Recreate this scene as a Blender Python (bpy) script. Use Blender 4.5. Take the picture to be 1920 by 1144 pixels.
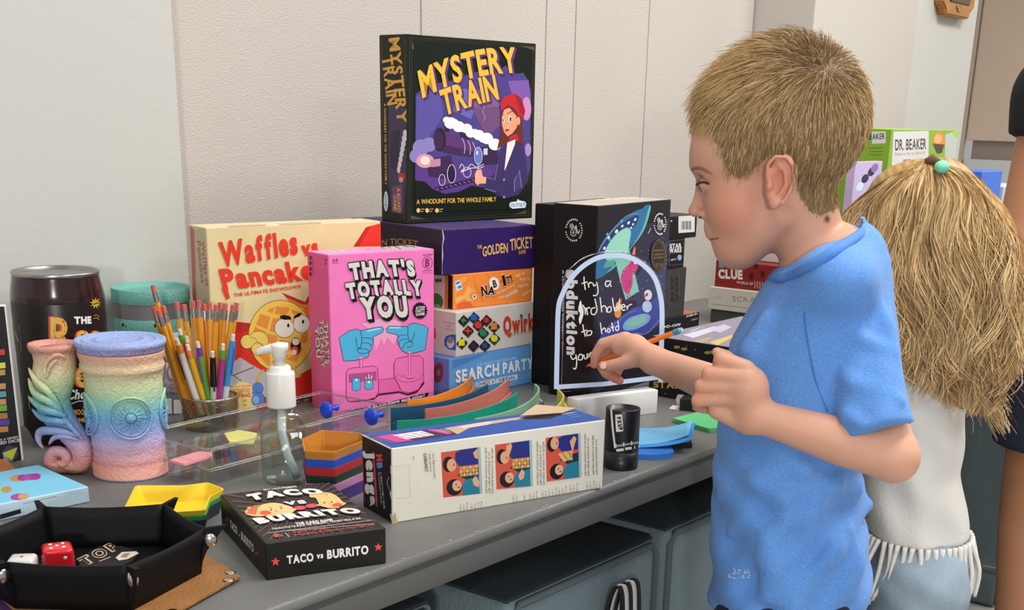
import bpy, bmesh, math, random
import numpy as np
from mathutils import Vector, Matrix
from mathutils.geometry import tessellate_polygon

for o in list(bpy.data.objects): bpy.data.objects.remove(o)
scene = bpy.context.scene
COL = scene.collection
rnd = random.Random(7)
sin, cos, pi = math.sin, math.cos, math.pi

# ---------------------------------------------------------------- camera
# World: X runs along the table, Y towards the wall, Z up; table top at TZ.
TZ = 0.74
TH = math.radians(52.773); PT = math.radians(19.266); RL = math.radians(1.511)
FPX, CX, CY = 2347.5, 1002.2, 1030.9
EYE = Vector((0, 0, TZ + 0.42))
FH = Vector((sin(TH), cos(TH), 0)); RT = Vector((cos(TH), -sin(TH), 0)); UPW = Vector((0, 0, 1))
FWD = FH*cos(PT) - UPW*sin(PT); CUP = FH*sin(PT) + UPW*cos(PT)
camx = RT*cos(RL) + CUP*sin(RL); camy = CUP*cos(RL) - RT*sin(RL)
cd = bpy.data.cameras.new('camera'); cam = bpy.data.objects.new('camera', cd); COL.objects.link(cam)
m = Matrix.Identity(4)
for i in range(3):
    m[i][0] = camx[i]; m[i][1] = camy[i]; m[i][2] = -FWD[i]; m[i][3] = EYE[i]
cam.matrix_world = m
cd.sensor_fit = 'HORIZONTAL'; cd.sensor_width = 36; cd.lens = 36*FPX/1920
cd.shift_x = (960 - CX)/1920; cd.shift_y = (CY - 572)/1920
cd.clip_start = 0.02
scene.camera = cam

# ---------------------------------------------------------------- world, lights, exposure
wd = bpy.data.worlds.new('room_light'); scene.world = wd; wd.use_nodes = True
bg = wd.node_tree.nodes['Background']; bg.inputs[0].default_value = (1.0, 0.985, 0.965, 1); bg.inputs[1].default_value = 0.36
def area(name, loc, target, sx, sy, power, col=(1, .97, .93)):
    l = bpy.data.lights.new(name, 'AREA'); l.shape = 'RECTANGLE'; l.size = sx; l.size_y = sy; l.energy = power; l.color = col
    o = bpy.data.objects.new(name, l); COL.objects.link(o); o.location = loc
    o.rotation_euler = (Vector(target) - Vector(loc)).to_track_quat('-Z', 'Y').to_euler()
    return o
area('ceiling_panel_light', (1.5, .2, 2.75), (1.5, .2, 0), 1.2, .6, 32)
area('ceiling_panel_light', (-.6, -.3, 2.75), (-.6, -.3, 0), 1.2, .6, 17)
area('ceiling_panel_light', (3.0, .1, 2.75), (3.0, .1, 0), 1.2, .6, 54)
area('ceiling_panel_light', (.6, -2.0, 2.75), (.6, -2.0, 0), 1.2, .6, 30)
area('ceiling_panel_light', (5.9, -.2, 2.75), (6.6, -.6, 0), 1.2, .6, 95)  # added ceiling light to brighten the far wall
area('behind_camera_light', (-1.62, -1.42, 1.42), (1.6, .9, 1.15), .16, .16, 36, (1, .985, .96))  # unseen source behind the camera, set for the head's shadow on the wall
try: scene.cycles.transparent_max_bounces = 48
except Exception: pass
vs = scene.view_settings
vs.view_transform = 'Standard'; vs.look = 'None'; vs.exposure = 0.06; vs.gamma = 1.0; vs.use_curve_mapping = False

# ---------------------------------------------------------------- pixel helpers (photo frame 1920x1144 -> points in the room)
def ray(px, py):
    a, b = px - CX, py - CY
    a, b = a*cos(RL) + b*sin(RL), -a*sin(RL) + b*cos(RL)
    return RT*(a/FPX) + FWD + CUP*(-b/FPX)
def at_plane(px, py, p, n):
    r = ray(px, py); return EYE + r*((Vector(p) - EYE).dot(n)/r.dot(n))
def at_z(px, py, z=TZ): return at_plane(px, py, (0, 0, z), UPW)
def at_v(px, py, v):
    r = ray(px, py); return EYE + r*(v/r.dot(FH))
def at_y(px, py, y): return at_plane(px, py, (0, y, 0), Vector((0, 1, 0)))
def at_x(px, py, x): return at_plane(px, py, (x, 0, 0), Vector((1, 0, 0)))
def mpp(v, z): # metres per pixel at forward distance v, height z
    return (v*cos(PT) - (z - EYE.z)*sin(PT))/FPX

# ---------------------------------------------------------------- colours and materials
def lin(c): return c/12.92 if c <= .04045 else ((c + .055)/1.055)**2.4
def C(h):
    h = h.lstrip('#'); return tuple(lin(int(h[i:i+2], 16)/255) for i in (0, 2, 4)) + (1.0,)
MATS = {}
def mat(name, col='#888888', rough=.5, metal=0, spec=.5, bump=0, bscale=60, var=0, vscale=8, trans=0, ior=1.45, coat=0, sss=0, attr=None, stretch=None, sheen=0, emit=0):
    if name in MATS: return MATS[name]
    mt = bpy.data.materials.new(name); mt.use_nodes = True; nt = mt.node_tree; b = nt.nodes['Principled BSDF']
    c = C(col) if isinstance(col, str) else col
    b.inputs['Base Color'].default_value = c
    b.inputs['Roughness'].default_value = rough; b.inputs['Metallic'].default_value = metal
    b.inputs['Specular IOR Level'].default_value = spec
    b.inputs['Transmission Weight'].default_value = trans; b.inputs['IOR'].default_value = ior
    b.inputs['Coat Weight'].default_value = coat
    if sheen: b.inputs['Sheen Weight'].default_value = sheen
    if sss:
        b.inputs['Subsurface Weight'].default_value = sss; b.inputs['Subsurface Radius'].default_value = (1, .35, .2); b.inputs['Subsurface Scale'].default_value = .006
    if emit: b.inputs['Emission Color'].default_value = c; b.inputs['Emission Strength'].default_value = emit
    src = None
    if attr:
        a = nt.nodes.new('ShaderNodeAttribute'); a.attribute_name = attr; src = a.outputs['Color']
    tc = nt.nodes.new('ShaderNodeTexCoord'); mp = nt.nodes.new('ShaderNodeMapping')
    nt.links.new(tc.outputs['Object'], mp.inputs['Vector'])
    if stretch: mp.inputs['Scale'].default_value = stretch
    if var:
        n = nt.nodes.new('ShaderNodeTexNoise'); n.inputs['Scale'].default_value = vscale; n.inputs['Detail'].default_value = 5
        nt.links.new(mp.outputs[0], n.inputs['Vector'])
        r = nt.nodes.new('ShaderNodeMapRange'); r.inputs['From Min'].default_value = .25; r.inputs['From Max'].default_value = .75
        r.inputs['To Min'].default_value = 1 - var; r.inputs['To Max'].default_value = 1 + var
        nt.links.new(n.outputs['Fac'], r.inputs['Value'])
        mx = nt.nodes.new('ShaderNodeVectorMath'); mx.operation = 'SCALE'
        if src: nt.links.new(src, mx.inputs[0])
        else: mx.inputs[0].default_value = c[:3]
        nt.links.new(r.outputs[0], mx.inputs['Scale']); src = mx.outputs[0]
    if src: nt.links.new(src, b.inputs['Base Color'])
    if bump:
        n = nt.nodes.new('ShaderNodeTexNoise'); n.inputs['Scale'].default_value = bscale; n.inputs['Detail'].default_value = 4
        nt.links.new(mp.outputs[0], n.inputs['Vector'])
        bp = nt.nodes.new('ShaderNodeBump'); bp.inputs['Strength'].default_value = bump; bp.inputs['Distance'].default_value = .01
        nt.links.new(n.outputs['Fac'], bp.inputs['Height']); nt.links.new(bp.outputs[0], b.inputs['Normal'])
    MATS[name] = mt; return mt
def clear_plastic(name, tint='#ffffff', refl=.06, rough=.03):
    if name in MATS: return MATS[name]
    mt = bpy.data.materials.new(name); mt.use_nodes = True; nt = mt.node_tree; nt.nodes.remove(nt.nodes['Principled BSDF'])
    out = nt.nodes['Material Output']
    t = nt.nodes.new('ShaderNodeBsdfTransparent'); t.inputs[0].default_value = C(tint)
    g = nt.nodes.new('ShaderNodeBsdfGlossy'); g.inputs['Roughness'].default_value = rough
    lw = nt.nodes.new('ShaderNodeLayerWeight'); pw = nt.nodes.new('ShaderNodeMath'); pw.operation = 'POWER'; pw.inputs[1].default_value = 4.0
    lw.inputs['Blend'].default_value = .5; nt.links.new(lw.outputs['Facing'], pw.inputs[0])
    mr = nt.nodes.new('ShaderNodeMapRange'); mr.inputs['To Min'].default_value = refl; mr.inputs['To Max'].default_value = .7
    nt.links.new(pw.outputs[0], mr.inputs['Value'])
    mx = nt.nodes.new('ShaderNodeMixShader'); nt.links.new(mr.outputs[0], mx.inputs[0])
    nt.links.new(t.outputs[0], mx.inputs[1]); nt.links.new(g.outputs[0], mx.inputs[2]); nt.links.new(mx.outputs[0], out.inputs[0])
    MATS[name] = mt; return mt
PRINT = mat('printed_ink', rough=.42, attr='Col')
PRINT_GLOSS = mat('glossy_printed_ink', rough=.25, attr='Col', coat=.2)

# ---------------------------------------------------------------- objects
def thing(name, label, cat, loc=(0, 0, 0), rz=0, group=None):
    o = bpy.data.objects.new(name, None); COL.objects.link(o); o.empty_display_size = .05
    o.location = loc; o.rotation_euler = (0, 0, rz); o['label'] = label; o['category'] = cat
    if group: o['group'] = group
    o.matrix_world = Matrix.Translation(loc) @ Matrix.Rotation(rz, 4, 'Z')
    return o
def tag(o, label, cat, group=None):
    o['label'] = label; o['category'] = cat
    if group: o['group'] = group
    return o
def put(name, me, mats, parent=None, smooth=False, label=None, kind=None, world=False):
    """link a mesh; world=True: vertices are in world space and are moved into the parent's frame"""
    o = bpy.data.objects.new(name, me); COL.objects.link(o)
    if not isinstance(mats, (list, tuple)): mats = [mats]
    for x in mats: me.materials.append(x)
    if smooth and len(me.polygons): me.polygons.foreach_set('use_smooth', [True]*len(me.polygons))
    if parent is not None:
        o.parent = parent
        if world: me.transform(root_matrix(parent).inverted())
    if label: o['label'] = label
    if kind: o['kind'] = kind
    return o
def root_matrix(o):
    M = Matrix.LocRotScale(o.location, o.rotation_euler, o.scale)
    return root_matrix(o.parent) @ M if o.parent else M
def mesh(name, vs_, fs): 
    me = bpy.data.meshes.new(name); me.from_pydata([tuple(v) for v in vs_], [], fs); me.update(); return me
def bm_mesh(bm, name):
    me = bpy.data.meshes.new(name); bm.to_mesh(me); bm.free(); return me
def box_bm(x0, x1, y0, y1, z0, z1, bev=0, seg=2, bm=None):
    b = bm or bmesh.new()
    vs_ = [b.verts.new((x, y, z)) for x in (x0, x1) for y in (y0, y1) for z in (z0, z1)]
    fs = [b.faces.new([vs_[i] for i in q]) for q in ((0, 1, 3, 2), (4, 6, 7, 5), (0, 4, 5, 1), (2, 3, 7, 6), (0, 2, 6, 4), (1, 5, 7, 3))]
    if bev:
        es = list({e for f in fs for e in f.edges})
        bmesh.ops.bevel(b, geom=es, offset=bev, segments=seg, affect='EDGES', profile=.5)
    return b
def box(name, x0, x1, y0, y1, z0, z1, mt, parent=None, bev=0, seg=2, **k):
    return put(name, bm_mesh(box_bm(x0, x1, y0, y1, z0, z1, bev, seg), name), mt, parent, **k)
def lathe_mesh(name, prof, n=48, cap=True, warp=None):
    """prof: list of (r, z)"""
    V, Fc = [], []
    for r, z in prof:
        for k in range(n):
            a = 2*pi*k/n; p = (r*cos(a), r*sin(a), z)
            V.append(warp(*p) if warp else p)
    for i in range(len(prof)-1):
        for k in range(n):
            Fc.append((i*n+k, i*n+(k+1) % n, (i+1)*n+(k+1) % n, (i+1)*n+k))
    if cap:
        Fc.append(tuple(reversed(range(n)))); Fc.append(tuple((len(prof)-1)*n+k for k in range(n)))
    return mesh(name, V, Fc)
def lathe(name, prof, mt, parent=None, n=48, cap=True, **k):
    return put(name, lathe_mesh(name, prof, n, cap), mt, parent, smooth=k.pop('smooth', True), **k)
def tube_mesh(name, pts, rads, n=10, cap=True):
    pts = [Vector(p) for p in pts]
    if not isinstance(rads, (list, tuple)): rads = [rads]*len(pts)
    V, Fc = [], []; ref = None
    for i, p in enumerate(pts):
        t = (pts[min(i+1, len(pts)-1)] - pts[max(i-1, 0)]).normalized()
        if ref is None: ref = t.orthogonal().normalized()
        ref = (ref - t*ref.dot(t)).normalized(); bi = t.cross(ref)
        for k in range(n):
            a = 2*pi*k/n; V.append(p + (ref*cos(a) + bi*sin(a))*rads[i])
    for i in range(len(pts)-1):
        for k in range(n): Fc.append((i*n+k, i*n+(k+1) % n, (i+1)*n+(k+1) % n, (i+1)*n+k))
    if cap:
        Fc.append(tuple(reversed(range(n)))); Fc.append(tuple((len(pts)-1)*n+k for k in range(n)))
    return mesh(name, V, Fc)
def tube(name, pts, rads, mt, parent=None, n=10, **k):
    return put(name, tube_mesh(name, pts, rads, n), mt, parent, smooth=True, **k)
def prism_mesh(name, pts, z0, z1, bev=0):
    bm = bmesh.new(); vs_ = [bm.verts.new((x, y, z0)) for x, y in pts]; f = bm.faces.new(vs_)
    r = bmesh.ops.extrude_face_region(bm, geom=[f]); 
    for v in r['geom']:
        if isinstance(v, bmesh.types.BMVert): v.co.z = z1
    bmesh.ops.recalc_face_normals(bm, faces=bm.faces)
    if bev: bmesh.ops.bevel(bm, geom=list(bm.edges), offset=bev, segments=2, affect='EDGES')
    return bm_mesh(bm, name)
def shade(o, ang=40):
    me = o.data; me.polygons.foreach_set('use_smooth', [True]*len(me.polygons))
    me.set_sharp_from_angle(angle=math.radians(ang)); return o
def copy_tree(o, parent=None):
    c = o.copy(); COL.objects.link(c); c.parent = parent
    for ch in list(o.children): copy_tree(ch, c)
    return c

# ---------------------------------------------------------------- lettering and flat print
GL = {}
def glyph(ch, bold):
    k = (ch, bold)
    if k in GL: return GL[k]
    cu = bpy.data.curves.new('glyph', 'FONT'); cu.body = ch; cu.offset = bold; cu.resolution_u = 3; cu.fill_mode = 'FRONT'
    ob = bpy.data.objects.new('glyph', cu); me = bpy.data.meshes.new_from_object(ob)
    V = [(v.co.x, v.co.y) for v in me.vertices]; Fc = [tuple(p.vertices) for p in me.polygons]
    bpy.data.objects.remove(ob); bpy.data.curves.remove(cu); bpy.data.meshes.remove(me)
    xs = [v[0] for v in V] or [0]; a, b = min(xs), max(xs)
    if bold: _, _, a, b = glyph(ch, 0); a -= bold; b += bold
    GL[k] = (V, Fc, a, b); return GL[k]
CAP = .70
def layout(s, bold=0, gap=.07, space=.28):
    """2-D verts, faces with baseline at 0 and cap height 1; returns V,F,width"""
    V, Fc, x = [], [], 0
    for ch in s:
        if ch == ' ': x += space; continue
        v, f, a, b = glyph(ch, bold); n = len(V)
        V += [((p[0]-a+x)/CAP, p[1]/CAP) for p in v]; Fc += [tuple(i+n for i in q) for q in f]; x += b - a + gap
    return V, Fc, (x - gap)/CAP
class Art:
    """flat print on a plane: everything drawn becomes one thin mesh with a colour per face"""
    def __init__(s, p, ex, ey, lift=.0001, step=.000012, bounds=None):
        s.p = Vector(p); s.ex = Vector(ex).normalized(); s.ey = Vector(ey).normalized(); s.n = s.ex.cross(s.ey)
        s.V, s.F, s.K = [], [], []; s.z = lift; s.step = step; s.b = bounds
    def uv(s, px, py):
        q = at_plane(px, py, s.p, s.n) - s.p; return (q.dot(s.ex), q.dot(s.ey))
    def add(s, V, Fc, col):
        n = len(s.V); c = C(col) if isinstance(col, str) else col
        if s.b: V = [(min(max(a, .0004), s.b[0]-.0004), min(max(b, .0004), s.b[1]-.0004)) for a, b in V]
        s.V += [s.p + s.ex*a + s.ey*b + s.n*s.z for a, b in V]
        s.F += [tuple(i+n for i in f) for f in Fc]; s.K += [c]*len(Fc); s.z += s.step
    def poly(s, pts, col, px=True):
        P = [s.uv(*q) for q in pts] if px else list(pts)
        T = tessellate_polygon([[Vector((a, b, 0)) for a, b in P]])
        out = []
        for t in T:
            (ax, ay), (bx, by), (cx, cy) = P[t[0]], P[t[1]], P[t[2]]
            out.append(t if (bx-ax)*(cy-ay) - (by-ay)*(cx-ax) > 0 else (t[0], t[2], t[1]))
        s.add(P, out, col)
    def ell(s, cx, cy, rx, ry, col, rot=0, n=28, px=True):
        s.poly([(cx + rx*cos(a)*cos(rot) - ry*sin(a)*sin(rot), cy + rx*cos(a)*sin(rot) + ry*sin(a)*cos(rot)) for a in [2*pi*k/n for k in range(n)]], col, px)
    def stroke(s, pts, w, col, px=True, closed=False):
        P = [Vector(q) for q in pts]
        if closed: P.append(P[0])
        ws = w if isinstance(w, (list, tuple)) else [w]*len(P)
        L, R = [], []
        for i, q in enumerate(P):
            a = P[i-1] if i else (P[-2] if closed else q); b = P[i+1] if i < len(P)-1 else (P[1] if closed else q)
            t = (b - a); t = t.normalized() if t.length else Vector((1, 0)); nn = Vector((-t.y, t.x))*ws[i]/2
            L.append(q + nn); R.append(q - nn)
        Q = L + R; n = len(P)
        V = [s.uv(*q) for q in Q] if px else [tuple(q) for q in Q]
        Fc = []
        for i in range(n-1):
            f = (i, i+1, n+i+1, n+i); (ax, ay), (bx, by), (cx, cy) = V[f[0]], V[f[1]], V[f[2]]
            Fc.append(f if (bx-ax)*(cy-ay) - (by-ay)*(cx-ax) > 0 else f[::-1])
        s.add(V, Fc, col)
    def curve(s, pts, w, col, closed=False, k=6, px=True):
        s.stroke(spline(pts, k, closed), w, col, px, False)
    def text(s, t, p0, p1, top, col, bold=.0, gap=.07, px=True, arc=0, slant=0, rise=None):
        """p0,p1: baseline ends; top: point above p0 at cap height (all pixels, or plane coords)"""
        V, Fc, w = layout(t, bold, gap)
        a, b, c = [Vector(s.uv(*q)) if px else Vector(q) for q in (p0, p1, top)]
        ax, ay = (b - a)/w, c - a
        out = []
        for x, y in V:
            tt = x/w; yy = y
            if arc: yy += arc*(1 - (2*tt-1)**2)
            if rise: yy = y*(1 + rise*tt)
            out.append(tuple(a + ax*(x + slant*y) + ay*yy))
        s.add(out, Fc, col)
    def outlined(s, t, p0, p1, top, col, edge, bold=.02, eb=.05, shadow=None, **k):
        if shadow: 
            dx, dy = shadow[:2]; n = shadow[2] if len(shadow) > 2 else 1
            for i in range(n, 0, -1):
                d = lambda q: (q[0]+dx*i/n, q[1]+dy*i/n)
                s.text(t, d(p0), d(p1), d(top), edge, eb, gap=k.get('gap', .07) - 2*(eb-bold), **{a: b for a, b in k.items() if a != 'gap'})
        s.text(t, p0, p1, top, edge, eb, gap=k.get('gap', .07) - 2*(eb-bold), **{a: b for a, b in k.items() if a != 'gap'})
        s.text(t, p0, p1, top, col, bold, **k)
    def make(s, name, parent, mt=None, label=None):
        me = mesh(name, s.V, s.F)
        ca = me.color_attributes.new('Col', 'FLOAT_COLOR', 'CORNER')
        arr = np.repeat(np.array(s.K, dtype=np.float32), [len(f) for f in s.F], axis=0)
        ca.data.foreach_set('color', arr.ravel())
        return put(name, me, mt or PRINT, parent, world=True, label=label)
def spline(pts, k=6, closed=False):
    P = [Vector(p) for p in pts]; n = len(P); out = []
    rng = range(n if closed else n-1)
    for i in rng:
        p0, p1, p2, p3 = (P[(i-1) % n], P[i], P[(i+1) % n], P[(i+2) % n]) if closed else (P[max(i-1, 0)], P[i], P[i+1], P[min(i+2, n-1)])
        for j in range(k):
            t = j/k; out.append(.5*((2*p1) + (p2-p0)*t + (2*p0-5*p1+4*p2-p3)*t*t + (3*p1-p0-3*p2+p3)*t**3))
    out.append(P[0] if closed else P[-1]); return out

class Carton:
    """a printed box: root Empty at its base, body mesh; faces f(ront) l(eft) t(op) as Art planes"""
    def __init__(s, name, label, cat, x, y, yaw, w, d, h, z0=TZ, body='#222222', front=None, left=None, top=None, bev=.0012, group=None, rough=.45, part='carton'):
        a = math.radians(yaw); s.ex = Vector((cos(a), sin(a), 0)); s.ey = Vector((-sin(a), cos(a), 0)); s.o = Vector((x, y, z0)); s.w, s.d, s.h = w, d, h
        c = s.o + s.ex*w/2 + s.ey*d/2
        s.root = thing(name, label, cat, c, a, group)
        bm = box_bm(-w/2, w/2, -d/2, d/2, 0, h, bev, 1)
        bm.normal_update()
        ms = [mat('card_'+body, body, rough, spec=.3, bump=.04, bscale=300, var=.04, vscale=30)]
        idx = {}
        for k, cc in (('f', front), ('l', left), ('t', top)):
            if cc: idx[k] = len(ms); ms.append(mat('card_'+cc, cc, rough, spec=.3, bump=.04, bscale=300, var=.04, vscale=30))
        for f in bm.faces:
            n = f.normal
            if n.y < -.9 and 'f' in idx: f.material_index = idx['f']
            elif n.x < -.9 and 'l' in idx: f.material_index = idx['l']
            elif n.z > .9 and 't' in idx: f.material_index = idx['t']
        s.body = put(part, bm_mesh(bm, part), ms, s.root)
    def f(s): return Art(s.o, s.ex, UPW, bounds=(s.w, s.h))
    def l(s): return Art(s.o + s.ey*s.d, -s.ey, UPW, bounds=(s.d, s.h))
    def t(s): return Art(s.o + UPW*s.h, s.ex, s.ey, bounds=(s.w, s.d))

# ================================================================ THE SETTING
def struct(o): o['kind'] = 'structure'; return o
M_PANEL = mat('woven_panel_fabric', '#c8c0b9', .9, bump=.35, bscale=420, var=.03, vscale=3)
M_PAINT = mat('off_white_paint', '#c4c4bf', .6, bump=.05, bscale=90, var=.015, vscale=2)
M_PAINT2 = mat('cool_white_paint', '#c4c6c8', .6, bump=.05, bscale=90)
M_SEAM = mat('panel_gap', '#6e6964', .9)
M_TAN = mat('tan_panel_fabric', '#cdb7a4', .9, bump=.3, bscale=300, var=.03, vscale=3)
M_FRAME = mat('panel_frame_metal', '#8d8178', .5)
M_FLOOR = mat('floor_vinyl', '#b9b7b2', .35, var=.05, vscale=20, bump=.05)
YW = 1.64; HC = 2.8
floor = struct(box('floor', -3, 8, -4, 2.2, -.05, 0, M_FLOOR))
back = struct(box('wall_back', .2, 3.2, YW+.012, YW+.12, 0, HC, M_SEAM))
xs = [.9] + [at_y(px, 100, YW).x for px in (790, 1023, 1078, 1214, 1408)]
for i in range(len(xs)-1):
    box('fabric_panel', xs[i]+.0015, xs[i+1]-.0015, YW, YW+.016, .1, HC, M_PANEL, back, bev=.0015)
xl = at_y(335, 200, 1.585).x
struct(box('wall_left', -1.2, xl, 1.585, 1.8, 0, HC, M_PAINT, bev=.003))
xp = xs[-1] + .004
yp = at_x(1521, 100, xp).y
x2 = at_y(1712, 100, yp).x
right = struct(box('wall_right', xp, x2, yp, 1.9, 0, HC, mat('warm_white_paint', '#c0bab3', .65, bump=.05, bscale=90, var=.015, vscale=2), bev=.003))
x3 = at_y(1814, 130, yp+.02).x
pier = struct(box('wall_pier', x2+.0005, x3, yp+.012, 1.9, 0, HC, M_PAINT, bev=.002))
XF = 7.4
far = struct(box('wall_far', XF+.03, XF+.15, -4, 2.6, 0, 3.6, M_FRAME))
yf = at_x(1831, 60, XF).y; zr = at_x(1850, 282, XF).z
w_ = 1.12; yy = yf
for k in range(5):
    box('fabric_panel', XF, XF+.04, yy-w_+.02, yy-.02, zr+.05, 3.5, M_TAN, far, bev=.006)
    box('lower_panel', XF, XF+.04, yy-w_+.02, yy-.02, .1, zr-.05, M_PAINT2, far, bev=.006)
    yy -= w_
box('panel_frame', XF-.02, XF+.03, yf-.01, yf+.06, 0, 3.5, mat('tan_frame', '#b9a898', .5), far)
struct(box('wall_far_return', x3-.3, XF+.15, yf+.3, yf+.42, 0, 3.6, M_PAINT))

# wall plaque
pq = [at_plane(px, py, (0, yp+.012, 0), Vector((0, 1, 0))) for px, py in ((1747, 31), (1806, 33))]
pl_w = (pq[1] - pq[0]).length
pl = thing('wall_plaque', 'wooden award plaque with a dark plate hung high on the white pier', 'plaque', (pq[0] + pq[1])/2)
M_OAK = mat('oak_wood', '#a9743c', .45, var=.25, vscale=9, stretch=(1, 1, 8))
bm = bmesh.new(); w2 = pl_w/2; c_ = .03
b = prism_mesh('backboard', [(-w2+c_, 0), (w2-c_, 0), (w2-c_, .012), (w2, .03), (w2, .34), (w2-c_, .38), (-w2+c_, .38), (-w2, .34), (-w2, .03), (-w2+c_, .012)], 0, .03, .004)
b.transform(Matrix.Rotation(pi/2, 4, 'X') @ Matrix.Translation((0, 0, 0)))
put('backboard', b, M_OAK, pl)
box('name_plate', -w2*.62, w2*.62, -.034, -.028, .036, .33, mat('plaque_black', '#171615', .25), pl, .002)
for sx in (-1, 1):
    put('brass_wing', mesh('brass_wing', [(0, -.033, .024), (sx*.026, -.033, .033), (sx*.022, -.033, .025), (sx*.01, -.033, .015), (0, -.033, .013)], [(0, 1, 2, 3, 4) if sx < 0 else (4, 3, 2, 1, 0)]), mat('brass', '#a5813c', .3, 1), pl)

# tables
M_TOP = mat('grey_table_plastic', '#6c6c6a', .42, bump=.12, bscale=260, var=.05, vscale=14)
M_APRON = mat('grey_table_apron', '#555554', .5, var=.03)
M_LEG = mat('table_leg_metal', '#4c4d4e', .4, .6)
def make_table(label, x0, x1, y0=.804, y1=1.566):
    t = thing('folding_table', label, 'table', ((x0+x1)/2, (y0+y1)/2, 0)); hx, hy = (x1-x0)/2, (y1-y0)/2
    shade(box('tabletop', -hx, hx, -hy, hy, TZ-.013, TZ, M_TOP, t, bev=.0055, seg=3))
    box('lip', -hx+.004, hx-.004, -hy+.004, hy-.004, TZ-.019, TZ-.0128, mat('table_groove', '#4a4a4a', .6), t)
    shade(box('apron', -hx+.002, hx-.002, -hy+.0022, hy-.002, TZ-.045, TZ-.018, M_APRON, t, bev=.004))
    for sx in (-1, 1):
        for sy in (-1, 1):
            tube('leg', [(sx*(hx-.25), sy*(hy-.09), TZ-.045), (sx*(hx-.25), sy*(hy-.09), .0)], .014, M_LEG, t)
        tube('cross_bar', [(sx*(hx-.25), -(hy-.09), .12), (sx*(hx-.25), (hy-.09), .12)], .01, M_LEG, t)
    return t
table = make_table('long grey plastic folding table covered with game boxes', .25, 2.72)
# scuffs on the table edge
for px, py in ((905, 986), (1030, 950), (830, 1012), (1168, 908), (880, 996), (745, 1046), (1190, 893), (1018, 953)):
    p = at_z(px, py, TZ) ; p.y = .8065 + rnd.uniform(0, .004); L = rnd.uniform(.003, .009)
    put('scuff', mesh('scuff', [(p.x, p.y, TZ+.0002), (p.x+L, p.y-.0004, TZ+.0002), (p.x+L*.8, p.y+.0016, TZ+.0002), (p.x+.001, p.y+.001, TZ+.0002)], [(0, 1, 2, 3)]), mat('scuff_white', '#bdbbb6', .8), table, world=True)

# fabric totes under the table
M_TOTE = mat('slate_tote_fabric', '#6f8086', .8, bump=.2, bscale=220, var=.14, vscale=7)
M_TOTE_D = mat('tote_binding', '#4f5c61', .8, bump=.1, bscale=300)
M_BLK = mat('black_webbing', '#141416', .8, bump=.1, bscale=500)
M_WHT = mat('white_webbing', '#c9c9c6', .8, bump=.1, bscale=500)
def tote(label, x0, x1, y0, y1, zt, strap=None):
    t = thing('storage_tote', label, 'tote', ((x0+x1)/2, (y0+y1)/2, 0), group=None)
    hx, hy = (x1-x0)/2, (y1-y0)/2
    def prof(z, e): return None
    shade(box('body', -hx, hx, -hy, hy, .002, zt, M_TOTE, t, bev=.012, seg=3))
    shade(box('top_shade_sheet', -hx+.006, hx-.006, -hy+.006, hy-.006, zt-.004, zt+.002, mat('tote_top_shade', '#2c3539', .9, bump=.2, bscale=300), t, bev=.002))  # dark sheet standing in for the shade on the tote top
    tube('binding', [(-hx+.008, -hy-.001, .01), (-hx+.008, -hy-.001, zt-.02), (-hx+.02, -hy-.001, zt-.006), (hx-.02, -hy-.001, zt-.006), (hx-.008, -hy-.001, zt-.02), (hx-.008, -hy-.001, .01)], .005, M_TOTE_D, t, 6)
    if strap is not None:
        sx, sz = strap
        for k, (off, mt) in enumerate(((-.024, M_BLK), (-.0145, M_WHT), (-.005, M_BLK), (.0045, M_WHT), (.014, M_BLK))):
            P = [(sx+off-.014, -hy-.003, sz-.19), (sx+off-.012, -hy-.010, sz-.09), (sx+off-.006, -hy-.016, sz-.02), (sx+off+.004, -hy-.020, sz), (sx+off+.013, -hy-.022, sz-.02), (sx+off+.012, -hy-.024, sz-.09), (sx+off+.006, -hy-.012, sz-.19)]
            P = [Vector(p) for p in P]; P = spline(P, 5)
            V, Fc = [], []
            for i, p in enumerate(P): V += [p + Vector((-.0049, 0, .0015)), p + Vector((.0049, 0, -.0015))]
            Fc = [(2*i, 2*i+1, 2*i+3, 2*i+2) for i in range(len(P)-1)]
            o = put('strap_stripe', mesh('strap', V, Fc), mt, t, smooth=True)
            sm = o.modifiers.new('thick', 'SOLIDIFY'); sm.thickness = .0016
    return t
YB = .845
tb = at_y(1236, 1008, YB); tl = at_y(870, 1144, YB)
h1 = at_y(1150, 1086, YB)
xr = tb.x
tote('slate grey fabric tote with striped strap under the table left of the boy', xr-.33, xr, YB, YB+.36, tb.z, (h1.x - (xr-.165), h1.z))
tb2 = at_y(1250, 1003, YB)
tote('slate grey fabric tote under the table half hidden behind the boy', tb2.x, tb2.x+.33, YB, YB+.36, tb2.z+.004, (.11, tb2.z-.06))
tb3 = at_y(818, 1128, YB)
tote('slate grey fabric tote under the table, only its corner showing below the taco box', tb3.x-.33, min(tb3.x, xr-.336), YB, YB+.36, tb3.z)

# ================================================================ GAME BOXES
def crop(x0, y0, s):
    """coordinates read off an enlarged view of the photo"""
    def k(*a):
        if len(a) == 1: return [(x0 + x/s, y0 + y/s) for x, y in a[0]]
        return (x0 + a[0]/s, y0 + a[1]/s)
    return k
def star(cx, cy, r, k=.45, n=5, rot=-pi/2, sy=1):
    return [(cx + (r if i % 2 == 0 else r*k)*cos(rot + pi*i/n), cy + sy*(r if i % 2 == 0 else r*k)*sin(rot + pi*i/n)) for i in range(2*n)]
GB = 'board game boxes on the table'

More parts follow.
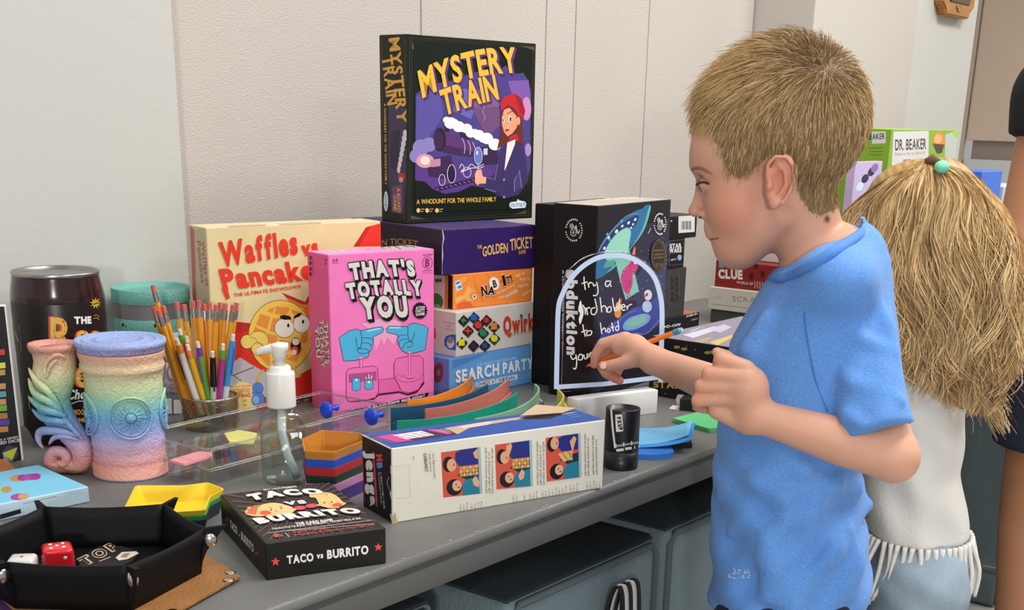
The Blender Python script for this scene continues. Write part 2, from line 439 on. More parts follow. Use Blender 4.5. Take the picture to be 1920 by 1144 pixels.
# ---- search party
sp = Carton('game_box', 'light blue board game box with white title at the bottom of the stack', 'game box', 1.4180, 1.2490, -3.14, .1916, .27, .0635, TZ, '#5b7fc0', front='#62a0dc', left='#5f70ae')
K = crop(790, 640, 7.628); A = sp.f()
A.poly(K([(440, 270), (1000, 140), (440, 400)]), '#4f86cc')
A.text('A 3D SEARCH-AND-FIND GAME', K(795, 355), K(1350, 255), K(793, 320), '#b9d3ee', .01)
A.poly(K([(775, 592), (1370, 470), (1375, 540), (785, 662)]), '#e2e6ec')
A.text('CHAOS AT THE PARK', K(795, 642), K(1345, 537), K(793, 592), '#2c3246', .015)
A.make('front_artwork', sp.root)
A = sp.f(); A.z = .0012
A.text('SEARCH', K(488, 588), K(1105, 470), K(484, 425), '#e9ecef', .045, gap=.1)
A.text('PARTY', K(1157, 460), K(1590, 378), K(1155, 310), '#e9ecef', .045, gap=.1)
A.make('title_lettering', sp.root)
A = sp.l(); A.ell(*K(245, 450), 9.5, 19, '#7b2f2c', .1); A.ell(*K(245, 450), 3, 6, '#5a6ca8', .1)
A.make('side_artwork', sp.root)

# ---- tile game
z1 = TZ + .0635
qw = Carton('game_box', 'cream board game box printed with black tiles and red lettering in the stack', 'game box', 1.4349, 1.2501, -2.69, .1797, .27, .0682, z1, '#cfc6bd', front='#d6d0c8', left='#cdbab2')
K = crop(800, 500, 6.357); A = qw.f()
def tile(cx, cy, col, shape, s=66):
    d = [(cx-s, cy+8), (cx+2, cy-s), (cx+s, cy-8), (cx-2, cy+s)]
    e = [(x+6, y+22) for x, y in d]
    A.poly(K([d[0], d[1], d[2], e[2], e[3], e[0]]), '#4a4844'); A.poly(K(d), '#191a1b')
    r = 42
    if shape == 'o': P = [(cx + r*cos(a), cy + r*sin(a)) for a in [2*pi*i/20 for i in range(20)]]
    elif shape == 'q': P = [(cx-36, cy-38), (cx+38, cy-46), (cx+36, cy+34), (cx-38, cy+42)]
    elif shape == '4': P = star(cx, cy, 48, .4, 4, .2)
    elif shape == '8': P = star(cx, cy, 46, .55, 8, .1)
    else: P = [(cx + (30+14*cos(4*a))*cos(a), cy + (30+14*cos(4*a))*sin(a)) for a in [2*pi*i/32 for i in range(32)]]
    A.poly(K(P), col)
for t in ((438, 640, '#2f8a5c', '4'), (560, 605, '#2a5fc0', 'o'), (710, 637, '#d03030', '8'), (490, 765, '#e03a32', 'c'), (612, 695, '#e23a35', 'o'), (800, 712, '#e08a35', 'q'), (672, 790, '#2f8a5c', 'o'), (415, 905, '#e6d530', 'q'), (555, 940, '#4a2360', '8'), (690, 940, '#2a55a8', '8'), (803, 855, '#e6d93a', 'o')): tile(*t)
A.text('MIX, MATCH, SCORE & WIN', K(1012, 822), K(1330, 775), K(1010, 800), '#a9a29c', .0)
A.make('tile_artwork', qw.root)
A = qw.f(); A.z = .0012
A.text('Qwirk', K(912, 800), K(1268, 745), K(905, 605), '#c8402c', .055, gap=.09)
A.ell(*K(1122, 585), 2.6, 3.2, '#2a55a8')
A.make('title_lettering', qw.root)
A = qw.l()
A.text('2 to 4 players', K(185, 668), K(337, 682), K(185, 650), '#6a5f5c'); A.text('Ages', K(235, 712), K(290, 718), K(235, 694), '#6a5f5c'); A.text('6 and up', K(212, 750), K(312, 762), K(212, 732), '#6a5f5c')
A.poly(K([(356, 812), (356, 1000), (262, 985), (215, 940), (208, 880), (230, 830), (290, 808)]), '#2f5aa8'); A.ell(*K(285, 905), 7, 10.5, '#cfc2bd'); A.ell(*K(283, 878), 6, 6, '#8d817e')
A.poly(K([(90, 730), (105, 745), (112, 855), (90, 860)]), '#cc3a34')
A.make('side_artwork', qw.root)

# ---- nab-it
z2 = z1 + .0682
nb = Carton('game_box', 'bright orange board game box with an open left end in the stack', 'game box', 1.4500, 1.2700, -7.5, .170, .25, .0526, z2, '#d9772f', front='#ee8a3c', left='#1a1210')  # near-black left face paints in the shade inside the open end
K = crop(840, 500, 11.294); A = nb.f()
A.poly(K([(60, 640), (160, 300), (330, 230), (410, 190), (400, 300), (300, 380), (200, 560)]), '#f09a50')
for pts in ([(400, 180), (420, 260), (380, 330), (300, 380)], [(600, 160), (560, 260), (580, 380), (660, 560), (740, 760)], [(820, 140), (860, 220), (900, 260)]): A.curve(K(pts), .7, '#c8702c')
A.poly(K([(180, 800), (340, 740), (470, 760), (540, 850), (190, 900)]), '#d9602f')
A.poly(K([(140, 660), (340, 600), (400, 470), (420, 410), (450, 420), (470, 480), (530, 430), (535, 455), (480, 500), (575, 490), (575, 515), (500, 545), (455, 590), (450, 650), (480, 690), (540, 710), (520, 730), (400, 725), (350, 680), (170, 780)]), '#eeb262')
A.ell(*K(560, 640), 4.2, 5, '#d8d6dc'); A.ell(*K(560, 635), 1.8, 2.3, '#555560')
A.poly(K([(140, 330), (250, 275), (310, 465), (190, 520)]), '#cfe0f2'); A.poly(K([(155, 345), (245, 300), (255, 350), (170, 385)]), '#3f7cc8'); A.poly(K([(195, 420), (270, 390), (295, 440), (215, 475)]), '#3f7cc8')
for s_, a_, b_ in (('talk it!', (1430, 230), (1625, 160)), ('Pick it,', (1525, 300), (1745, 285)), ('Find it,', (1490, 455), (1700, 395)), ('win it!', (1570, 630), (1800, 500))):
    A.text(s_, K(*a_), K(*b_), K(a_[0]-12, a_[1]-62), '#efd6c0', .02)
A.text('The Family Game of', K(1035, 590), K(1410, 400), K(1020, 550), '#f4e6d4', .01)
A.poly(K([(1200, 610), (1450, 475), (1470, 540), (1220, 655)]), '#e6dccf'); A.text('Chitchat!', K(1215, 640), K(1455, 525), K(1205, 600), '#7a6a5a', .02)
A.text('Visual', K(1060, 690), K(1190, 640), K(1050, 650), '#f4e6d4', .01)
A.make('front_artwork', nb.root)
A = nb.f(); A.z = .0012
A.ell(*K(970, 360), 9.5, 12.5, '#efece6', -.2)
for ch, p0, p1, tp in (('N', (715, 620), (825, 590), (690, 420)), ('A', (825, 600), (975, 590), (840, 430)), ('B', (955, 445), (1030, 420), (925, 300)), ('-', (1100, 345), (1135, 335), (1085, 250)), ('I', (1175, 405), (1225, 385), (1130, 195)), ('T', (1245, 375), (1320, 345), (1215, 225)), ('!', (1335, 325), (1360, 315), (1295, 175))):
    A.outlined(ch, K(*p0), K(*p1), K(*tp), '#17110f', '#e8ddd0', .035, .09)
A.make('title_lettering', nb.root)
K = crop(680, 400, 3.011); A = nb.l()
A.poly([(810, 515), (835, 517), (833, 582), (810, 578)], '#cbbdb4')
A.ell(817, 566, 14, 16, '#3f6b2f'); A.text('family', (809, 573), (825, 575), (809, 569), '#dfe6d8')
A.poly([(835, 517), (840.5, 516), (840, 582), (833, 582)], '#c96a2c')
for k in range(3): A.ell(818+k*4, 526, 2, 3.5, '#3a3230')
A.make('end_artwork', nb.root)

# ---- golden ticket
z3 = z2 + .0526
gt = Carton('game_box', 'dark purple board game box with gold lettering and a scuffed white corner', 'game box', 1.4326, 1.2772, -9.5, .1900, .235, .0671, z3, '#2a2140', front='#2f1c5c', left='#2a2233', top='#4a3f72')  # top face lighter purple, reflected light put into the colour
K = crop(680, 400, 3.011); A = gt.f()
A.text('THE', K(647, 202), K(673, 198), K(646, 182), '#d9a24e', .02)
A.text('GOLDEN', K(678, 246), K(820, 222), K(676, 192), '#e0b060', .02, arc=.12)
A.text('TICKET', K(833, 212), K(962, 196), K(831, 148), '#e0b060', .02, arc=.08)
A.text('GAME', K(880, 232), K(921, 226), K(879, 210), '#d2954a', .02)
A.make('title_lettering', gt.root)
A = gt.f()
A.stroke([(828, 431), (832, 446), (829, 462), (829.5, 480), (828.5, 497), (829, 515)], [4, 2, 1.4, 2.4, 1.2, .8], '#d8d0d2')
A.make('corner_scuff', gt.root)
K = crop(700, 380, 9.53); A = gt.l()
A.text('N TICKET', K(150, 775), K(800, 800), K(150, 665), '#a8744a', .02, arc=.3)
A.make('side_lettering', gt.root)

# ---- mystery train
z4 = z3 + .0671
mt_ = Carton('game_box', 'tall dark game box with a train and red beret, standing atop the stack', 'game box', 1.4594, 1.3720, -9.13, .2640, .0668, .2727, z4, '#141c18', front='#131c17', left='#23231f')
K = crop(760, 200, 5.2); K2 = crop(690, 40, 2.86); A = mt_.f()
for i_, cl in ((5, '#4d4427'), (9, '#3c3a22')):
    A.stroke([(763.3+i_, 65+i_), (1009-i_, 81.5+i_*.9), (994.6-i_*.9, 408.9-i_), (762+i_, 420.4-i_)], 1.1, cl, closed=True)
for a_, b_, c_ in (((772, 74), (772, 92), (777, 92)), ((770, 412), (800, 411), (770, 404)), ((986, 401), (965, 402), (986, 394)), ((1002, 88), (975, 86), (1002, 95))): A.poly([a_, b_, c_], '#54492a')
A.poly(K([(100, 20), (100, -120), (180, -190), (320, -230), (500, -260), (640, -330), (760, -350), (900, -350), (980, -400), (1080, -320), (1150, -330), (1200, -250), (1225, -150), (1215, 600), (1190, 720), (1100, 860), (960, 900), (760, 790), (560, 850), (430, 860), (280, 830), (190, 760), (95, 720)]), '#4b3f86')
A.poly(K([(110, -100), (330, -200), (370, 80), (180, 380), (100, 330)]), '#5a4f9c')
A.poly(K([(520, -180), (760, -160), (640, 120), (460, 40)]), '#6a62b4')
A.poly(K([(700, -170), (900, -190), (920, 180), (800, 300), (640, 10)]), '#6f4c78'); A.poly(K([(700, -170), (900, -190), (915, 0), (650, 10)]), '#7a5a88')
A.stroke(K([(740, -90), (770, 20), (750, 40), (780, 110), (760, 140)]), .7, '#c3a6cf')
A.poly(K([(1000, -250), (1200, -260), (1220, -60), (1130, 140), (1050, -60)]), '#7d57a8'); A.ell(*K(1180, 20), 9, 22, '#c88ac0'); A.ell(*K(1195, 420), 6, 12, '#a98ac8')
for c_ in ((150, 400, 80), (230, 370, 70), (110, 480, 70)): A.ell(*K(c_[0], c_[1]), c_[2]/5.2, c_[2]/5.2, '#8a7fbc')
A.poly(K([(95, 600), (250, 560), (700, 560), (900, 620), (860, 720), (700, 800), (430, 860), (280, 830), (95, 730)]), '#5a3a86')
A.poly(K([(280, 790), (680, 690), (690, 730), (320, 830)]), '#33204c')
for i_ in range(9): A.stroke(K([(300+i_*44, 800-i_*11), (325+i_*44, 812-i_*11)]), 1.2, '#9a80b8')
A.poly(K([(95, 720), (190, 730), (250, 790), (300, 820), (380, 850), (520, 830), (640, 770), (760, 790), (860, 840), (930, 890), (1000, 900), (1080, 840), (1150, 790), (1210, 750), (1205, 1000), (95, 1030)]), '#10180f')
A.poly(K([(680, 400), (900, 380), (890, 560), (680, 570)]), '#3a2248'); A.poly(K([(760, 410), (800, 405), (800, 470), (762, 470)]), '#c8d0f0')
A.poly(K([(340, 220), (560, 300), (670, 360), (680, 480), (560, 470), (390, 440), (330, 420)]), '#5c3470'); A.poly(K([(340, 360), (670, 440), (680, 490), (560, 480), (390, 450), (330, 420)]), '#43264f')
A.ell(*K(335, 320), 11.5, 22, '#2a1834'); A.ell(*K(322, 325), 9, 18, '#3c2348')
A.poly(K([(385, 240), (378, 160), (420, 155), (428, 245)]), '#2e1a3a'); A.poly(K([(525, 250), (560, 235), (625, 255), (620, 330), (540, 300)]), '#331d40')
for x_ in (572, 627, 672): A.curve(K([(x_-20, 305+(x_-572)*.4), (x_+6, 380+(x_-572)*.3), (x_, 460+(x_-572)*.1)]), .9, '#e8d8ec')
A.poly(K([(200, 520), (440, 470), (480, 640), (400, 700), (230, 680)]), '#3d2450')
A.ell(*K(190, 530), 17, 13, '#d89aa8'); A.ell(*K(190, 525), 9, 8, '#f7dccb'); A.poly(K([(240, 520), (340, 505), (340, 580), (250, 590)]), '#c08aa0')
for c_ in ((448, 655, 40, 90), (355, 715, 30, 55), (600, 640, 38, 50)): A.stroke([(K(c_[0]+c_[2]*cos(a), c_[1]+c_[3]*sin(a))) for a in [2*pi*i/24 for i in range(24)]], .9, '#efe6f2', closed=True)
A.ell(*K(448, 655), 6.5, 15, '#2a1838')
for p_ in ([(525, 600), (545, 560), (570, 600), (540, 630), (600, 610), (640, 560), (690, 590), (760, 560)], [(540, 640), (640, 600), (720, 600), (765, 580)]): A.curve(K(p_), 1.1, '#efe6f2')
for i_ in range(13):
    t_ = i_/12; x_ = 400 + t_*470; y_ = 130 + t_*230 + 14*sin(i_*2.3)
    A.ell(*K(x_, y_), (7+5*sin(i_*1.7)**2), (6+5*sin(i_*1.7)**2), '#e9e7ee' if i_ % 2 else '#f6f4f6')
# detective
A.poly(K([(930, 40), (960, -20), (1060, -10), (1130, 60), (1150, 380), (1060, 330), (1000, 340), (890, 420), (925, 260)]), '#6b2a24')
A.poly(K([(960, 30), (1010, 10), (1080, 90), (1085, 200), (1040, 260), (995, 290), (960, 250), (938, 170), (940, 90)]), '#e3a07c')
A.ell(*K(1098, 140), 3.6, 8, '#e3a07c')
A.ell(*K(1020, 120), 3.2, 6, '#f6eee6'); A.ell(*K(1022, 122), 1.8, 4.6, '#2a1a18'); A.ell(*K(952, 130), 1.7, 4.5, '#f6eee6'); A.ell(*K(951, 132), 1, 3.2, '#2a1a18')
A.stroke(K([(990, 70), (1015, 55), (1040, 45)]), 1.3, '#40201c'); A.stroke(K([(938, 75), (955, 80)]), 1.2, '#40201c')
A.ell(*K(988, 230), 4.2, 2.2, '#a83838', -.2)
A.poly(K([(930, 40), (920, -20), (960, -100), (1060, -130), (1130, -80), (1165, 40), (1150, 105), (1100, 90), (1060, 20), (1000, -20)]), '#c3242e'); A.poly(K([(1060, -130), (1130, -80), (1165, 40), (1150, 105), (1120, 60)]), '#9c1a28')
A.poly(K([(1005, 300), (1080, 260), (1110, 330), (1010, 340)]), '#b8283a')
A.poly(K([(990, 350), (1070, 320), (1050, 480), (970, 640), (960, 600)]), '#efe6e0')
A.poly(K([(910, 450), (990, 350), (960, 640), (1075, 340), (1160, 400), (1195, 720), (1100, 860), (960, 900), (880, 830), (770, 790), (780, 700), (880, 650), (890, 540)]), '#3d2f63')
A.poly(K([(1060, 720), (1110, 620), (1130, 790), (1070, 830)]), '#4a3a78'); A.stroke(K([(1060, 830), (1060, 720), (1108, 620), (1130, 790)]), .7, '#b9a6d0')
A.stroke(K([(770, 800), (880, 830)]), .8, '#b9a6d0'); A.stroke(K([(895, 560), (870, 710), (790, 690)]), .7, '#a796c4')
for y_ in (712, 880): A.ell(*K(958, y_), 1.8, 2.6, '#9a8cc0')
A.ell(*K(706, 480), 8.3, 17, '#a9b9dc'); A.ell(*K(706, 480), 7, 15, '#6f78bc'); A.ell(*K(695, 450), 1.6, 4, '#dfe8f8'); A.stroke(K([(706, 565), (704, 640)]), 1.6, '#c9c4d8')
A.poly(K([(672, 660), (690, 620), (735, 610), (750, 680), (785, 690), (780, 750), (720, 750), (700, 770), (675, 740)]), '#eeb08e')
A.text('A WHODUNIT FOR THE WHOLE FAMILY', K(105, 950), K(880, 922), K(105, 905), '#e3b84e', .02)
for x_ in (122, 208, 303): A.ell(*K(x_, 1012), 3.4, 4.4, '#e3c478'); A.stroke(K([(x_+22, 1000), (x_+62, 998)]), 1.4, '#c9a04a'); A.stroke(K([(x_+22, 1022), (x_+50, 1020)]), 1.4, '#c9a04a')
A.poly(K([(1025, 930), (1080, 925), (1090, 900), (1110, 915), (1160, 925), (1175, 945), (1165, 985), (1040, 995), (1010, 975), (1010, 945)]), '#dbe6f4'); A.text('OUTSET', K(1020, 978), K(1165, 972), K(1020, 945), '#3a4a70', .01)
A.make('front_artwork', mt_.root)
A = mt_.f(); A.z = .0012
A = mt_.f(); A.z = .0012
for tx, p0, p1, tp, arc in (('MYSTERY', (288, 408), (800, 272), (262, 272), .28), ('TRAIN', (405, 503), (700, 412), (378, 375), .06)):
    A.text(tx, K2(p0[0]+12, p0[1]+8), K2(p1[0]+12, p1[1]+8), K2(tp[0]+12, tp[1]+8), '#5b2f74', .045, arc=arc)
    A.text(tx, K2(*p0), K2(*p1), K2(*tp), '#e6b83c', .035, arc=arc)
A.make('title_lettering', mt_.root)
A = mt_.l()
A.stroke([(716, 70), (759, 71), (758, 412), (717, 408)], 1, '#4a4427', closed=True)
A.poly(K2([(110, 440), (205, 470), (205, 860), (190, 1030), (128, 1022), (108, 840)]), '#3d3054')
for i_ in range(8): A.ell(*K2(200-i_*5, 600+i_*28), 4.5-i_*.2, 6.5, '#d9d4de')
A.poly(K2([(125, 600), (170, 580), (165, 700), (150, 800), (120, 780)]), '#2a2038'); A.ell(*K2(180, 832), 6.5, 7, '#b8303a'); A.ell(*K2(178, 850), 4, 5, '#d99a78')
A.poly(K2([(130, 890), (186, 872), (184, 1034), (128, 1022)]), '#6a4468')
A.text('A WHODUNIT FOR THE WHOLE FAMILY', K2(86, 440), K2(92, 876), K2(97, 440), '#d9b24a', .015)
A.text('A BOARD', K2(156, 893), K2(158, 1020), K2(174, 895), '#e0a05a', .02); A.text('GAME', K2(138, 930), K2(138, 1015), K2(153, 932), '#e0a05a', .02)
A.ell(*K2(97, 965), 4.2, 19, '#cfdcec'); A.text('OUTSET', K2(91, 925), K2(91, 1008), K2(102, 925), '#3a4a70', .01)
A.text('MYSTERY', K2(113, 92), K2(160, 545), K2(168, 84), '#dca647', .03); A.text('TRAIN', K2(76, 190), K2(106, 452), K2(130, 178), '#dca647', .03)
A.make('spine_artwork', mt_.root)

# ---- waffles vs pancakes
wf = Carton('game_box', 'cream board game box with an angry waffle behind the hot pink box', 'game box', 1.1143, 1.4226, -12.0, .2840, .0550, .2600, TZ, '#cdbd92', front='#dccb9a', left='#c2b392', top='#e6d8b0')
K = crop(340, 380, 3.365); K2 = crop(400, 540, 4.765); A = wf.f()
A.poly(K([(1165, 155), (1270, 130), (1270, 275), (1085, 278)]), '#e2352a'); A.poly(K([(1165, 155), (1195, 150), (1120, 278), (1085, 278)]), '#c02720')
A.poly(K2([(195, 300), (330, 315), (400, 500), (480, 740), (560, 900), (900, 700), (1500, 500), (1500, 1110), (150, 1140), (60, 700), (120, 400)]), '#d9301f')
A.poly(K2([(195, 300), (335, 320), (300, 395), (180, 405)]), '#b62820')
A.poly(K2([(240, 620), (330, 680), (480, 760), (560, 900), (560, 980), (150, 960), (120, 700)]), '#b9b4b8'); A.stroke(K2([(180, 780), (360, 710)]), 1.8, '#55505a'); A.stroke(K2([(160, 770), (250, 830)]), 1.4, '#55505a')
A.poly(K2([(610, 40), (820, 125), (860, 50), (1100, 100), (1000, 330), (840, 155), (680, 120)]), '#a8342a'); A.poly(K2([(640, 80), (825, 160), (880, 90), (1000, 200), (870, 330), (800, 180), (690, 130)]), '#e07a2a')
A.ell(*K2(600, 430), 61, 68, '#4a3420'); A.ell(*K2(600, 430), 60, 67, '#efc653')
for q in ([(480, 200), (550, 165), (530, 225), (495, 215)], [(560, 165), (680, 175), (670, 220), (640, 240), (545, 235)], [(420, 230), (510, 260), (480, 370), (380, 330)], [(530, 270), (600, 270), (560, 340), (560, 400), (500, 385)], [(370, 345), (470, 390), (465, 440), (350, 400)], [(480, 405), (570, 430), (560, 520), (480, 480)], [(590, 460), (680, 480), (690, 560), (590, 560)], [(690, 190), (790, 220), (740, 240), (710, 230)], [(780, 420), (850, 380), (840, 480), (780, 500)], [(700, 600), (800, 520), (800, 560), (740, 660), (650, 640)], [(400, 600), (500, 580), (510, 700), (470, 680)], [(520, 650), (620, 650), (600, 720), (540, 715)], [(580, 580), (680, 600), (640, 640), (570, 630)]):
    A.poly(K2(q), '#e39240')
for cx_, cy_, rx, ry in ((635, 358, 18.3, 17.8), (788, 320, 15, 16.8)): A.ell(*K2(cx_, cy_), rx+.9, ry+.9, '#3a2c1c'); A.ell(*K2(cx_, cy_), rx, ry, '#e8e4d6')
A.ell(*K2(668, 335), 2.2, 3.7, '#14100e'); A.ell(*K2(800, 302), 2.2, 3.6, '#14100e')
A.poly(K2([(592, 250), (630, 240), (680, 250), (700, 280), (640, 285), (600, 275)]), '#14100e'); A.poly(K2([(715, 275), (720, 250), (760, 225), (792, 222), (770, 255)]), '#14100e')
A.ell(*K2(735, 520), 10, 16.5, '#3a1512'); A.ell(*K2(735, 480), 7, 6.5, '#e8e4d6'); A.ell(*K2(725, 560), 7, 8, '#d9503a'); A.ell(*K2(720, 575), 5, 5, '#ecd8c8')
A.ell(*K2(400, 470), 19.5, 18, '#4a3a20'); A.ell(*K2(300, 480), 13, 13.5, '#4a3a20'); A.ell(*K2(300, 480), 12.2, 12.7, '#ecd06a'); A.ell(*K2(400, 470), 18.7, 17.2, '#ecd06a'); A.ell(*K2(395, 545), 12, 12.5, '#4a3a20'); A.ell(*K2(395, 545), 11.2, 11.7, '#ecd06a')
A.curve(K2([(320, 440), (370, 450), (400, 490), (450, 520)]), .8, '#4a3a20')
A.curve(K2([(690, 700), (770, 780), (700, 790)]), 5, '#e6bb55'); A.curve(K2([(450, 730), (390, 800), (405, 850)]), 4.2, '#d9a850')
A.ell(*K2(260, 1000), 30, 34, '#e6d28c')
A.text('Grab Your Spatulas', K2(120, 892), K2(345, 880), K2(120, 872), '#d8603a', .01); A.text('and pancakes', K2(120, 920), K2(325, 908), K2(120, 900), '#d8603a', .01); A.text('AND GET TO', K2(130, 950), K2(325, 935), K2(130, 928), '#d23c28', .03); A.text('FLIPPING', K2(130, 985), K2(330, 972), K2(130, 955), '#d23c28', .04)
for cx_, cy_, rx, ry in ((395, 900, 9.5, 11), (400, 1000, 12, 13)): A.ell(*K2(cx_, cy_), rx+.8, ry+.8, '#27365c'); A.ell(*K2(cx_, cy_), rx, ry, '#5582cc')
A.ell(*K2(378, 1000), 6.5, 7.5, '#8fb0e0'); A.curve(K2([(345, 930), (370, 950), (400, 955)]), 4.5, '#5582cc'); A.stroke(K2([(370, 915), (395, 922)]), .9, '#27365c')
for c_ in ((205, 1045), (280, 1005), (280, 1045)): A.ell(*K2(*c_), 3.8, 2.2, '#c9a83a', -.2)
A.poly(K2([(690, 1000), (890, 950), (890, 1060), (690, 1110)]), '#4a1c18'); A.text('2+', K2(725, 1030), K2(765, 1022), K2(725, 1010), '#c9a89a', .02); A.text('20', K2(810, 1012), K2(850, 1004), K2(810, 992), '#c9a89a', .02)
A.text('THE ULTIMATE SHOWDOWN', K(330, 594), K(752, 538), K(328, 573), '#d8482c', .03)
A.make('front_artwork', wf.root)
A = wf.f(); A.z = .0012
A.text('Waffles', K(250, 402), K(735, 315), K(232, 255), '#dd3a22', .045); A.text('vs', K(760, 335), K(862, 315), K(752, 245), '#dd3a22', .05)
A.text('Pancakes', K(262, 545), K(900, 468), K(232, 425), '#dd3a22', .05, gap=.05)
A.poly(K([(250, 535), (285, 530), (305, 600), (282, 612)]), '#dd3a22')
A.make('title_lettering', wf.root)
K = crop(340, 400, 11.44); A = wf.l()
A.poly(K([(185, 215), (290, 370), (275, 400), (300, 1100), (330, 2200), (700, 3300), (720, 4300), (360, 4300), (250, 1800)]), '#c05a58')
A.poly(K([(190, 205), (490, 300), (290, 372)]), '#cbbd98')
A.text('Waffles vs', K(420, 610), K(520, 1560), K(500, 600), '#b9584e', .02); A.text('Pancakes', K(330, 600), K(430, 1500), K(410, 590), '#b9584e', .02)
A.make('side_artwork', wf.root)
A = wf.t(); A.poly([(430, 423), (500, 420), (503, 424), (440, 428)], '#d9b48c'); A.poly([(520, 419), (600, 416), (604, 419), (525, 422)], '#cdbf98')
A.make('top_artwork', wf.root)

# ---- that's totally you
pk = Carton('game_box', 'hot pink board game box with two blue pointing hands', 'game box', 1.2358, 1.3133, -12.44, .1809, .0582, .2251, TZ, '#e86fb2', front='#ef7cbd', left='#e2609c', top='#ff9bcd')  # left face darker and top lighter pink, shading put into the colour
K = crop(575, 450, 6.728); K2 = crop(575, 600, 6.356); A = pk.f()
for p_ in ([(330, 300), (350, 320)], [(300, 740), (390, 780)], [(430, 890), (490, 930)], [(1580, 740), (1500, 790)], [(820, 150), (830, 180)], [(460, 480), (500, 500)]): A.stroke(K(p_), .8, '#f7a6d2')
A.poly(K([(700, 1060), (860, 1000), (900, 1010), (960, 960), (1000, 1000), (1080, 1000), (1200, 1040), (1180, 1100), (1000, 1140), (800, 1140)]), '#f0a9cf')
A.poly(K2([(690, 60), (1120, 20), (1040, 300), (960, 210), (920, 310), (890, 220), (820, 370), (800, 200)]), '#f3a3cd')
def shape(pts, fill, w=1.1, edge='#1b2340', k=5):
    P = spline(K2(pts), k, True)[:-1]; A.poly([tuple(p) for p in P], fill); A.stroke([tuple(p) for p in P], w, edge, closed=True)
def flat(pts, fill, w=1.1, edge='#1b2340'):
    A.poly(K2(pts), fill); A.stroke(K2(pts), w, edge, closed=True)
flat([(385, 215), (500, 130), (600, 108), (640, 130), (780, 95), (900, 82), (920, 110), (900, 150), (790, 205), (792, 260), (775, 340), (745, 390), (735, 440), (640, 470), (560, 485), (440, 490), (410, 340)], '#4fb3dc')
A.curve(K2([(640, 130), (655, 220), (640, 330), (600, 310), (585, 205)]), 1.1, '#1b2340'); A.curve(K2([(655, 215), (740, 215), (790, 240)]), 1, '#1b2340'); A.curve(K2([(655, 275), (730, 275), (775, 310)]), 1, '#1b2340'); A.curve(K2([(600, 345), (700, 345), (740, 380), (690, 400), (620, 390), (600, 345)]), 1, '#1b2340'); A.stroke(K2([(720, 135), (880, 100)]), 2.4, '#b9e2f2')
flat([(1448, 95), (1380, 60), (1280, 35), (1220, 55), (1200, 78), (980, 75), (945, 105), (960, 150), (1090, 180), (1080, 250), (1100, 310), (1140, 370), (1190, 395), (1280, 395), (1410, 360)], '#4fb3dc')
A.curve(K2([(1205, 75), (1205, 180), (1225, 255), (1265, 220), (1285, 150)]), 1.1, '#1b2340'); A.curve(K2([(1195, 180), (1120, 180), (1085, 220)]), 1, '#1b2340'); A.curve(K2([(1200, 225), (1120, 240), (1100, 290)]), 1, '#1b2340'); A.curve(K2([(1140, 340), (1180, 275), (1260, 262), (1250, 310), (1190, 330)]), 1, '#1b2340'); A.stroke(K2([(985, 92), (1120, 92)]), 2.4, '#b9e2f2')
# the plastic sliders drawn on the box
A.poly(K2([(800, 930), (860, 880), (1100, 850), (1200, 880), (1300, 850), (1400, 730), (1400, 760), (1310, 870), (1200, 900), (1100, 870), (860, 900), (800, 950), (600, 975), (480, 975)]), '#4a0f2c')
flat([(850, 715), (1040, 690), (1100, 780), (1100, 850), (860, 880)], '#e666ac', 1, '#7a2456')
flat([(470, 640), (485, 590), (560, 570), (800, 548), (845, 580), (850, 690), (855, 850), (820, 925), (720, 950), (600, 965), (500, 970), (470, 930)], '#ee74b8', 1.2, '#7a2456'); A.poly(K2([(500, 645), (830, 612), (830, 720), (500, 750)]), '#b0528a')
flat([(1040, 520), (1070, 460), (1200, 435), (1340, 425), (1385, 460), (1392, 720), (1330, 830), (1220, 870), (1130, 850), (1090, 760), (1040, 680)], '#ee74b8', 1.2, '#7a2456'); A.curve(K2([(1050, 660), (1120, 730), (1220, 740), (1330, 710), (1390, 640)]), 1, '#a03a78'); A.curve(K2([(1070, 640), (1120, 670), (1170, 660)]), .8, '#a03a78')
A.ell(*K2(1228, 672), 9.5, 5, '#a03a78'); A.ell(*K2(1228, 662), 9.5, 5, '#ee7ab8'); flat([(1212, 400), (1236, 400), (1236, 655), (1212, 655)], '#f08cc4', .8, '#a03a78'); flat([(1195, 400), (1205, 370), (1240, 365), (1255, 400)], '#f08cc4', .8, '#a03a78')
flat([(632, 470), (660, 470), (660, 565), (635, 568)], '#f08cc4', .8, '#a03a78'); flat([(612, 470), (622, 435), (665, 430), (680, 462)], '#f08cc4', .8, '#a03a78')
for x0_, y0_, y1_ in ((540, 700, 840), (690, 725, 825)): flat([(x0_, y0_), (x0_+50, y0_-12), (x0_+98, y0_), (x0_+98, y1_-8), (x0_+50, y1_+4), (x0_, y1_-5)], '#4fb3dc', 1, '#1b4a70'); A.ell(*K2(x0_+50, y0_+15), 2.4, 2, '#e9f4f8')
for a_ in ((700, 680, 712, 705), (738, 645, 740, 705), (775, 660, 762, 705)): A.stroke(K2([a_[:2], a_[2:]]), 1.8, '#f6d9ea')
A.poly(K2([(500, 1085), (990, 975), (1455, 862), (1440, 905), (990, 1035), (720, 1100)]), '#1a0f14'); A.text('How well do you know each other?', K2(520, 1110), K2(1405, 915), K2(518, 1070), '#efe9ec', .025)
A.text('2-8', K(325, 272), K(388, 266), K(325, 240), '#8a2a64', .03); A.stroke(K([(322, 292), (395, 285)]), .8, '#8a2a64')
